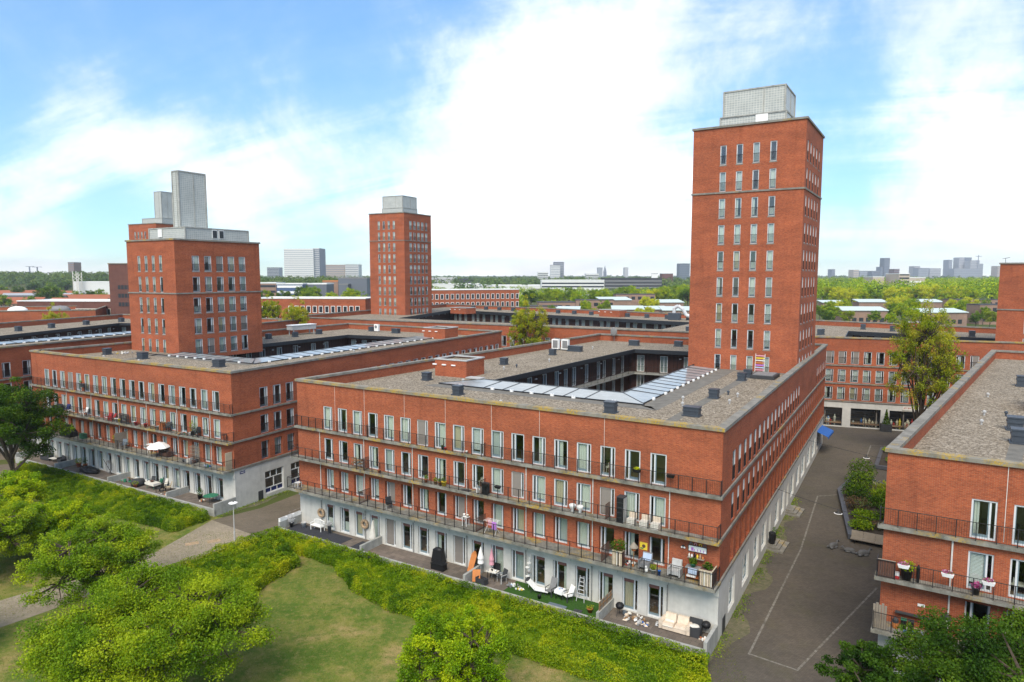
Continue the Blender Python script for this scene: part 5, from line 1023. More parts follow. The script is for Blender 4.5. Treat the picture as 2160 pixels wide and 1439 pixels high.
def building(name, label, x, y, rz, w, d, h, wallm, roofm, rows=None, z=0., win='window_dark', ww=1.1, wh=1.4, roof='flat', group=None, frame=None, sides=(0, 1), parapet=.3, cat='building'):
    """free-standing building; windows are (row z, first, pitch, count) per side"""
    t = thing(name, label, cat, (x, y, z), rz, group); P = [(-w/2, 0), (w/2, 0), (w/2, d), (-w/2, d)]; mb = MB()
    for i in range(4): wall(mb, P[i], P[(i+1) % 4], -.5, h, (), 3.*i)
    mb.build('wall', wallm, t)
    if roof == 'flat': mb = MB(); mb.ring(offset(P, .15), offset(P, -.4), h, h+parapet); mb.face([(*p, h+parapet*.4) for p in offset(P, -.2)]); mb.build('roof', roofm, t)
    elif roof == 'shed': mb = MB(); mb.hexa([(-w/2-.4, -.5, h), (w/2+.4, -.5, h), (w/2+.4, d+.5, h+d*.16), (-w/2-.4, d+.5, h+d*.16), (-w/2-.4, -.5, h+.3), (w/2+.4, -.5, h+.3), (w/2+.4, d+.5, h+d*.16+.3), (-w/2-.4, d+.5, h+d*.16+.3)]); mb.build('roof', roofm, t)
    elif roof == 'gable':
        q_ = h+d*.38; mb = MB()
        for s0, s1, a, c in ((-.4, d/2, h-.2, q_), (d/2, d+.4, q_, h-.2)): mb.hexa([(-w/2-.3, s0, a), (w/2+.3, s0, a), (w/2+.3, s1, c), (-w/2-.3, s1, c), (-w/2-.3, s0, a+.2), (w/2+.3, s0, a+.2), (w/2+.3, s1, c+.2), (-w/2-.3, s1, c+.2)])
        mb.build('roof', roofm, t); mb = MB()
        for x_ in (-w/2, w/2): mb.face([(x_, 0, h), (x_, d, h), (x_, d/2, q_)], [(0, 0)]*3)
        mb.build('gable', wallm, t)
    fk = wmesh(('window', ww, wh, win, frame), lambda m_: m_.box(0, -.06, 0, ww, .02, wh), win); fr = wmesh(('frame', ww, wh, frame), lambda m_: (m_.box(-.14, -.10, -.14, ww+.14, -.02, 0), m_.box(-.14, -.10, wh, ww+.14, -.02, wh+.14), m_.box(-.14, -.10, 0, 0, -.02, wh), m_.box(ww, -.10, 0, ww+.14, -.02, wh)), frame) if frame else None
    for side, zr, a0, pitch, n in (rows or []):
        A = np.array(P[side], float); B_ = np.array(P[(side+1) % 4], float); L = np.linalg.norm(B_-A); e = (B_-A)/L
        for k in range(n):
            a = a0+pitch*k
            if a+ww > L-.2: break
            p = A+e*a; o = obj('window', fk, t, (p[0], p[1], zr), math.atan2(e[1], e[0]))
            if fr: obj('frame', fr, o)
    return t
# brick neighbours
building('apartment_building', 'long red brick building with white framed windows, left of the distant tower', X(652, 212), 212, -.10, 36, 12, 16.6, 'brick', 'roof_white', [(0, z_, a, 1.95, n) for z_ in (12.4, 8.8) for a, n in ((3.0, 3), (11.5, 13))], ww=1.05, wh=1.9, frame='white')
building('apartment_building', 'red brick building with white windows, right of the distant tower', X(1000, 300), 300, .34, 42, 12, 17.4, 'brick', 'roof_white', [(0, z_, 1.5, 2.3, 18) for z_ in (13.6, 10.0, 6.4)], ww=1.1, wh=2.0, frame='white')
building('office_building', 'dark brown brick building left of the short tower with banded windows', X(276, 205), 205, -.05, 12.5, 14, 27.2, 'brick_brown', 'coping_plain', [(0, z_, 2.6, 1.0, 9) for z_ in (19.7, 17.2, 14.6)], ww=.8, wh=1.2)
building('office_wing', 'low brown brick wing with a white roof left of the brown building', X(158, 215), 216, -.08, 40, 14, 15.6, 'brick_brown', 'roof_white', [(0, 11.4, 14, 1.25, 18)], ww=.85, wh=1.9, frame='offwhite')
def pav5(t, H): p = obj('roof_pavilion', None, t, (3, 3, H-.5)); gb_box(p, 0, 0, 0, 10, 8, 2.6, 'plinth', False); gb_box(p, 5.2, 1, 2.6, 8.6, 5, 11.2, 'shaft')
tower('red brick tower hidden behind the short tower, only its top showing', (X(280, 228), 228), (.89, -.456), 14, 14, 13.2, 40.4, 2, 2, 33.2, .72, 1.1, 38.0, 3, pav=pav5, cols_front=[2.9+1.68*q_ for q_ in range(4)], cols_side=[2.3+1.85*q_ for q_ in range(5)])
# low houses with pale roofs
HS = [(1825,332,21,9,6.6,-.1,'near the right square'),(1842,436,18,9,6.6,-.05,'second row right of the tall tower'),(1962,436,17,9,6.6,0,'before the yellow trees'),(1995,318,22,9,6.4,.1,'nearest the right edge tower'),(1760,440,15,8,6.,0,'beside the tall tower edge'),
      (1445,338,22,9,6.4,.0,'left of the tall tower, nearest'),(1415,430,17,9,6.6,.15,'left of the tall tower, upper row'),(1325,350,16,9,6.2,-.1,'beside the yellow tree'),(1195,352,13,8,6.,-.15,'behind the long block roof'),(1300,432,20,10,8.,.2,'with the wide pale roof'),(1395,360,12,8,5.8,.3,'small, before the conifer')]
for i_, (px, D, w_, d_, h_, rz, wh_) in enumerate(HS): building('house', 'low brick house with a pale green roof %s' % wh_, X(px, D), D, rz, w_, d_, h_, 'brick_buff', 'roof_pale', [(0, 1.2, 1.5, 3.2, 6)], ww=2.0, wh=2.0, roof='shed', group='low houses with pale roofs', cat='house')
for i_, (px, D, w_, d_, h_, rz, wh_) in enumerate([(1135,360,20,12,7.4,-.1,'left of the others'),(1175,372,20,12,9.0,.05,'with a dark flat roof'),(1255,395,22,12,9.4,-.05,'in the middle of the estate'),(1340,455,26,12,11.,.0,'tallest, with balconies'),(2062,395,26,12,9.6,0,'left of the right edge tower'),(2098,330,14,10,9.5,0,'with stacked balconies at the right edge tower')]):
    building('flat_house', 'buff brick flat-roofed house %s' % wh_, X(px, D), D, rz, w_, d_, h_, 'brick_buff', 'roof_dark', [(0, z_, 2, 4.2, 6) for z_ in (1.5, h_-3.4)], ww=2.4, wh=2.0, group='buff flat-roofed houses', cat='house')
# red roofed rows on the left
for i_, (px, D, w_, rz, mt) in enumerate([(20,440,40,.0,'roof_red'),(55,480,50,.06,'roof_dark'),(160,430,36,-.03,'roof_red'),(175,500,60,-.04,'roof_red'),(30,560,60,0,'roof_red'),(215,590,44,.03,'roof_red'),(75,540,54,.04,'skyline_b'),(140,620,70,0,'roof_red'),(60,640,60,0,'roof_red')]):
    building('terrace_house', '%s roofed terrace row, %s of the left horizon rows' % ({'roof_red': 'red', 'roof_dark': 'dark', 'skyline_b': 'grey'}[mt], ('first', 'second', 'third', 'fourth', 'fifth', 'sixth', 'seventh', 'eighth', 'ninth')[i_]), X(px, D), D, rz, w_, 10, 5.6, 'brick_buff', mt, [(0, 3.2, 1.5, 2.6, 14)], roof='gable', group='terrace rows on the left', cat='house')
# business park and far blocks
def bands(t, w, h, zs, mat='window_dark', y=-.12, th=1.4, side=None, d=0):
    for z_ in zs: mb = MB(); mb.box(-w/2+.4, y, z_, w/2-.4, y+.1, z_+th); mb.build('window_band', mat, t)
def far_block(label, px0, px1, D, ytop, mat, roofm='grey_light', depth=25, z_bands=None, cat='building', bm='window_dark', th=1.6, name='office_building'):
    x0, x1 = X(px0, D), X(px1, D); h = 24-(ytop-580)*D/1440.; t = building(name, label, (x0+x1)/2, D, 0, x1-x0, depth, h, mat, roofm, parapet=.8)
    if z_bands: bands(t, x1-x0, h, np.arange(z_bands[0], h-1.2, z_bands[1]), bm, th=th)
    return t
far_block('big white office slab with fine grid facade left of centre', 602, 664, 1250, 526, 'facade_white', 'roof_white', 40, (6, 3.4), bm='skyline_b', th=1.0)
far_block('dark glazed end of the big office slab', 664.5, 677, 1255, 525, 'skyline_a', 'roof_white', 40, (6, 3.4), bm='facade_white', th=.9)
far_block('beige office with tan roof right of the big slab', 683, 729, 1400, 560, 'facade_beige', 'roof_red', 30, (5, 3.6), bm='skyline_a')
far_block('pale office block beside the beige one', 730, 758, 1380, 559, 'facade_white', 'grey', 30, (5, 3.6), bm='skyline_a')
far_block('small grey office left of the big slab', 566, 591, 1900, 565, 'skyline_b', 'grey', 30, (6, 4))
far_block('blue glazed workshop under the trees', 585, 640, 480, 600, 'facade_blue', 'roof_white', 20, (3, 4), bm='white'); far_block('brick school wing beside the blue workshop', 545, 584, 500, 598, 'brick_buff', 'roof_white', 20, (3, 4)); far_block('dark flat hall right of the blue workshop', 641, 690, 490, 600, 'facade_grey', 'roof_white', 20)
far_block('orange brick hall behind the trees', 682, 714, 520, 594, 'brick_buff', 'orange', 20); far_block('dark grey hall left of the distant tower', 715, 775, 470, 588, 'facade_grey', 'grey', 24); far_block('lower grey porch of the dark hall', 716, 735, 462, 601, 'facade_grey', 'grey', 8)
far_block('low white warehouse right of the distant tower', 912, 1010, 900, 600, 'facade_white', 'roof_white', 60); far_block('pale grey warehouse roof further back', 910, 960, 1100, 587, 'skyline_c', 'roof_white', 60); far_block('dark flat roofed store among the warehouses', 958, 994, 1050, 589, 'charcoal', 'charcoal', 40)
far_block('white warehouse wing joining the long office', 1010, 1142, 800, 603, 'facade_white', 'roof_white', 50); t_ = far_block('long white office on slanted columns', 1142, 1274, 740, 592, 'facade_white', 'roof_white', 30, (10.5, 3.6))
mb = MB()
for px in range(1195, 1272, 9): x_ = X(px, 740)-t_.location.x; mb.tube((x_, -.6, 0), (x_+1.6, -.6, 8.5), .35, n=5); mb.tube((x_+3.2, -.6, 0), (x_+1.6, -.6, 8.5), .35, n=5)
mb.build('slanted_column', 'white', t_); far_block('glazed base left of the long white office', 1121, 1180, 730, 611, 'bluegrey', 'grey', 20)
far_block('long dark office right of the white one', 1275, 1395, 860, 588, 'charcoal', 'charcoal', 40, (3, 4.2), bm='grey'); far_block('white office tower on the centre horizon', 1161, 1181, 1500, 560, 'facade_white', 'charcoal', 25, (6, 3.6), bm='skyline_b'); far_block('dark top rising behind the white office tower', 1168, 1189, 1530, 554, 'skyline_a', 'charcoal', 25, (6, 3.8), bm='skyline_c', th=1.)
far_block('white striped office left of the centre tower', 1134, 1156, 1450, 575, 'facade_white', 'roof_white', 25, (4, 3.6)); far_block('white striped low office right of the centre tower', 1235, 1262, 1500, 578, 'facade_white', 'roof_white', 25, (4, 3.6))
far_block('mirrored office cube left of the tall tower', 1432, 1453, 1600, 557, 'skyline_a', 'charcoal', 30, (6, 5), bm='bluegrey', th=3.5); far_block('grey slab on the centre horizon', 1260, 1270, 2600, 565, 'skyline_b', 'grey'); far_block('pale slab on the centre horizon', 1316, 1324, 2400, 565, 'skyline_c', 'grey')
far_block('dark red office under the mirrored cube', 1395, 1418, 1300, 578, 'brick_brown', 'grey', 20); far_block('white billboard left of the dark red office', 1373, 1386, 1200, 578, 'white', 'grey', 2)
sp_ = thing('church_spire', 'thin dark church spire on the centre horizon', 'church', (X(1275, 2400), 2400, 0)); mb = MB(); mb.box(-5, -5, 0, 5, 5, 34); mb.build('tower', 'skyline_a', sp_); mb = MB(); mb.lathe([(6, 34), (.2, 56)], 8); mb.build('spire', 'skyline_a', sp_)
for l_, px0, px1, yt, mt, D in [('dark blue glass tower, tallest on the right skyline', 1861, 1872, 545, 'facade_grey', 3000), ('lower wing of the dark blue glass tower', 1854, 1861, 563.5, 'skyline_a', 3010), ('wide dark office left of the blue glass tower', 1836, 1853, 572, 'facade_grey', 2900), ('beige tower at the left of the right skyline', 1797, 1808, 570, 'facade_beige', 2600), ('grey stepped office of the right skyline', 1810, 1826, 572, 'skyline_b', 2700),
                             ('small dark slab at the far left of the right skyline', 1751, 1758, 568.5, 'skyline_a', 3200), ('pale grey slab in the middle of the right skyline', 1924, 1936, 562.5, 'skyline_c', 2900), ('rounded grey office of the right skyline', 1933, 1954, 566, 'skyline_b', 2850), ('broad pale block of the right skyline', 1957, 1980, 566.5, 'skyline_c', 2900), ('slim greenish slab tower of the right skyline', 1996, 2003, 549, 'skyline_b', 3000),
                             ('white slim tower left of the dark twin', 2017, 2028, 544, 'skyline_c', 3000), ('dark violet tower beside the white one', 2029.5, 2043, 544, 'skyline_a', 3050), ('tower under construction with orange top', 2041, 2060, 550, 'skyline_c', 2950), ('grey round-cornered tower at the right of the group', 2060, 2068, 557, 'skyline_b', 3000), ('low grey base block of the tower group', 2008, 2062, 567, 'skyline_b', 2880), ('brown domed block of the right skyline', 1882, 1893, 568, 'brick_brown', 2800), ('pinkish slab at the right edge tower', 2099, 2106, 562, 'facade_beige', 2900)]:
    far_block(l_, px0, px1, D, yt, mt, 'grey', 40, (8, 7), bm='skyline_a' if mt != 'skyline_a' else 'bluegrey', th=2.0, name='skyline_building')
far_block('cream school building above the right wood', 1893, 1915, 700, 578.5, 'facade_beige', 'roof_white', 25, (9, 3.6)); far_block('low cream wing of the school building', 1915, 1949, 700, 586.5, 'facade_beige', 'roof_white', 20, (9, 3.6), bm='white'); far_block('cream flat hall left of the school', 1838, 1862, 720, 585, 'facade_beige', 'roof_white', 20)
far_block('brown tower block on the left wooded rise', 149, 161, 1150, 554.5, 'brick_buff', 'grey', 20, (14, 3.5), bm='skyline_a'); far_block('low white building by the lattice mast', 158, 236, 560, 596, 'facade_white', 'roof_white', 20)
mast = thing('lattice_mast', 'pale lattice mast on the left before the wooded rise', 'mast', (X(167, 555), 555, 0)); mb = MB()
for x_ in (-2.2, 2.2):
    for y_ in (-2.2, 2.2): mb.tube((x_, y_, 0), (x_, y_, 26 if x_ > 0 else 27), .28, n=4)
for k in range(9):
    for y_ in (-2.2, 2.2): mb.tube((-2.2, y_, 2.8*k), (2.2, y_, 2.8*k+2.8), .16, n=4); mb.tube((2.2, y_, 2.8*k), (-2.2, y_, 2.8*k+2.8), .16, n=4)
mb.build('lattice', 'offwhite', mast)
for l_, x0, x1, D, top in (('left', 68, 69.5, 1300, 563), ('right', 84, 85.5, 1300, 564)):
    c_ = thing('gantry_crane', '%s dark gantry mast on the far left horizon' % l_, 'crane', (X(x0, D), D, 0)); mb = MB(); hh = 24-(top-580)*D/1440; mb.box(-.8, -.8, 0, .8, .8, hh); mb.build('mast', 'skyline_a', c_); mb = MB(); mb.box(-7 if l_ == 'left' else -9, -.5, hh, 9, .5, hh+.8); mb.build('jib', 'skyline_a', c_)
cr = thing('tower_crane', 'tower crane above the tower under construction on the skyline', 'crane', (X(2057, 2940), 2940, 0)); mb = MB(); mb.box(-1, -1, 0, 1, 1, 108); mb.build('mast', 'skyline_a', cr); mb = MB(); mb.box(-12, -.7, 102, 14, .7, 104); mb.build('jib', 'skyline_a', cr)
def car(label, x, y, rz, mat):
    t = thing('parked_car', label, 'car', (x, y, 0), rz); mb = MB(); mb.hexa([(-2.1, -.85, .3), (2.1, -.85, .3), (2.1, .85, .3), (-2.1, .85, .3), (-2.05, -.85, .85), (2.0, -.85, .8), (2.0, .85, .8), (-2.05, .85, .85)]); mb.build('body', mat, t)
    mb = MB(); mb.hexa([(-1.7, -.78, .85), (1.0, -.78, .82), (1.0, .78, .82), (-1.7, .78, .85), (-1.2, -.65, 1.42), (.4, -.65, 1.42), (.4, .65, 1.42), (-1.2, .65, 1.42)]); mb.build('cabin', 'window_dark', t)
    for x_ in (-1.3, 1.3):
        for y_ in (-.85, .85): mb = MB(); mb.tube((x_, y_-.1, .32), (x_, y_+.1, .32), .32, n=12); mb.build('wheel', 'rubber', t)
car('dark parked car between the pale roofed houses on the right', X(1873, 300), 300, .1, 'car_dark'); car('white parked car in front of the dark one', X(1868, 292), 292, .1, 'white')

ORD = 'first second third fourth fifth sixth seventh eighth ninth tenth eleventh twelfth thirteenth fourteenth fifteenth sixteenth seventeenth eighteenth nineteenth twentieth'.split()+['number %d' % k_ for k_ in range(21, 60)]
for (k, where), L_ in FT.items():
    for i_, (_, t_) in enumerate(sorted(L_, key=lambda z_: z_[0])): t_['label'] = '%s tree %s%s' % (NM[k], where, '' if len(L_) == 1 else ', %s from left' % ORD[i_])
# ------------------------------------------------------------------ things on terraces, balconies and roofs
def put(bk, name, label, cat, u, fwd, z, rz=0., group=None, s=1.):
    w_ = bk.world(u, -fwd, z); t = thing(name, label, cat, w_, bk.t.rotation_euler[2]+rz, group); t.scale = (s, s, s); return t
def part(t, name, mat, fn, smooth=False): mb = MB(); mb.smooth = smooth; fn(mb); return mb.build(name, mat, t)
def bx(*a): return lambda m_: m_.box(*a)
def legs(t, mat, w, d, h, r=.025, name='leg'):
    for x_ in (-w/2, w/2):
        for y_ in (-d/2, d/2): part(t, name, mat, lambda m_: m_.tube((x_, y_, 0), (x_, y_, h), r, n=6))
def chair(bk, label, u, f, z, rz=0., seat='charcoal', frame='black', high=.95, arms=True, recl=.18, cat='chair', s=1.):
    t = put(bk, 'garden_chair', label, cat, u, f, z, rz, None, s)
    part(t, 'seat', seat, lambda m_: m_.hexa([(-.26, -.28, .42), (.26, -.28, .42), (.26, .24, .38), (-.26, .24, .38), (-.26, -.28, .46), (.26, -.28, .46), (.26, .24, .42), (-.26, .24, .42)]))
    part(t, 'backrest', seat, lambda m_: m_.hexa([(-.26, .22, .42), (.26, .22, .42), (.26, .26, .42), (-.26, .26, .42), (-.25, .22+recl, high), (.25, .22+recl, high), (.25, .26+recl, high), (-.25, .26+recl, high)]))
    legs(t, frame, .5, .5, .42, .018)
    if arms:
        for x_ in (-.29, .29): part(t, 'armrest', frame, bx(x_-.025, -.26, .63, x_+.025, .28, .66)); part(t, 'armrest_post', frame, bx(x_-.02, -.24, .0, x_+.02, -.2, .63))
    return t
def table(bk, label, u, f, z, w=.7, d=.7, h=.72, top='wood', frame='black', rz=0., round_=False, cloth=None):
    t = put(bk, 'garden_table', label, 'table', u, f, z, rz)
    if round_: part(t, 'table_top', top, lambda m_: m_.lathe([(w/2, h-.03), (w/2, h)], 16))
    else: part(t, 'table_top', top, bx(-w/2, -d/2, h-.03, w/2, d/2, h))
    legs(t, frame, w*.75, d*.75, h-.03)
    if cloth: part(t, 'cloth', cloth, lambda m_: m_.hexa([(-w/2-.03, -d/2-.03, h-.22), (w/2+.03, -d/2-.03, h-.26), (w/2+.03, d/2+.03, h-.22), (-w/2-.03, d/2+.03, h-.2), (-w/2-.01, -d/2-.01, h+.008), (w/2+.01, -d/2-.01, h+.008), (w/2+.01, d/2+.01, h+.008), (-w/2-.01, d/2+.01, h+.008)]))
    return t
def blob_leaves(n, r, hz, z, fl=1.): g = RNG.normal(size=(n, 3)); g /= np.linalg.norm(g, axis=1)[:, None]; g *= RNG.uniform(.45, 1, n)[:, None]; return g*np.array([r, r*fl, hz])+np.array([0, 0, z])
def pot(bk, label, u, f, z, mat='terracotta', r=.17, h=.3, plant='leaf_mid', pr=.26, ph=.3, cat='potted plant', n=120):
    t = put(bk, 'plant_pot', label, cat, u, f, z); part(t, 'pot', mat, lambda m_: m_.lathe([(r*.7, 0), (r, h), (r*1.08, h), (r*1.08, h+.03), (r*.9, h+.03), (r*.85, h-.03)], 12), True)
    if plant: obj('foliage', leaves('foliage', blob_leaves(n, pr, ph, h+ph*.75), .12, plant), t)
    return t
def parasol_closed(bk, label, u, f, z, mat, h=2.2, r=.2, lean=.0):
    t = put(bk, 'parasol', label, 'parasol', u, f, z); part(t, 'pole', 'grey_light', lambda m_: m_.tube((0, 0, 0), (lean*.3, 0, h+.1), .022, n=6)); part(t, 'canopy', mat, lambda m_: m_.lathe([(r*.5, h*.42), (r, h*.45), (r*.85, h*.55), (r*1.0, h*.62), (r*.6, h*.8), (.03, h)], 9)); return t
def hang_box(bk, label, u, f, z, mat, flower=None, w=.55, group=None):
    t = put(bk, 'flower_box', label, 'flower box', u, f, z, 0, group); part(t, 'trough', mat, lambda m_: m_.hexa([(-w/2+.06, -.08, 0), (w/2-.06, -.08, 0), (w/2-.06, .08, 0), (-w/2+.06, .08, 0), (-w/2, -.12, .19), (w/2, -.12, .19), (w/2, .12, .19), (-w/2, .12, .19)]))
    for x_ in (-w*.3, w*.3): part(t, 'hook', 'charcoal', lambda m_: m_.tube((x_, .1, .1), (x_, .14, .24), .012, n=4))
    if flower:
        for fl, n_, ml in flower: obj('flowers' if 'flower' in fl else 'foliage', leaves('flowers', blob_leaves(n_, w*.46, .11, .27, .36), .085*ml, fl), t)
    return t
def slat_planter(bk, label, u, f, z, w, d, h, n, plant=None, mats=('wood_pale', 'beige', 'wood_pale', 'offwhite'), rz=0.):
    t = put(bk, 'slatted_planter', label, 'planter', u, f, z, rz); part(t, 'box', 'wood_dark', bx(-w/2, -d/2, 0, w/2, d/2, h-.05))
    for k in range(n): x0 = -w/2+w*k/n; part(t, 'slat', mats[k % len(mats)], bx(x0+.008, -d/2-.025, .03, x0+w/n-.008, -d/2-.002, h))
    part(t, 'rim', 'wood_pale', lambda m_: (m_.box(-w/2, -d/2-.03, h, w/2, -d/2+.05, h+.04), m_.box(w/2-.05, -d/2+.05, h, w/2+.02, d/2, h+.04)))
    if plant: obj('bush', leaves('bush', blob_leaves(*plant), .13, 'leaf_dark'), t)
    return t
def kettle(bk, label, u, f, z):
    t = put(bk, 'kettle_barbecue', label, 'barbecue', u, f, z); part(t, 'bowl', 'black', lambda m_: m_.lathe([(.1, .5), (.26, .6), (.3, .74), (.3, .78), (.22, .9), (.06, .97), (.02, 1.0)], 14), True)
    for k in range(3): a = 2.1*k; part(t, 'leg', 'charcoal', lambda m_: m_.tube((.16*math.cos(a), .16*math.sin(a), .56), (.28*math.cos(a), .28*math.sin(a), 0), .014, n=5))
    return t
def heap(bk, label, u, f, z, mats, n=10, r=.45, cat='clutter', name='clutter_heap', s=.2):
    """loose household items lying together; every item its own mesh"""
    t = put(bk, name, label, cat, u, f, z); rr = random.Random(int(u*100))
    for k in range(n+n//2):
        x_, y_ = rr.uniform(-r, r), rr.uniform(-r*.6, r*.6); q_ = rr.uniform(.45, 1.15)*s; mt = rr.choice(mats); zz_ = rr.uniform(0, .06); a_ = rr.uniform(0, 3); ca, sa = math.cos(a_)*q_, math.sin(a_)*q_
        if k % 4 == 0: fn = lambda m_: m_.hexa([(x_-ca*.6, y_-sa*.5, zz_), (x_+sa*.5, y_-ca*.4, zz_), (x_+ca*.6, y_+sa*.5, zz_), (x_-sa*.5, y_+ca*.4, zz_), (x_-ca*.55, y_-sa*.5, zz_+q_*.8), (x_+sa*.5, y_-ca*.4, zz_+q_*.75), (x_+ca*.55, y_+sa*.5, zz_+q_*.8), (x_-sa*.5, y_+ca*.4, zz_+q_*.85)]); nm_ = 'carton'
        elif k % 4 == 1: fn = lambda m_: m_.ball((x_, y_, q_*.3+zz_), q_*.6, 8, 5, (1, 1, .6), .3); nm_ = 'bag'
        elif k % 4 == 2: fn = lambda m_: m_.hexa([(x_-ca, y_-sa, zz_+.01), (x_+sa*.7, y_-ca*.7, zz_+.0), (x_+ca, y_+sa, zz_+.02), (x_-sa*.7, y_+ca*.7, zz_+.0), (x_-ca*.8, y_-sa*.8, zz_+.05), (x_+sa*.5, y_-ca*.5, zz_+.09), (x_+ca*.8, y_+sa*.8, zz_+.04), (x_-sa*.5, y_+ca*.5, zz_+.10)]); nm_ = 'rag'
        else: fn = lambda m_: m_.lathe([(q_*.28, 0), (q_*.34, q_*.7), (q_*.2, q_*.75), (q_*.2, q_*.9)], 8, (x_, y_), zz_); nm_ = 'jar'
        part(t, nm_, mt, fn)
    return t
def m_terrace():
    T = .575
    # first terrace, white and grey set
    t = put(m, 'metal_bucket', 'white enamel bucket left of the white bench', 'bucket', 1.5, .95, T); part(t, 'bucket', 'grey_light', lambda m_: m_.lathe([(.19, 0), (.25, .45), (.27, .47), (.27, .5), (.23, .5), (.21, .08)], 14), True)
    t = put(m, 'white_bench', 'white wooden garden bench with a curved back on the first terrace', 'bench', 3.1, .75, T)
    part(t, 'seat', 'white', bx(-.7, -.25, .41, .7, .22, .46)); legs(t, 'white', 1.3, .44, .41, .035)
    for x_ in (-.66, .66): part(t, 'armrest', 'white', bx(x_-.03, -.25, .64, x_+.03, .24, .68)); part(t, 'armrest_post', 'white', bx(x_-.025, -.24, .41, x_+.025, -.19, .64))
    for k in range(11): x_ = -.62+.124*k; part(t, 'slat', 'white', bx(x_-.02, .22, .46, x_+.02, .25, .80+.14*math.cos(x_*2.2)))
    part(t, 'top_rail', 'white', lambda m_: [m_.tube((-.66+.132*k, .235, .80+.14*math.cos((-.66+.132*k)*2.2)), (-.66+.132*(k+1), .235, .80+.14*math.cos((-.66+.132*(k+1))*2.2)), .035, n=6) for k in range(10)])
    pot(m, 'tall grey planter with white flowers right of the white bench', 4.6, .7, T, 'grey', .2, .72, 'flower_white', .3, .25, n=160); pot(m, 'white flowering plant in the corner behind the trough planters', .45, 1.5, T, 'charcoal', .2, .4, 'flower_white', .35, .42, n=220)
    for k in range(3):
        t = put(m, 'trough_planter', ('white trough planter on the end wall, nearest the building', 'white trough planter in the middle of the end wall', 'white trough planter on the end wall, nearest the hedge')[k], 'planter', .0, .45+.82*k, 1.3, math.pi/2, 'white trough planters'); part(t, 'trough', 'white', lambda m_: (m_.box(-.4, -.13, 0, .4, -.1, .3), m_.box(-.4, .1, 0, .4, .13, .3), m_.box(-.4, -.1, 0, -.37, .1, .3), m_.box(.37, -.1, 0, .4, .1, .3))); part(t, 'soil', 'soil', bx(-.37, -.1, 0, .37, .1, .22))
    for u_, l_ in ((2.98, 'above the white bench'), (8.45, 'right of the first terrace windows')):
        t = put(m, 'twig_wreath', 'round twig wreath hung on the downpipe %s' % l_, 'wreath', u_, .17, 2.0, 0, 'twig wreaths'); part(t, 'wreath', 'beige_dark', lambda m_: [m_.tube((.32*math.cos(a), -.02*math.sin(7*a), .32*math.sin(a)), (.32*math.cos(a+.42), -.02*math.sin(7*a+3), .32*math.sin(a+.42)), .13, n=6) for a in np.arange(0, 6.28, .4)])
    t = put(m, 'cloth_parasol', 'furled white parasol leaning at the first terrace divider', 'parasol', 9.75, .55, T); part(t, 'pole', 'grey_light', lambda m_: m_.tube((0, 0, 0), (.12, 0, 2.3), .02)); part(t, 'cloth', 'offwhite', lambda m_: m_.hexa([(-.35, -.1, .55), (.25, -.12, .35), (.3, .08, .4), (-.3, .1, .6), (.02, -.03, 2.15), (.14, -.03, 2.2), (.14, .03, 2.2), (.02, .03, 2.15)]))
    # second terrace
    t = put(m, 'covered_barbecue', 'barbecue under a black cover on the second terrace', 'barbecue', 17.0, .55, T); part(t, 'cover', 'black', lambda m_: m_.hexa([(-.55, -.32, .1), (.55, -.32, .1), (.55, .32, .1), (-.55, .32, .1), (-.42, -.2, 1.12), (.38, -.2, 1.08), (.4, .22, 1.15), (-.42, .22, 1.15)])); part(t, 'dome', 'black', lambda m_: m_.ball((0, 0, 1.05), .4, 10, 6, (1, .6, .6)), True); legs(t, 'charcoal', .9, .5, .1)
    t = put(m, 'storage_box', 'low black storage box in front of the covered barbecue', 'box', 17.8, 1.55, T); part(t, 'box', 'black', bx(-.6, -.28, 0, .6, .28, .45)); part(t, 'lid', 'black', bx(-.63, -.31, .45, .63, .31, .52))
    t = put(m, 'surfboard', 'orange board leaning on the wall beside the second divider', 'board', 20.2, .35, T); part(t, 'board', 'orange', lambda m_: m_.hexa([(-.28, -.3, 0), (.22, -.3, 0), (.22, -.25, 0), (-.28, -.25, 0), (-.2, .22, 1.25), (.3, .22, 1.2), (.3, .27, 1.2), (-.2, .27, 1.25)])); part(t, 'nose', 'orange', lambda m_: m_.hexa([(-.2, .22, 1.25), (.3, .22, 1.2), (.3, .27, 1.2), (-.2, .27, 1.25), (-.02, .3, 1.5), (.16, .3, 1.48), (.16, .34, 1.48), (-.02, .34, 1.5)]))
    # third terrace
    parasol_closed(m, 'furled white parasol standing by the second divider', 21.35, .8, T, 'white', 2.35, .26, .1); parasol_closed(m, 'furled pink parasol beside the white one', 22.2, .55, T, 'pink', 2.3, .2)
    table(m, 'cluttered garden table under the furled parasols', 22.5, .85, T, .9, .6, .7, 'offwhite'); heap(m, 'crockery and cloths piled on the cluttered garden table', 22.5, .85, T+.7, ['white', 'grey_light', 'black', 'offwhite'], 9, .35, s=.14)
    t = put(m, 'leaning_canvas', 'orange patterned canvas leaning beside the second divider', 'canvas', 21.55, 1.7, T, .5); part(t, 'canvas', 'orange', lambda m_: m_.hexa([(-.3, -.2, .02), (.3, -.2, .02), (.3, -.16, .02), (-.3, -.16, .02), (-.3, .1, .85), (.3, .1, .85), (.3, .14, .85), (-.3, .14, .85)]))
    t = put(m, 'storage_crate', 'dark open crate in front of the cluttered table', 'crate', 22.15, 1.85, T, -.2); part(t, 'crate', 'charcoal', lambda m_: (m_.box(-.45, -.25, 0, .45, -.21, .45), m_.box(-.45, .21, 0, .45, .25, .45), m_.box(-.45, -.21, 0, -.41, .21, .45), m_.box(.41, -.21, 0, .45, .21, .45), m_.box(-.41, -.21, 0, .41, .21, .05)))
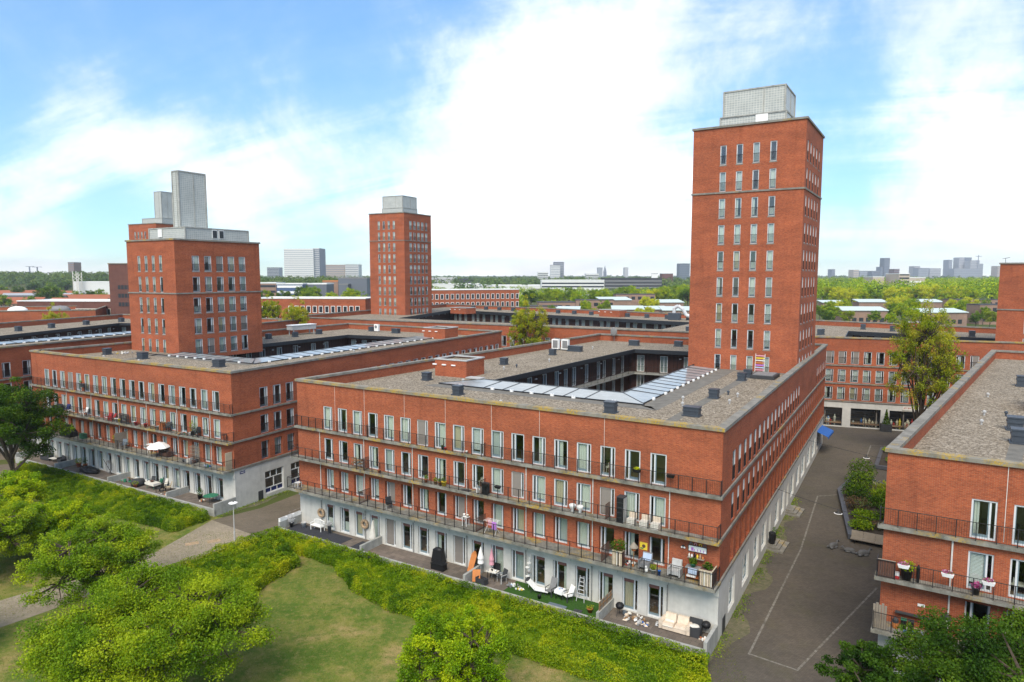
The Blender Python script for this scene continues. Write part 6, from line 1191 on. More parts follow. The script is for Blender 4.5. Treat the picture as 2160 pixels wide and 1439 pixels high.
    chair(m, 'black folding chair right of the cluttered table', 23.35, .9, T, -.4, 'charcoal', 'grey_light'); chair(m, 'black garden chair hidden behind the cluttered table', 22.4, .35, T, .1, 'black', 'black'); heap(m, 'white shopping bags and a basin on the terrace floor', 24.5, 1.0, T, ['white', 'offwhite', 'white', 'blue_cloth', 'grey'], 9, .5, s=.22); heap(m, 'white pots and cartons beside the shelf pole', 25.1, 1.25, T, ['white', 'offwhite', 'yellow'], 6, .3, s=.16)
    t = put(m, 'plant_ladder', 'white plant pole with small shelves against the wall', 'shelf', 25.5, .5, T); part(t, 'pole', 'white', lambda m_: m_.tube((0, 0, 0), (0, .1, 2.3), .025))
    for k, mt in enumerate(('white', 'grey', 'white', 'white')): part(t, 'shelf', mt, lambda m_: m_.lathe([(.12, .0), (.17, .1)], 8, (-.1+.12*(k % 2), 0), .75+.35*k))
    t = put(m, 'sun_lounger', 'white sun lounger on the artificial turf', 'lounger', 26.5, .95, T, .15); part(t, 'seat', 'white', bx(-.1, -.3, .28, .95, .3, .34)); part(t, 'backrest', 'white', lambda m_: m_.hexa([(-.1, -.3, .28), (-.06, -.3, .34), (-.06, .3, .34), (-.1, .3, .28), (-.75, -.3, .85), (-.71, -.3, .9), (-.71, .3, .9), (-.75, .3, .85)])); part(t, 'headrest', 'charcoal', bx(-.86, -.28, .86, -.66, .28, .96)); legs(t, 'charcoal', .8, .5, .28)
    chair(m, 'tall grey reclining chair left of the white-clothed table', 27.55, .85, T, -.15, 'grey', 'charcoal', 1.2, True, .3); table(m, 'small table with a white cloth between two garden chairs', 28.35, .85, T, .6, .6, .68, 'white', cloth='white'); heap(m, 'breakfast things on the white-clothed table', 28.35, .85, T+.69, ['blue_cloth', 'wood', 'white', 'blue'], 6, .2, s=.1); chair(m, 'white canvas garden chair right of the white-clothed table', 29.0, .9, T, -.5, 'white', 'charcoal', 1.05, True, .25)
    t = put(m, 'step_ladder', 'aluminium step ladder standing before a dark ground floor door', 'ladder', 29.85, .3, T)
    for x_ in (-.24, .24): part(t, 'rail', 'aluminium', lambda m_: m_.tube((x_*1.3, -.3, 0), (x_*.6, 0, 1.85), .025, n=5)); part(t, 'rear_leg', 'aluminium', lambda m_: m_.tube((x_*1.3, .2, 0), (x_*.6, 0, 1.85), .02, n=5))
    for k in range(6): part(t, 'rung', 'aluminium', bx(-.27+.02*k, -.27+.045*k, .28+.28*k, .27-.02*k, -.2+.045*k, .31+.28*k))
    pot(m, 'small black pot on the artificial turf before the grey chair', 27.1, 1.7, T, 'black', .14, .24, None); pot(m, 'orange flower pot with a leafless plant by the third divider', 31.1, 1.6, T, 'terracotta', .2, .26, 'leaf_olive', .3, .15, n=60)
    t = put(m, 'glass_sheet', 'grey sheet lying on the artificial turf by the front rim', 'sheet', 28.7, 1.95, T, .0); part(t, 'sheet', 'bluegrey', bx(-.7, -.2, .0, .7, .2, .03)); t = put(m, 'glass_sheet', 'small dark sheet lying beside the orange flower pot', 'sheet', 30.3, 1.9, T, .1); part(t, 'sheet', 'charcoal', bx(-.3, -.2, .0, .3, .2, .03))
    t = put(m, 'board_fence', 'wooden board fence standing on the third divider wall', 'fence', 32.1, 0, 1.25); 
    for k in range(11): part(t, 'board', 'wood_grey' if k % 3 else 'wood', bx(-.02, -2.3+.2*k, -.45 if k < 3 else -.02, .02, -2.3+.2*k+.19, .62))
    part(t, 'rail', 'wood', bx(.021, -2.3, .3, .05, -.12, .36))
    # fourth terrace
    kettle(m, 'black kettle barbecue at the fence end of the last terrace', 33.05, .95, T); heap(m, 'heap of toys, cartons and rags beside the kettle barbecue', 34.0, .85, T, ['offwhite', 'beige', 'white', 'wood', 'beige_dark', 'grey_light', 'bluegrey', 'offwhite'], 20, .8, s=.26); heap(m, 'flattened boxes and a blue bag on the last terrace', 34.9, 1.3, T, ['offwhite', 'beige', 'blue', 'grey', 'white'], 8, .45, s=.2); heap(m, 'black and silver bags left of the sofa', 35.85, .75, T, ['black', 'grey_light', 'charcoal', 'aluminium'], 7, .3, s=.24)
    t = put(m, 'leather_sofa', 'worn beige two-seat leather sofa on the last terrace', 'sofa', 36.95, .75, T); part(t, 'base', 'beige', bx(-.85, -.42, .06, .85, .42, .34))
    for x_ in (-.42, .42): part(t, 'seat_cushion', 'beige', lambda m_: m_.hexa([(x_-.4, -.44, .34), (x_+.4, -.44, .34), (x_+.4, .3, .34), (x_-.4, .3, .34), (x_-.36, -.40, .5), (x_+.36, -.40, .5), (x_+.37, .3, .48), (x_-.37, .3, .48)])); part(t, 'back_cushion', 'beige', lambda m_: m_.hexa([(x_-.4, .12, .46), (x_+.4, .12, .46), (x_+.4, .42, .4), (x_-.4, .42, .4), (x_-.36, .26, .92), (x_+.36, .26, .92), (x_+.36, .46, .9), (x_-.36, .46, .9)]))
    for x_ in (-.9, .9): part(t, 'armrest', 'beige', lambda m_: (m_.box(x_-.14, -.42, .06, x_+.14, .42, .5), m_.tube((x_, -.44, .52), (x_, .42, .52), .15, n=10)))
    part(t, 'throw', 'offwhite', lambda m_: m_.hexa([(-.75, -.46, .3), (-.1, -.46, .3), (-.1, .1, .52), (-.75, .1, .52), (-.75, -.47, .34), (-.1, -.47, .34), (-.1, .1, .55), (-.75, .1, .55)]))
    t = put(m, 'cabinet', 'dark grey cabinet right of the beige sofa', 'cabinet', 38.2, .72, T); part(t, 'body', 'charcoal', bx(-.42, -.35, 0, .42, .35, .62)); part(t, 'back_panel', 'charcoal', bx(-.42, .28, .62, .42, .36, 1.0)); part(t, 'cloth', 'offwhite', lambda m_: m_.ball((0, -.05, .64), .3, 10, 5, (1.1, .9, .25), .1))
    kettle(m, 'small black barbecue pot in the far corner of the last terrace', 38.85, .4, T); heap(m, 'pots and rubbish behind the end wall', 38.85, 1.1, T, ['beige', 'white', 'charcoal', 'terracotta'], 6, .3, s=.18)
m_terrace()
def m_balconies():
    a, c, d = Z1, Z2, Z3
    t = put(m, 'white_stool', 'white plastic side table at the left end of the lowest balcony', 'table', .7, .8, a); part(t, 'table_top', 'white', bx(-.25, -.25, .42, .25, .25, .46)); legs(t, 'white', .42, .42, .42, .03)
    chair(m, 'black chair before a grey screened door on the lowest balcony', 11.9, .75, a, .9, 'black', 'grey_light', .9, False); t = table(m, 'thin white table with pots on the lowest balcony', 19.75, .55, a, .5, .5, .7, 'white', 'white'); pot(m, 'white pot on the left of the thin white table', 19.6, .55, a+.7, 'white', .1, .18, None); pot(m, 'white pot on the right of the thin white table', 19.92, .55, a+.7, 'offwhite', .1, .18, None)
    t = put(m, 'drying_rack', 'folding drying rack with a purple towel on the lowest balcony', 'drying rack', 22.4, .8, a)
    for x_ in (-.5, .5): part(t, 'leg', 'white', lambda m_: m_.tube((x_, -.3, 0), (x_*.7, .3, 1.0), .015)); part(t, 'leg', 'white', lambda m_: m_.tube((x_, .3, 0), (x_*.7, -.3, 1.0), .015))
    part(t, 'wires', 'white', lambda m_: [m_.tube((-.6, -.3+.15*k, 1.0), (.6, -.3+.15*k, 1.0), .01, n=4) for k in range(5)]); part(t, 'towel', 'purple', lambda m_: m_.hexa([(.2, -.33, .45), (.6, -.33, .45), (.6, -.3, .45), (.2, -.3, .45), (.2, -.31, 1.03), (.6, -.31, 1.03), (.6, -.28, 1.03), (.2, -.28, 1.03)])); part(t, 'cloth', 'pink', lambda m_: m_.hexa([(-.3, -.1, .6), (.05, -.1, .6), (.05, -.08, .6), (-.3, -.08, .6), (-.3, -.1, 1.02), (.05, -.1, 1.02), (.05, -.08, 1.02), (-.3, -.08, 1.02)]))
    slat_planter(m, 'pale slatted planter holding a dark bush on the lowest balcony', 32.95, 1.1, a, .72, .5, 1.05, 7, (420, .6, .45, 1.4)); slat_planter(m, 'pale slatted corner planter at the right end of the lowest balcony', 38.95, .75, a, .85, 1.1, 1.05, 8, (200, .35, .25, 1.2))
    t = put(m, 'bird_house', 'thatched bird house on a post on the lowest balcony', 'bird house', 33.95, .85, a); part(t, 'post', 'wood', lambda m_: m_.tube((0, 0, 0), (0, 0, 1.15), .04)); part(t, 'house', 'orange_wood', lambda m_: m_.lathe([(.14, 1.15), (.17, 1.2), (.17, 1.4)], 8)); part(t, 'roof', 'wood_grey', lambda m_: m_.lathe([(.32, 1.38), (.3, 1.42), (.03, 1.75)], 10)); heap(m, 'lanterns and pots around the bird house post', 33.7, .7, a, ['black', 'red', 'orange', 'charcoal', 'white'], 9, .4, s=.2)
    def lounge(l_, u_, f_, mt, cush): 
        t = put(m, 'wicker_armchair', l_, 'armchair', u_, f_, a); part(t, 'seat', mt, bx(-.34, -.34, .2, .34, .3, .42)); part(t, 'backrest', mt, lambda m_: m_.hexa([(-.34, .26, .2), (.34, .26, .2), (.34, .36, .2), (-.34, .36, .2), (-.34, .4, 1.0), (.34, .4, 1.0), (.34, .48, 1.0), (-.34, .48, 1.0)]))
        for x_ in (-.38, .38): part(t, 'armrest', mt, bx(x_-.05, -.34, .1, x_+.05, .34, .62))
        part(t, 'cushion', cush, lambda m_: m_.hexa([(-.3, .22, .5), (.3, .22, .5), (.3, .3, .5), (-.3, .3, .5), (-.3, .33, .95), (.3, .33, .95), (.3, .4, .95), (-.3, .4, .95)])); legs(t, 'charcoal', .6, .6, .2)
    lounge('grey armchair with a pale blue cushion beside the bird house', 34.75, .7, 'grey', 'blue_cloth'); lounge('plain light grey armchair left of the wooden serving table', 36.8, .72, 'grey_light', 'grey_light')
    t = put(m, 'cat_statue', 'small white animal statue behind the lowest balcony railing', 'statue', 35.0, 1.2, a); part(t, 'body', 'white', lambda m_: (m_.ball((0, 0, .16), .13, 8, 6, (.9, 1, 1.3)), m_.ball((0, -.05, .38), .085, 8, 6), m_.tube((-.04, -.05, .44), (-.05, -.05, .5), .025, .005, 5), m_.tube((.04, -.05, .44), (.05, -.05, .5), .025, .005, 5)), True)
    pot(m, 'square grey planter with a small plant beside the white statue', 35.45, 1.15, a, 'grey_light', .2, .28, 'leaf_olive', .24, .22); pot(m, 'bright blue pot behind the lowest balcony railing', 35.9, 1.22, a, 'blue', .1, .32, None)
    t = put(m, 'serving_table', 'orange wooden serving table with cloths and a green pot', 'table', 38.0, .62, a); part(t, 'table_top', 'grey', bx(-.5, -.3, .8, .5, .3, .85)); 
    for x_ in (-.46, .46):
        for y_ in (-.26, .26): part(t, 'leg', 'orange_wood', bx(x_-.035, y_-.035, 0, x_+.035, y_+.035, .8))
    part(t, 'shelf', 'orange_wood', bx(-.46, -.26, .2, .46, .26, .25)); part(t, 'towel', 'blue_cloth', bx(-.28, -.325, .5, .3, -.302, .87)); part(t, 'runner', 'white', bx(-.38, -.30, .26, .2, .1, .36)); pot(m, 'green pot with a round box ball on the serving table', 37.95, .62, a+.85, 'green_paint', .18, .2, 'leaf_dark', .27, .24, n=260)
    t = put(m, 'wall_shelf', 'small wall shelf with bottles and lanterns above the serving table', 'shelf', 38.0, .18, a+1.25); part(t, 'board', 'wood_grey', bx(-.55, -.12, 0, .55, .12, .04))
    for k, (mt, hh) in enumerate((('offwhite', .25), ('white', .22), ('black', .34), ('yellow', .25), ('beige_dark', .3), ('orange', .2))): part(t, 'ornament', mt, lambda m_: m_.lathe([(.05, .04), (.07, .04+hh*.5), (.03, .04+hh)], 8, (-.45+.18*k, 0)))
    t = put(m, 'wall_picture', 'white framed wall panel with sketched figures right of the last door', 'picture', 38.05, .03, a+1.62); part(t, 'frame', 'charcoal', bx(-.62, -.02, 0, .62, .0, .44)); part(t, 'panel', 'white', bx(-.58, -.035, .04, .58, -.021, .40))
    part(t, 'figures', 'purple', lambda m_: [m_.box(-.42+.2*k, -.039, .07, -.42+.2*k+(.16 if k == 0 else .05), -.036, .10+(.2 if k == 0 else .12)) for k in range(5)])
    for k, mt in enumerate(('bluegrey', 'pink', 'yellow', 'bluegrey')): t = put(m, 'wall_ring', 'small %s horseshoe ornament in a row above the white wall panel' % ('first blue', 'pink', 'yellow', 'last blue')[k], 'ornament', 37.62+.28*k+(.06 if k > 1 else 0), .04, a+2.14); part(t, 'ring', mt, lambda m_: [m_.tube((.08*math.cos(q_), 0, .1*math.sin(q_)), (.08*math.cos(q_+.7), 0, .1*math.sin(q_+.7)), .03, n=5) for q_ in np.arange(-.6, 3.4, .7)])
    t = put(m, 'flower_poster', 'yellow sunflower poster between two doors of the lowest balcony', 'poster', 34.33, .02, a+1.0); part(t, 'sheet', 'yellow', bx(-.27, -.012, 0, .27, 0, .52)); part(t, 'flower_centre', 'wood_dark', lambda m_: m_.ball((.02, -.014, .26), .13, 10, 5, (1, .08, 1))); part(t, 'leaf', 'green_paint', bx(-.22, -.016, .05, .0, -.012, .14))
    mb = MB(); mb.ball((0, 0, 0), .08, 8, 5); t = put(m, 'wall_lamp', 'twin white wall spotlight left of the white wall panel', 'lamp', 37.1, .1, a+1.85); part(t, 'spot', 'white', lambda m_: m_.ball((-.09, 0, -.05), .07, 8, 5)); part(t, 'spot', 'white', lambda m_: m_.ball((.09, 0, -.05), .07, 8, 5)); part(t, 'base', 'charcoal', bx(-.08, -.02, -.02, .08, .08, .08))
    # middle balcony
    for k, (u_, rz) in enumerate(((7.55, .4), (8.3, -1.2))):
        t = put(m, 'folding_chair', 'folding wooden bistro chair, %s of the pair on the middle balcony' % ('left', 'right')[k], 'chair', u_, .42, c, rz, 'bistro chairs'); part(t, 'seat', 'wood', bx(-.2, -.2, .42, .2, .2, .45)); part(t, 'backrest', 'wood', bx(-.2, .18, .65, .2, .21, .85))
        for x_ in (-.2, .2): part(t, 'leg', 'wood_grey', lambda m_: m_.tube((x_, -.22, 0), (x_, .2, .88), .015)); part(t, 'leg', 'wood_grey', lambda m_: m_.tube((x_, .2, 0), (x_, -.18, .44), .015))
    table(m, 'folding bistro table between the two bistro chairs', 7.95, .45, c, .5, .5, .7, 'wood', 'wood_grey')
    for u_, mt, l_, pl in ((10.65, 'terracotta', 'low terracotta pot by the first middle balcony screen', None), (15.75, 'terracotta', 'small terracotta pot with herbs on the middle balcony', 'leaf_mid'), (16.75, 'wood', 'wooden pot left of the yellow planter', 'leaf_olive'), (17.2, 'orange', 'orange pot with a small plant beside the yellow planter', 'leaf_mid'), (17.6, 'yellow', 'square yellow planter with herbs on the middle balcony', 'leaf_dark')): pot(m, l_, u_, .52, c, mt, .16 if mt != 'yellow' else .22, .26 if mt != 'yellow' else .36, pl, .2, .2, n=70)
    t = put(m, 'door_mat', 'dark door mat on the middle balcony', 'mat', 19.8, .5, c); part(t, 'mat', 'charcoal', bx(-.4, -.2, .0, .4, .2, .02)); t = put(m, 'white_figurine', 'white figurines behind the middle balcony railing', 'statue', 20.85, .45, c); part(t, 'figure', 'white', lambda m_: m_.lathe([(.1, 0), (.12, .3), (.05, .45), (.08, .55), (.02, .66)], 8)); part(t, 'figure', 'offwhite', lambda m_: m_.lathe([(.08, 0), (.1, .25), (.04, .38), (.06, .46), (.02, .52)], 8, (.26, .05)))
    t = put(m, 'rubbish_bin', 'black cabinet bin beside the first hanging pot of the middle balcony', 'bin', 21.6, .45, c); part(t, 'bin', 'black', bx(-.22, -.2, 0, .22, .2, .85)); part(t, 'lid', 'charcoal', bx(-.24, -.22, .85, .24, .22, .9))
    for u_, l_ in ((21.95, 'left'), (23.0, 'right')): hang_box(m, '%s of two black hanging pots on the middle balcony railing' % l_, u_, .9, c+.8, 'black', None, .5, 'black hanging pots')
    for k, u_ in enumerate((29.1, 29.7)):
        t = put(m, 'ball_chair', '%s white shell stool on the middle balcony' % ('left', 'right')[k], 'stool', u_, .45, c, .5*k, 'white shell stools'); part(t, 'shell', 'white', lambda m_: m_.lathe([(.14, .0), (.1, .2), (.22, .34), (.26, .52), (.22, .56), (.18, .42)], 10), True)
    t = put(m, 'tall_cabinet', 'tall black and white cabinet standing on the middle balcony', 'cabinet', 32.85, .42, c); part(t, 'front', 'black', bx(-.25, -.32, 0, .25, -.28, 1.75)); part(t, 'body', 'grey_light', bx(-.24, -.275, 0, .26, .3, 1.72)); part(t, 'top', 'charcoal', bx(-.27, -.33, 1.755, .28, .32, 1.8))
    part(t, 'shelf_edge', 'charcoal', lambda m_: [m_.box(-.25, -.335, .35*k, .25, -.322, .35*k+.03) for k in range(1, 5)])
    for k, u_ in enumerate((33.6, 34.5, 35.3)):
        t = put(m, 'wicker_cube_chair', '%s woven cube chair on the middle balcony' % ('first', 'second', 'third')[k], 'chair', u_, .42, c, 0, 'woven cube chairs'); part(t, 'seat', 'offwhite', bx(-.27, -.26, .0, .27, .22, .38)); part(t, 'backrest', 'beige', bx(-.27, .2, .38, .27, .28, .72)); part(t, 'weave', 'wood_grey', lambda m_: [m_.box(-.275, -.265, .08+.1*q_, .275, -.26, .10+.1*q_) for q_ in range(3)])
    # top balcony
    for u_, l_, mt in ((17.2, 'small dark pots on the top balcony ledge', 'charcoal'), (17.5, 'small red pot on the top balcony ledge', 'red'), (19.6, 'small white pot on the top balcony ledge', 'white')): pot(m, l_, u_, .17, d, mt, .1, .2, 'leaf_dark' if mt == 'charcoal' else None, .12, .12, n=40)
    hang_box(m, 'black flower box with yellow-green plants on the top balcony railing', 33.9, .42, d+.78, 'black', [('leaf_yellow', 120, 1.2)], .55); hang_box(m, 'empty black flower box on the top balcony railing', 36.25, .42, d+.78, 'black', None, .55)
    # street side
    t = put(m, 'black_bin', 'black rubbish bin on the nearer entrance steps', 'bin', *(lambda p: (p[0], -p[1]))(m.loc(1, 18.2, .35, 0)[:2]), .5); part(t, 'bin', 'black', lambda m_: m_.lathe([(.24, 0), (.3, .9), (.26, 1.0)], 10)); pot(m, 'potted plant behind the bin on the nearer entrance steps', *(lambda p: (p[0], -p[1]))(m.loc(1, 19.0, .4, 0)[:2]), .5, 'charcoal', .18, .5, 'leaf_dark', .3, .4)
    t = put(m, 'service_door', 'small dark service hatch low on the street side of the centre block', 'hatch', *(lambda p: (p[0], -p[1]))(m.loc(1, 1.7, .01, 0)[:2]), .02, math.pi/2+.027); part(t, 'door', 'charcoal', bx(-.4, -.02, 0, .4, .02, 1.1))
    t = put(m, 'satellite_dish', 'grey satellite dish on the rear parapet of the centre block', 'satellite dish', 6.3, -59.8, 13.22); part(t, 'pole', 'grey', lambda m_: m_.tube((0, 0, 0), (0, 0, 1.6), .04)); part(t, 'dish', 'grey', lambda m_: m_.ball((0, -.2, 1.6), .75, 14, 6, (.8, .15, 1)), True)
    for k, (u_, v_) in enumerate(((4.2, 43.6), (5.7, 43.7))):
        t = put(m, 'air_conditioner', '%s white air conditioner unit on the centre block roof' % ('left', 'right')[k], 'air conditioner', u_, -v_, 13.22, .0, 'air conditioners on the centre roof'); part(t, 'case', 'white', bx(-.55, -.25, .15, .55, .25, 1.55)); part(t, 'grille', 'grey', bx(-.38, -.27, .3, .42, -.251, 1.4)); part(t, 'foot', 'charcoal', bx(-.5, -.25, 0, .5, .25, .149))
    t = put(m, 'drying_rack', 'pastel striped rack leaning on the tall tower foot', 'rack', 34.2, -35.5, 13.23); part(t, 'frame', 'offwhite', lambda m_: (m_.tube((-.5, 0, 0), (-.5, .3, 2.0), .035), m_.tube((.5, 0, 0), (.5, .3, 2.0), .035)))
    for k, mt in enumerate(('pink', 'blue_cloth', 'purple', 'orange', 'offwhite', 'yellow', 'pink')): part(t, 'slat', mt, bx(-.5, .03+.04*k, .15+.26*k, .5, .06+.04*k, .28+.26*k))
    t = put(m, 'roof_box', 'dark low plant box beside the vents at the tall tower foot', 'roof box', 35.6, -31.6, 13.22); part(t, 'box', 'charcoal', bx(-1.2, -1.5, 0, 1.2, 1.5, .35)); part(t, 'lid', 'grey', bx(-1.0, -1.3, .35, 1.0, 1.3, .42))
m_balconies()
def l_items():
    a, c, T = Z1, Z2, .56; B = b
    def sofa(l_, u_, f_, z_, mt, rz=0.): t = put(B, 'garden_sofa', l_, 'sofa', u_, f_, z_, rz); part(t, 'seat', mt, bx(-.7, -.32, .1, .7, .3, .42)); part(t, 'backrest', mt, bx(-.7, .24, .42, .7, .34, .85)); part(t, 'armrest', mt, bx(-.76, -.32, .1, -.66, .34, .62)); part(t, 'armrest', mt, bx(.66, -.32, .1, .76, .34, .62))
    sofa('dark garden sofa near the left end of the middle balcony, left block', 6.6, .42, c, 'charcoal'); chair(B, 'dark blue chair beside the dark garden sofa, left block', 8.6, .42, c, .3, 'sign_blue'); chair(B, 'white chair on the middle balcony, left block', 12.6, .42, c, 0, 'white', 'white'); chair(B, 'red chair, left of two, middle balcony of the left block', 17.7, .42, c, .2, 'red', 'red', .8); chair(B, 'red chair, right of two, middle balcony of the left block', 18.5, .42, c, -.2, 'red', 'red', .8)
    t = put(B, 'trellis', 'dark trellis panel on the middle balcony, left block', 'trellis', 21.0, .5, c); part(t, 'panel', 'charcoal', lambda m_: [m_.box(-.9+.2*k, -.02, 0, -.82+.2*k, .02, 1.1) for k in range(10)]); part(t, 'rail', 'charcoal', lambda m_: [m_.box(-.92, -.03, z_, 1.0, .03, z_+.06) for z_ in (.05, .5, 1.05)])
    for u_, mt, l_ in ((.9, 'offwhite', 'white bag near the left end'), (9.4, 'white', 'white pot beside the dark blue chair'), (19.4, 'white', 'white pot right of the red chairs'), (20.0, 'yellow', 'pale yellow pot left of the trellis'), (22.8, 'white', 'white pot right of the trellis'), (23.2, 'red', 'red pot right of the trellis'), (25.0, 'red', 'dark red pot in mid balcony'), (26.4, 'offwhite', 'cream pot in mid balcony'), (27.3, 'grey_light', 'pale grey pot in mid balcony')): pot(B, '%s on the middle balcony, left block' % l_, u_, .45, c, mt, .2, .36, None)
    t = put(B, 'wooden_cabinet', 'wooden cabinet with a dark chair on the middle balcony, left block', 'cabinet', 28.1, .45, c); part(t, 'body', 'orange_wood', bx(-.3, -.2, 0, .3, .2, .85)); part(t, 'top', 'wood', bx(-.33, -.23, .85, .33, .23, .89)); chair(B, 'dark metal chair beside the wooden cabinet, left block', 29.0, .45, c, .4, 'charcoal')
    heap(B, 'crowded pots and bags on the middle balcony, left block', 32.3, .45, c, ['charcoal', 'offwhite', 'grey', 'green_paint', 'wood'], 14, .8, s=.3); pot(B, 'tall slender plant in the crowded corner, left block', 33.1, .3, c, 'charcoal', .2, .4, 'leaf_mid', .3, .8, n=160); chair(B, 'black low chair right of the crowded pots, left block', 34.0, .45, c, .3, 'black'); table(B, 'black bistro table at the right end of the middle balcony, left block', 38.3, .4, c, .5, .5, .7, 'black', round_=True)
    # lowest balcony
    t = put(B, 'covered_barbecue', 'black covered barbecue at the left end of the lowest balcony, left block', 'barbecue', 1.6, .75, a); part(t, 'cover', 'black', lambda m_: m_.hexa([(-.6, -.35, 0), (.6, -.35, 0), (.6, .35, 0), (-.6, .35, 0), (-.5, -.25, 1.1), (.5, -.25, 1.1), (.5, .25, 1.15), (-.5, .25, 1.15)]))
    t = put(B, 'wicker_day_bed', 'big black woven day bed on the lowest balcony, left block', 'day bed', 9.3, .7, a); part(t, 'base', 'black', bx(-1.1, -.5, 0, 1.1, .5, .6)); part(t, 'hood', 'black', lambda m_: m_.hexa([(-1.1, .4, .6), (1.1, .4, .6), (1.1, .5, .6), (-1.1, .5, .6), (-1.0, -.1, 1.45), (1.0, -.1, 1.45), (1.0, .0, 1.5), (-1.0, .0, 1.5)]))
    t = put(B, 'storage_box', 'dark green storage box beside the black day bed, left block', 'box', 12.2, .5, a); part(t, 'box', 'green_paint', bx(-.4, -.25, 0, .4, .25, .55)); part(t, 'lid', 'green_paint', bx(-.43, -.28, .555, .43, .28, .6)); t = put(B, 'reed_screen', 'brown reed screen on the lowest balcony, left block', 'screen', 20.5, .7, a); part(t, 'panel', 'wood_grey', lambda m_: [m_.box(-.01, -.7+.1*k, 0, .02, -.61+.1*k, 1.75) for k in range(14)]); pot(B, 'tall bamboo pot beside the reed screen, left block', 20.0, .9, a, 'wood', .25, .5, 'leaf_olive', .45, .75, n=200)
    chair(B, 'blue and white folding chair beside the reed screen, left block', 21.2, .85, a, .5, 'bluegrey', 'grey_light', 1.0); table(B, 'white side table left of the open parasol, left block', 25.7, .45, a, .6, .6, 1.0, 'white', 'white')
    t = put(B, 'open_parasol', 'open white parasol leaning over the lowest balcony, left block', 'parasol', 27.7, .72, a); part(t, 'pole', 'grey', lambda m_: m_.tube((0, 0, 0), (0, -.1, 1.5), .03)); part(t, 'canopy', 'white', lambda m_: (m_.lathe([(1.25, .95), (1.22, 1.0), (.7, 1.35), (.05, 1.55)], 8))); part(t, 'base', 'charcoal', lambda m_: m_.lathe([(.3, 0), (.3, .08)], 12)); sofa('dark red seat under the open parasol, left block', 28.6, .5, a, 'wood_dark')
    heap(B, 'stacked furniture, panels and bags on the lowest balcony, left block', 33.0, .7, a, ['charcoal', 'grey', 'offwhite', 'wood_dark', 'grey'], 12, .7, s=.4); t = put(B, 'trellis', 'arched wire trellis behind the stacked furniture, left block', 'trellis', 33.3, .3, a); part(t, 'panel', 'wood_grey', lambda m_: [m_.box(-.8+.16*k, -.015, 0, -.77+.16*k, .015, 1.6+.25*math.sin(k/10*3.14)) for k in range(11)]+[m_.box(-.8, -.02, z_, .83, .02, z_+.03) for z_ in (.4, .8, 1.2, 1.55)])
    heap(B, 'blue tarpaulin and toys on the lowest balcony, left block', 36.0, .9, a, ['blue', 'bluegrey', 'green_paint', 'blue_cloth'], 7, .5, s=.2); t = put(B, 'board_screen', 'narrow pale board screen at the right end of the lowest balcony, left block', 'screen', 39.05, .5, a); part(t, 'board', 'wood_pale', lambda m_: [m_.box(-.02, -.4+.16*k, 0, .02, -.26+.16*k, 1.8) for k in range(5)])
    # terrace
    sofa('black lounge chair left of the low table, left terrace', 4.2, .9, T, 'charcoal', .2); sofa('black lounge sofa right of the low table, left terrace', 7.3, .7, T, 'charcoal', -.2); table(B, 'low pale table between the black lounge seats, left terrace', 5.8, .9, T, 1.2, .6, .45, 'offwhite'); pot(B, 'bushy pot by the left divider, left terrace', 11.0, .6, T, 'terracotta', .28, .45, 'leaf_olive', .45, .4, n=200); pot(B, 'brown pot with a tall plant before the left windows, left terrace', 12.3, .5, T, 'terracotta', .25, .5, 'leaf_dark', .3, .5)
    t = put(B, 'tarpaulin', 'black tarpaulin covered furniture on the left terrace', 'tarpaulin', 14.3, 1.1, T); part(t, 'cover', 'black', lambda m_: m_.ball((0, 0, .2), .9, 14, 8, (1.9, .8, .5), .12)); t = put(B, 'hanging_egg_chair', 'grey hanging egg chair on a stand, left terrace', 'chair', 17.5, .75, T)
    part(t, 'shell', 'grey', lambda m_: [m_.tube((.5*math.sin(q_)*.9*math.cos(p_), .4*math.sin(p_), .95-.75*math.cos(q_)), (.5*math.sin(q_+.3)*.9*math.cos(p_), .4*math.sin(p_)*math.sin(q_+.3), .95-.75*math.cos(q_+.3)), .022, n=4) for p_ in np.arange(.2, 3.2, .35) for q_ in np.arange(.0, 3.0, .3)]); part(t, 'stand', 'charcoal', lambda m_: [m_.tube((.05, .45*math.cos(q_), 1.0-1.0*math.cos(q_*1.0)), (.05, .45*math.cos(q_+.35), 1.0-1.0*math.cos(q_+.35)), .03, n=5) for q_ in np.arange(0, 2.9, .35)])
    heap(B, 'green and grey planters behind the middle divider, left terrace', 21.9, 1.0, T, ['green_paint', 'charcoal', 'wood', 'grey'], 8, .6, s=.4); t = put(B, 'covered_table', 'round table under a grey cover, left terrace', 'table', 24.4, 1.3, T); part(t, 'cover', 'charcoal', lambda m_: m_.lathe([(.7, 0), (.75, .3), (.68, .62), (.3, .74)], 14), True); pot(B, 'yellowing plant before the grey covered table, left terrace', 24.9, 1.9, T, 'terracotta', .22, .3, 'leaf_olive', .4, .25)
    table(B, 'green table with a white top and fruit bowl, left terrace', 27.0, 1.2, T, 1.6, .8, .72, 'offwhite', 'green_paint', cloth='offwhite'); pot(B, 'brown bowl on the white-topped green table, left terrace', 26.9, 1.2, T+.74, 'wood_dark', .2, .12, None)
    for k, (u_, f_, rz, mt) in enumerate(((25.8, .6, .3, 'charcoal'), (26.8, .35, 0, 'green_paint'), (27.8, .4, 0, 'offwhite'), (28.7, 1.5, -1.2, 'charcoal'), (29.1, .8, -.5, 'wood_pale'))): chair(B, 'garden chair %s the white-topped green table, left terrace' % ('at the left end of', 'behind the middle of', 'with a pale back behind', 'dark, at the right end of', 'pale wooden, farthest right of')[k], u_, f_, T, rz, mt)
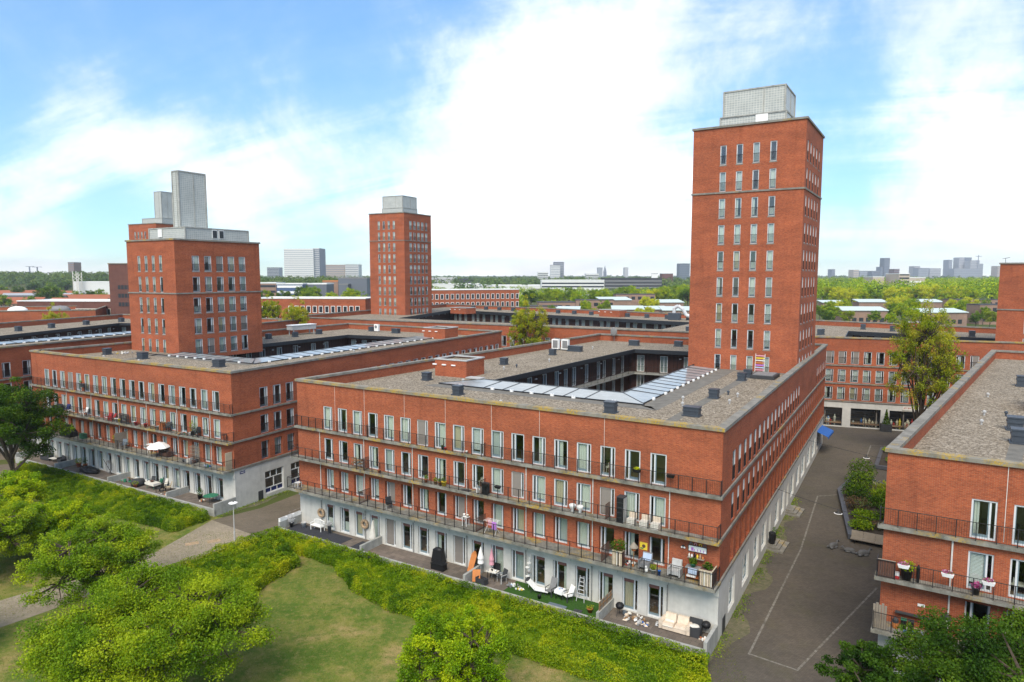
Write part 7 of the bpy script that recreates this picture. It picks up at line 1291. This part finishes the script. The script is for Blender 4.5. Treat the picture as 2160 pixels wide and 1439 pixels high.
    heap(B, 'pots and dry plants along the rim, left terrace', 30.2, 1.7, T, ['terracotta', 'wood', 'offwhite'], 6, .6, s=.2); pot(B, 'dark green plant in a black pot behind the right divider, left terrace', 34.6, .8, T, 'black', .26, .4, 'leaf_dark', .36, .5, n=200); table(B, 'round green garden table at the right end, left terrace', 36.5, .9, T, 1.5, 1.5, .72, 'green_paint', 'charcoal', round_=True); heap(B, 'cartons under the round green table, left terrace', 35.5, 1.2, T, ['wood', 'offwhite', 'terracotta'], 5, .35, s=.25)
    # upper rail and roof
    t = put(B, 'rail_table', 'dark rail table on the top balcony, left block', 'table', 12.5, .35, Z3+.9); part(t, 'table_top', 'charcoal', bx(-.6, -.3, .1, .6, .2, .14)); part(t, 'bracket', 'charcoal', bx(-.4, -.1, -.3, .4, -.06, .1)); pot(B, 'little orange pot on the dark rail table, left block', 12.2, .35, Z3+1.04, 'terracotta', .1, .15, 'leaf_mid', .15, .12, n=40)
    t = put(B, 'roof_cooler', 'long white cooling unit on legs on the left block roof', 'cooling unit', 2.6, -43.4, 13.22, math.pi/2-.1); part(t, 'case', 'grey_light', bx(-2.6, -.8, .9, 2.6, .8, 1.7)); part(t, 'top', 'white', bx(-2.7, -.9, 1.7, 2.7, .9, 1.8)); legs(t, 'grey_light', 4.4, 1.2, .9, .12)
    t = put(B, 'air_conditioner', 'white air conditioner unit on the left block roof', 'air conditioner', 10.4, -54.9, 13.22); part(t, 'case', 'white', bx(-.5, -.22, .1, .5, .22, 1.4)); part(t, 'fan', 'grey', lambda m_: m_.tube((-.05, -.24, .9), (-.05, -.22, .9), .3, n=14)); heap(B, 'rubbish and slabs lying on the left block roof beside the tower', 4.6, -9.4, 13.22, ['grey_light', 'offwhite', 'yellow', 'grey'], 10, 1.4, s=.3)
    t = put(B, 'crow', 'black bird perched on the left corner coping of the left block', 'bird', 2.4, .0, ZT+.22, .4); part(t, 'body', 'black', lambda m_: (m_.ball((0, 0, .12), .09, 8, 6, (1.7, .8, .9)), m_.ball((.15, 0, .2), .055, 8, 5), m_.tube((.19, 0, .2), (.26, 0, .19), .018, .004, 5), m_.tube((-.12, 0, .12), (-.3, 0, .08), .04, .015, 5), m_.tube((.02, .03, 0), (.02, .03, .06), .008, n=4), m_.tube((.02, -.03, 0), (.02, -.03, .06), .008, n=4)), True)
l_items()
def r_items():
    a, c = Z1, Z2; F3 = [('flower_pink', 170, 1.1), ('flower_white', 30, .9), ('leaf_mid', 60, 1.0)]
    for u_, l_ in ((1.1, 'left'), (3.15, 'middle'), (4.95, 'right')): hang_box(r, '%s of three white flower boxes with pink flowers on the right block' % l_, u_, .9, c+.82, 'white', F3, .58, 'white flower boxes')
    pot(r, 'dark pot of pink flowers on the middle balcony, right block', 4.45, .42, c, 'charcoal', .2, .36, 'flower_pink', .26, .2, n=150)
    t = put(r, 'timber_screen', 'brown timber screen at the balcony corner, right block', 'screen', .25, .7, c); part(t, 'board', 'wood_dark', lambda m_: [m_.box(-.4+.14*k, -.02, .02, -.27+.14*k, .02, .98) for k in range(6)]); part(t, 'cap', 'wood_grey', bx(-.42, -.05, .98, .46, .05, 1.02))
    pot(r, 'black planter with yellow flowers at the balcony corner, right block', 1.25, .4, c, 'black', .3, .55, 'leaf_lime', .5, .3, n=200); t = put(r, 'paint_tub', 'red and white tub beside the timber screen, right block', 'tub', .78, .5, c); part(t, 'tub', 'white', bx(-.13, -.13, .2, .13, .13, .36)); part(t, 'band', 'red', bx(-.132, -.132, 0, .132, .132, .2))
    t = put(r, 'black_post', 'black folded parasol post right of the planter, right block', 'parasol', 1.8, .45, c); part(t, 'pole', 'black', lambda m_: m_.lathe([(.06, 0), (.09, .3), (.09, .8), (.03, 1.0)], 8))
    t = put(r, 'pallet_screen', 'upright grey pallet boards at the lowest balcony corner, right block', 'screen', .1, 1.1, a)
    for k in range(5): part(t, 'board', 'wood_grey', bx(-.35+.14*k, -.03, 0, -.23+.14*k, .02, 1.35+.1*(k % 2)))
    t = put(r, 'stove', 'orange and black patio stove on the lowest balcony, right block', 'stove', .85, .6, a); part(t, 'drum', 'orange', lambda m_: m_.lathe([(.14, 0), (.17, .1), (.17, .32)], 12)); part(t, 'hood', 'charcoal', lambda m_: m_.lathe([(.16, .33), (.15, .5), (.08, .6)], 12))
    for k, u_ in enumerate((1.25, 1.6)): t = put(r, 'rubbish_bin', '%s black bin under the dark shelf, right block' % ('left', 'right')[k], 'bin', u_, .5, a, 0, 'black bins on the right block'); part(t, 'bin', 'black', bx(-.14, -.14, 0, .14, .14, .55)); part(t, 'lid', 'green_paint' if k == 0 else 'charcoal', bx(-.15, -.15, .55, .15, .15, .59))
    t = put(r, 'wall_rail', 'dark grey plank fixed along the wall above the black bins', 'plank', 1.8, .2, a+.75); part(t, 'plank', 'charcoal', bx(-1.0, -.1, 0, 1.0, .1, .08)); heap(r, 'flower pots and tubs on the lowest balcony, right block', 1.7, 1.0, a, ['terracotta', 'offwhite', 'blue_cloth', 'grey', 'blue'], 9, .8, s=.18)
    t = put(r, 'bird_house', 'small pale bird house on the wall behind the treetop', 'bird house', 3.2, .25, a+.75); part(t, 'house', 'offwhite', bx(-.2, -.15, 0, .2, .12, .3)); part(t, 'roof', 'charcoal', lambda m_: m_.hexa([(-.26, -.2, .3), (.26, -.2, .3), (.26, .16, .3), (-.26, .16, .3), (-.03, -.2, .55), (.03, -.2, .55), (.03, .16, .55), (-.03, .16, .55)]))
r_items()
t = put(q2, 'roof_plant', 'white round roof plant on the low block at the left edge', 'roof plant', 30, -6, 13.2); part(t, 'drum', 'white', lambda m_: m_.ball((0, 0, .8), 1.6, 14, 8, (1.6, 1, .8)), True); part(t, 'foot', 'grey', bx(-1.8, -1, 0, 1.8, 1, .3))
t = put(q2, 'roof_plant', 'grey rounded air handler beside the white roof plant', 'roof plant', 40, -7, 13.2); part(t, 'case', 'grey', lambda m_: m_.ball((0, 0, .9), 1.5, 14, 8, (1.8, 1, .8)), True); part(t, 'foot', 'grey', bx(-1.8, -1, 0, 1.8, 1, .3))
# ------------------------------------------------------------------ summer haze
def haze():
    mb = MB(); mb.box(-5200, -200, -1.0, 5200, 5200, 125); n = NT('haze'); n.N.remove(n.out); n.out = n.new('ShaderNodeOutputMaterial')
    v = n.new('ShaderNodeVolumePrincipled'); v.inputs['Color'].default_value = (.86, .92, 1, 1); v.inputs['Density'].default_value = HAZE; v.inputs['Anisotropy'].default_value = .2
    n.link(v.outputs[0], n.out.inputs['Volume']); o = mb.build('haze', 'haze', kind='stuff'); o['label'] = 'thin pale summer haze over the whole town'; o['category'] = 'haze'
HAZE = .00013
haze()
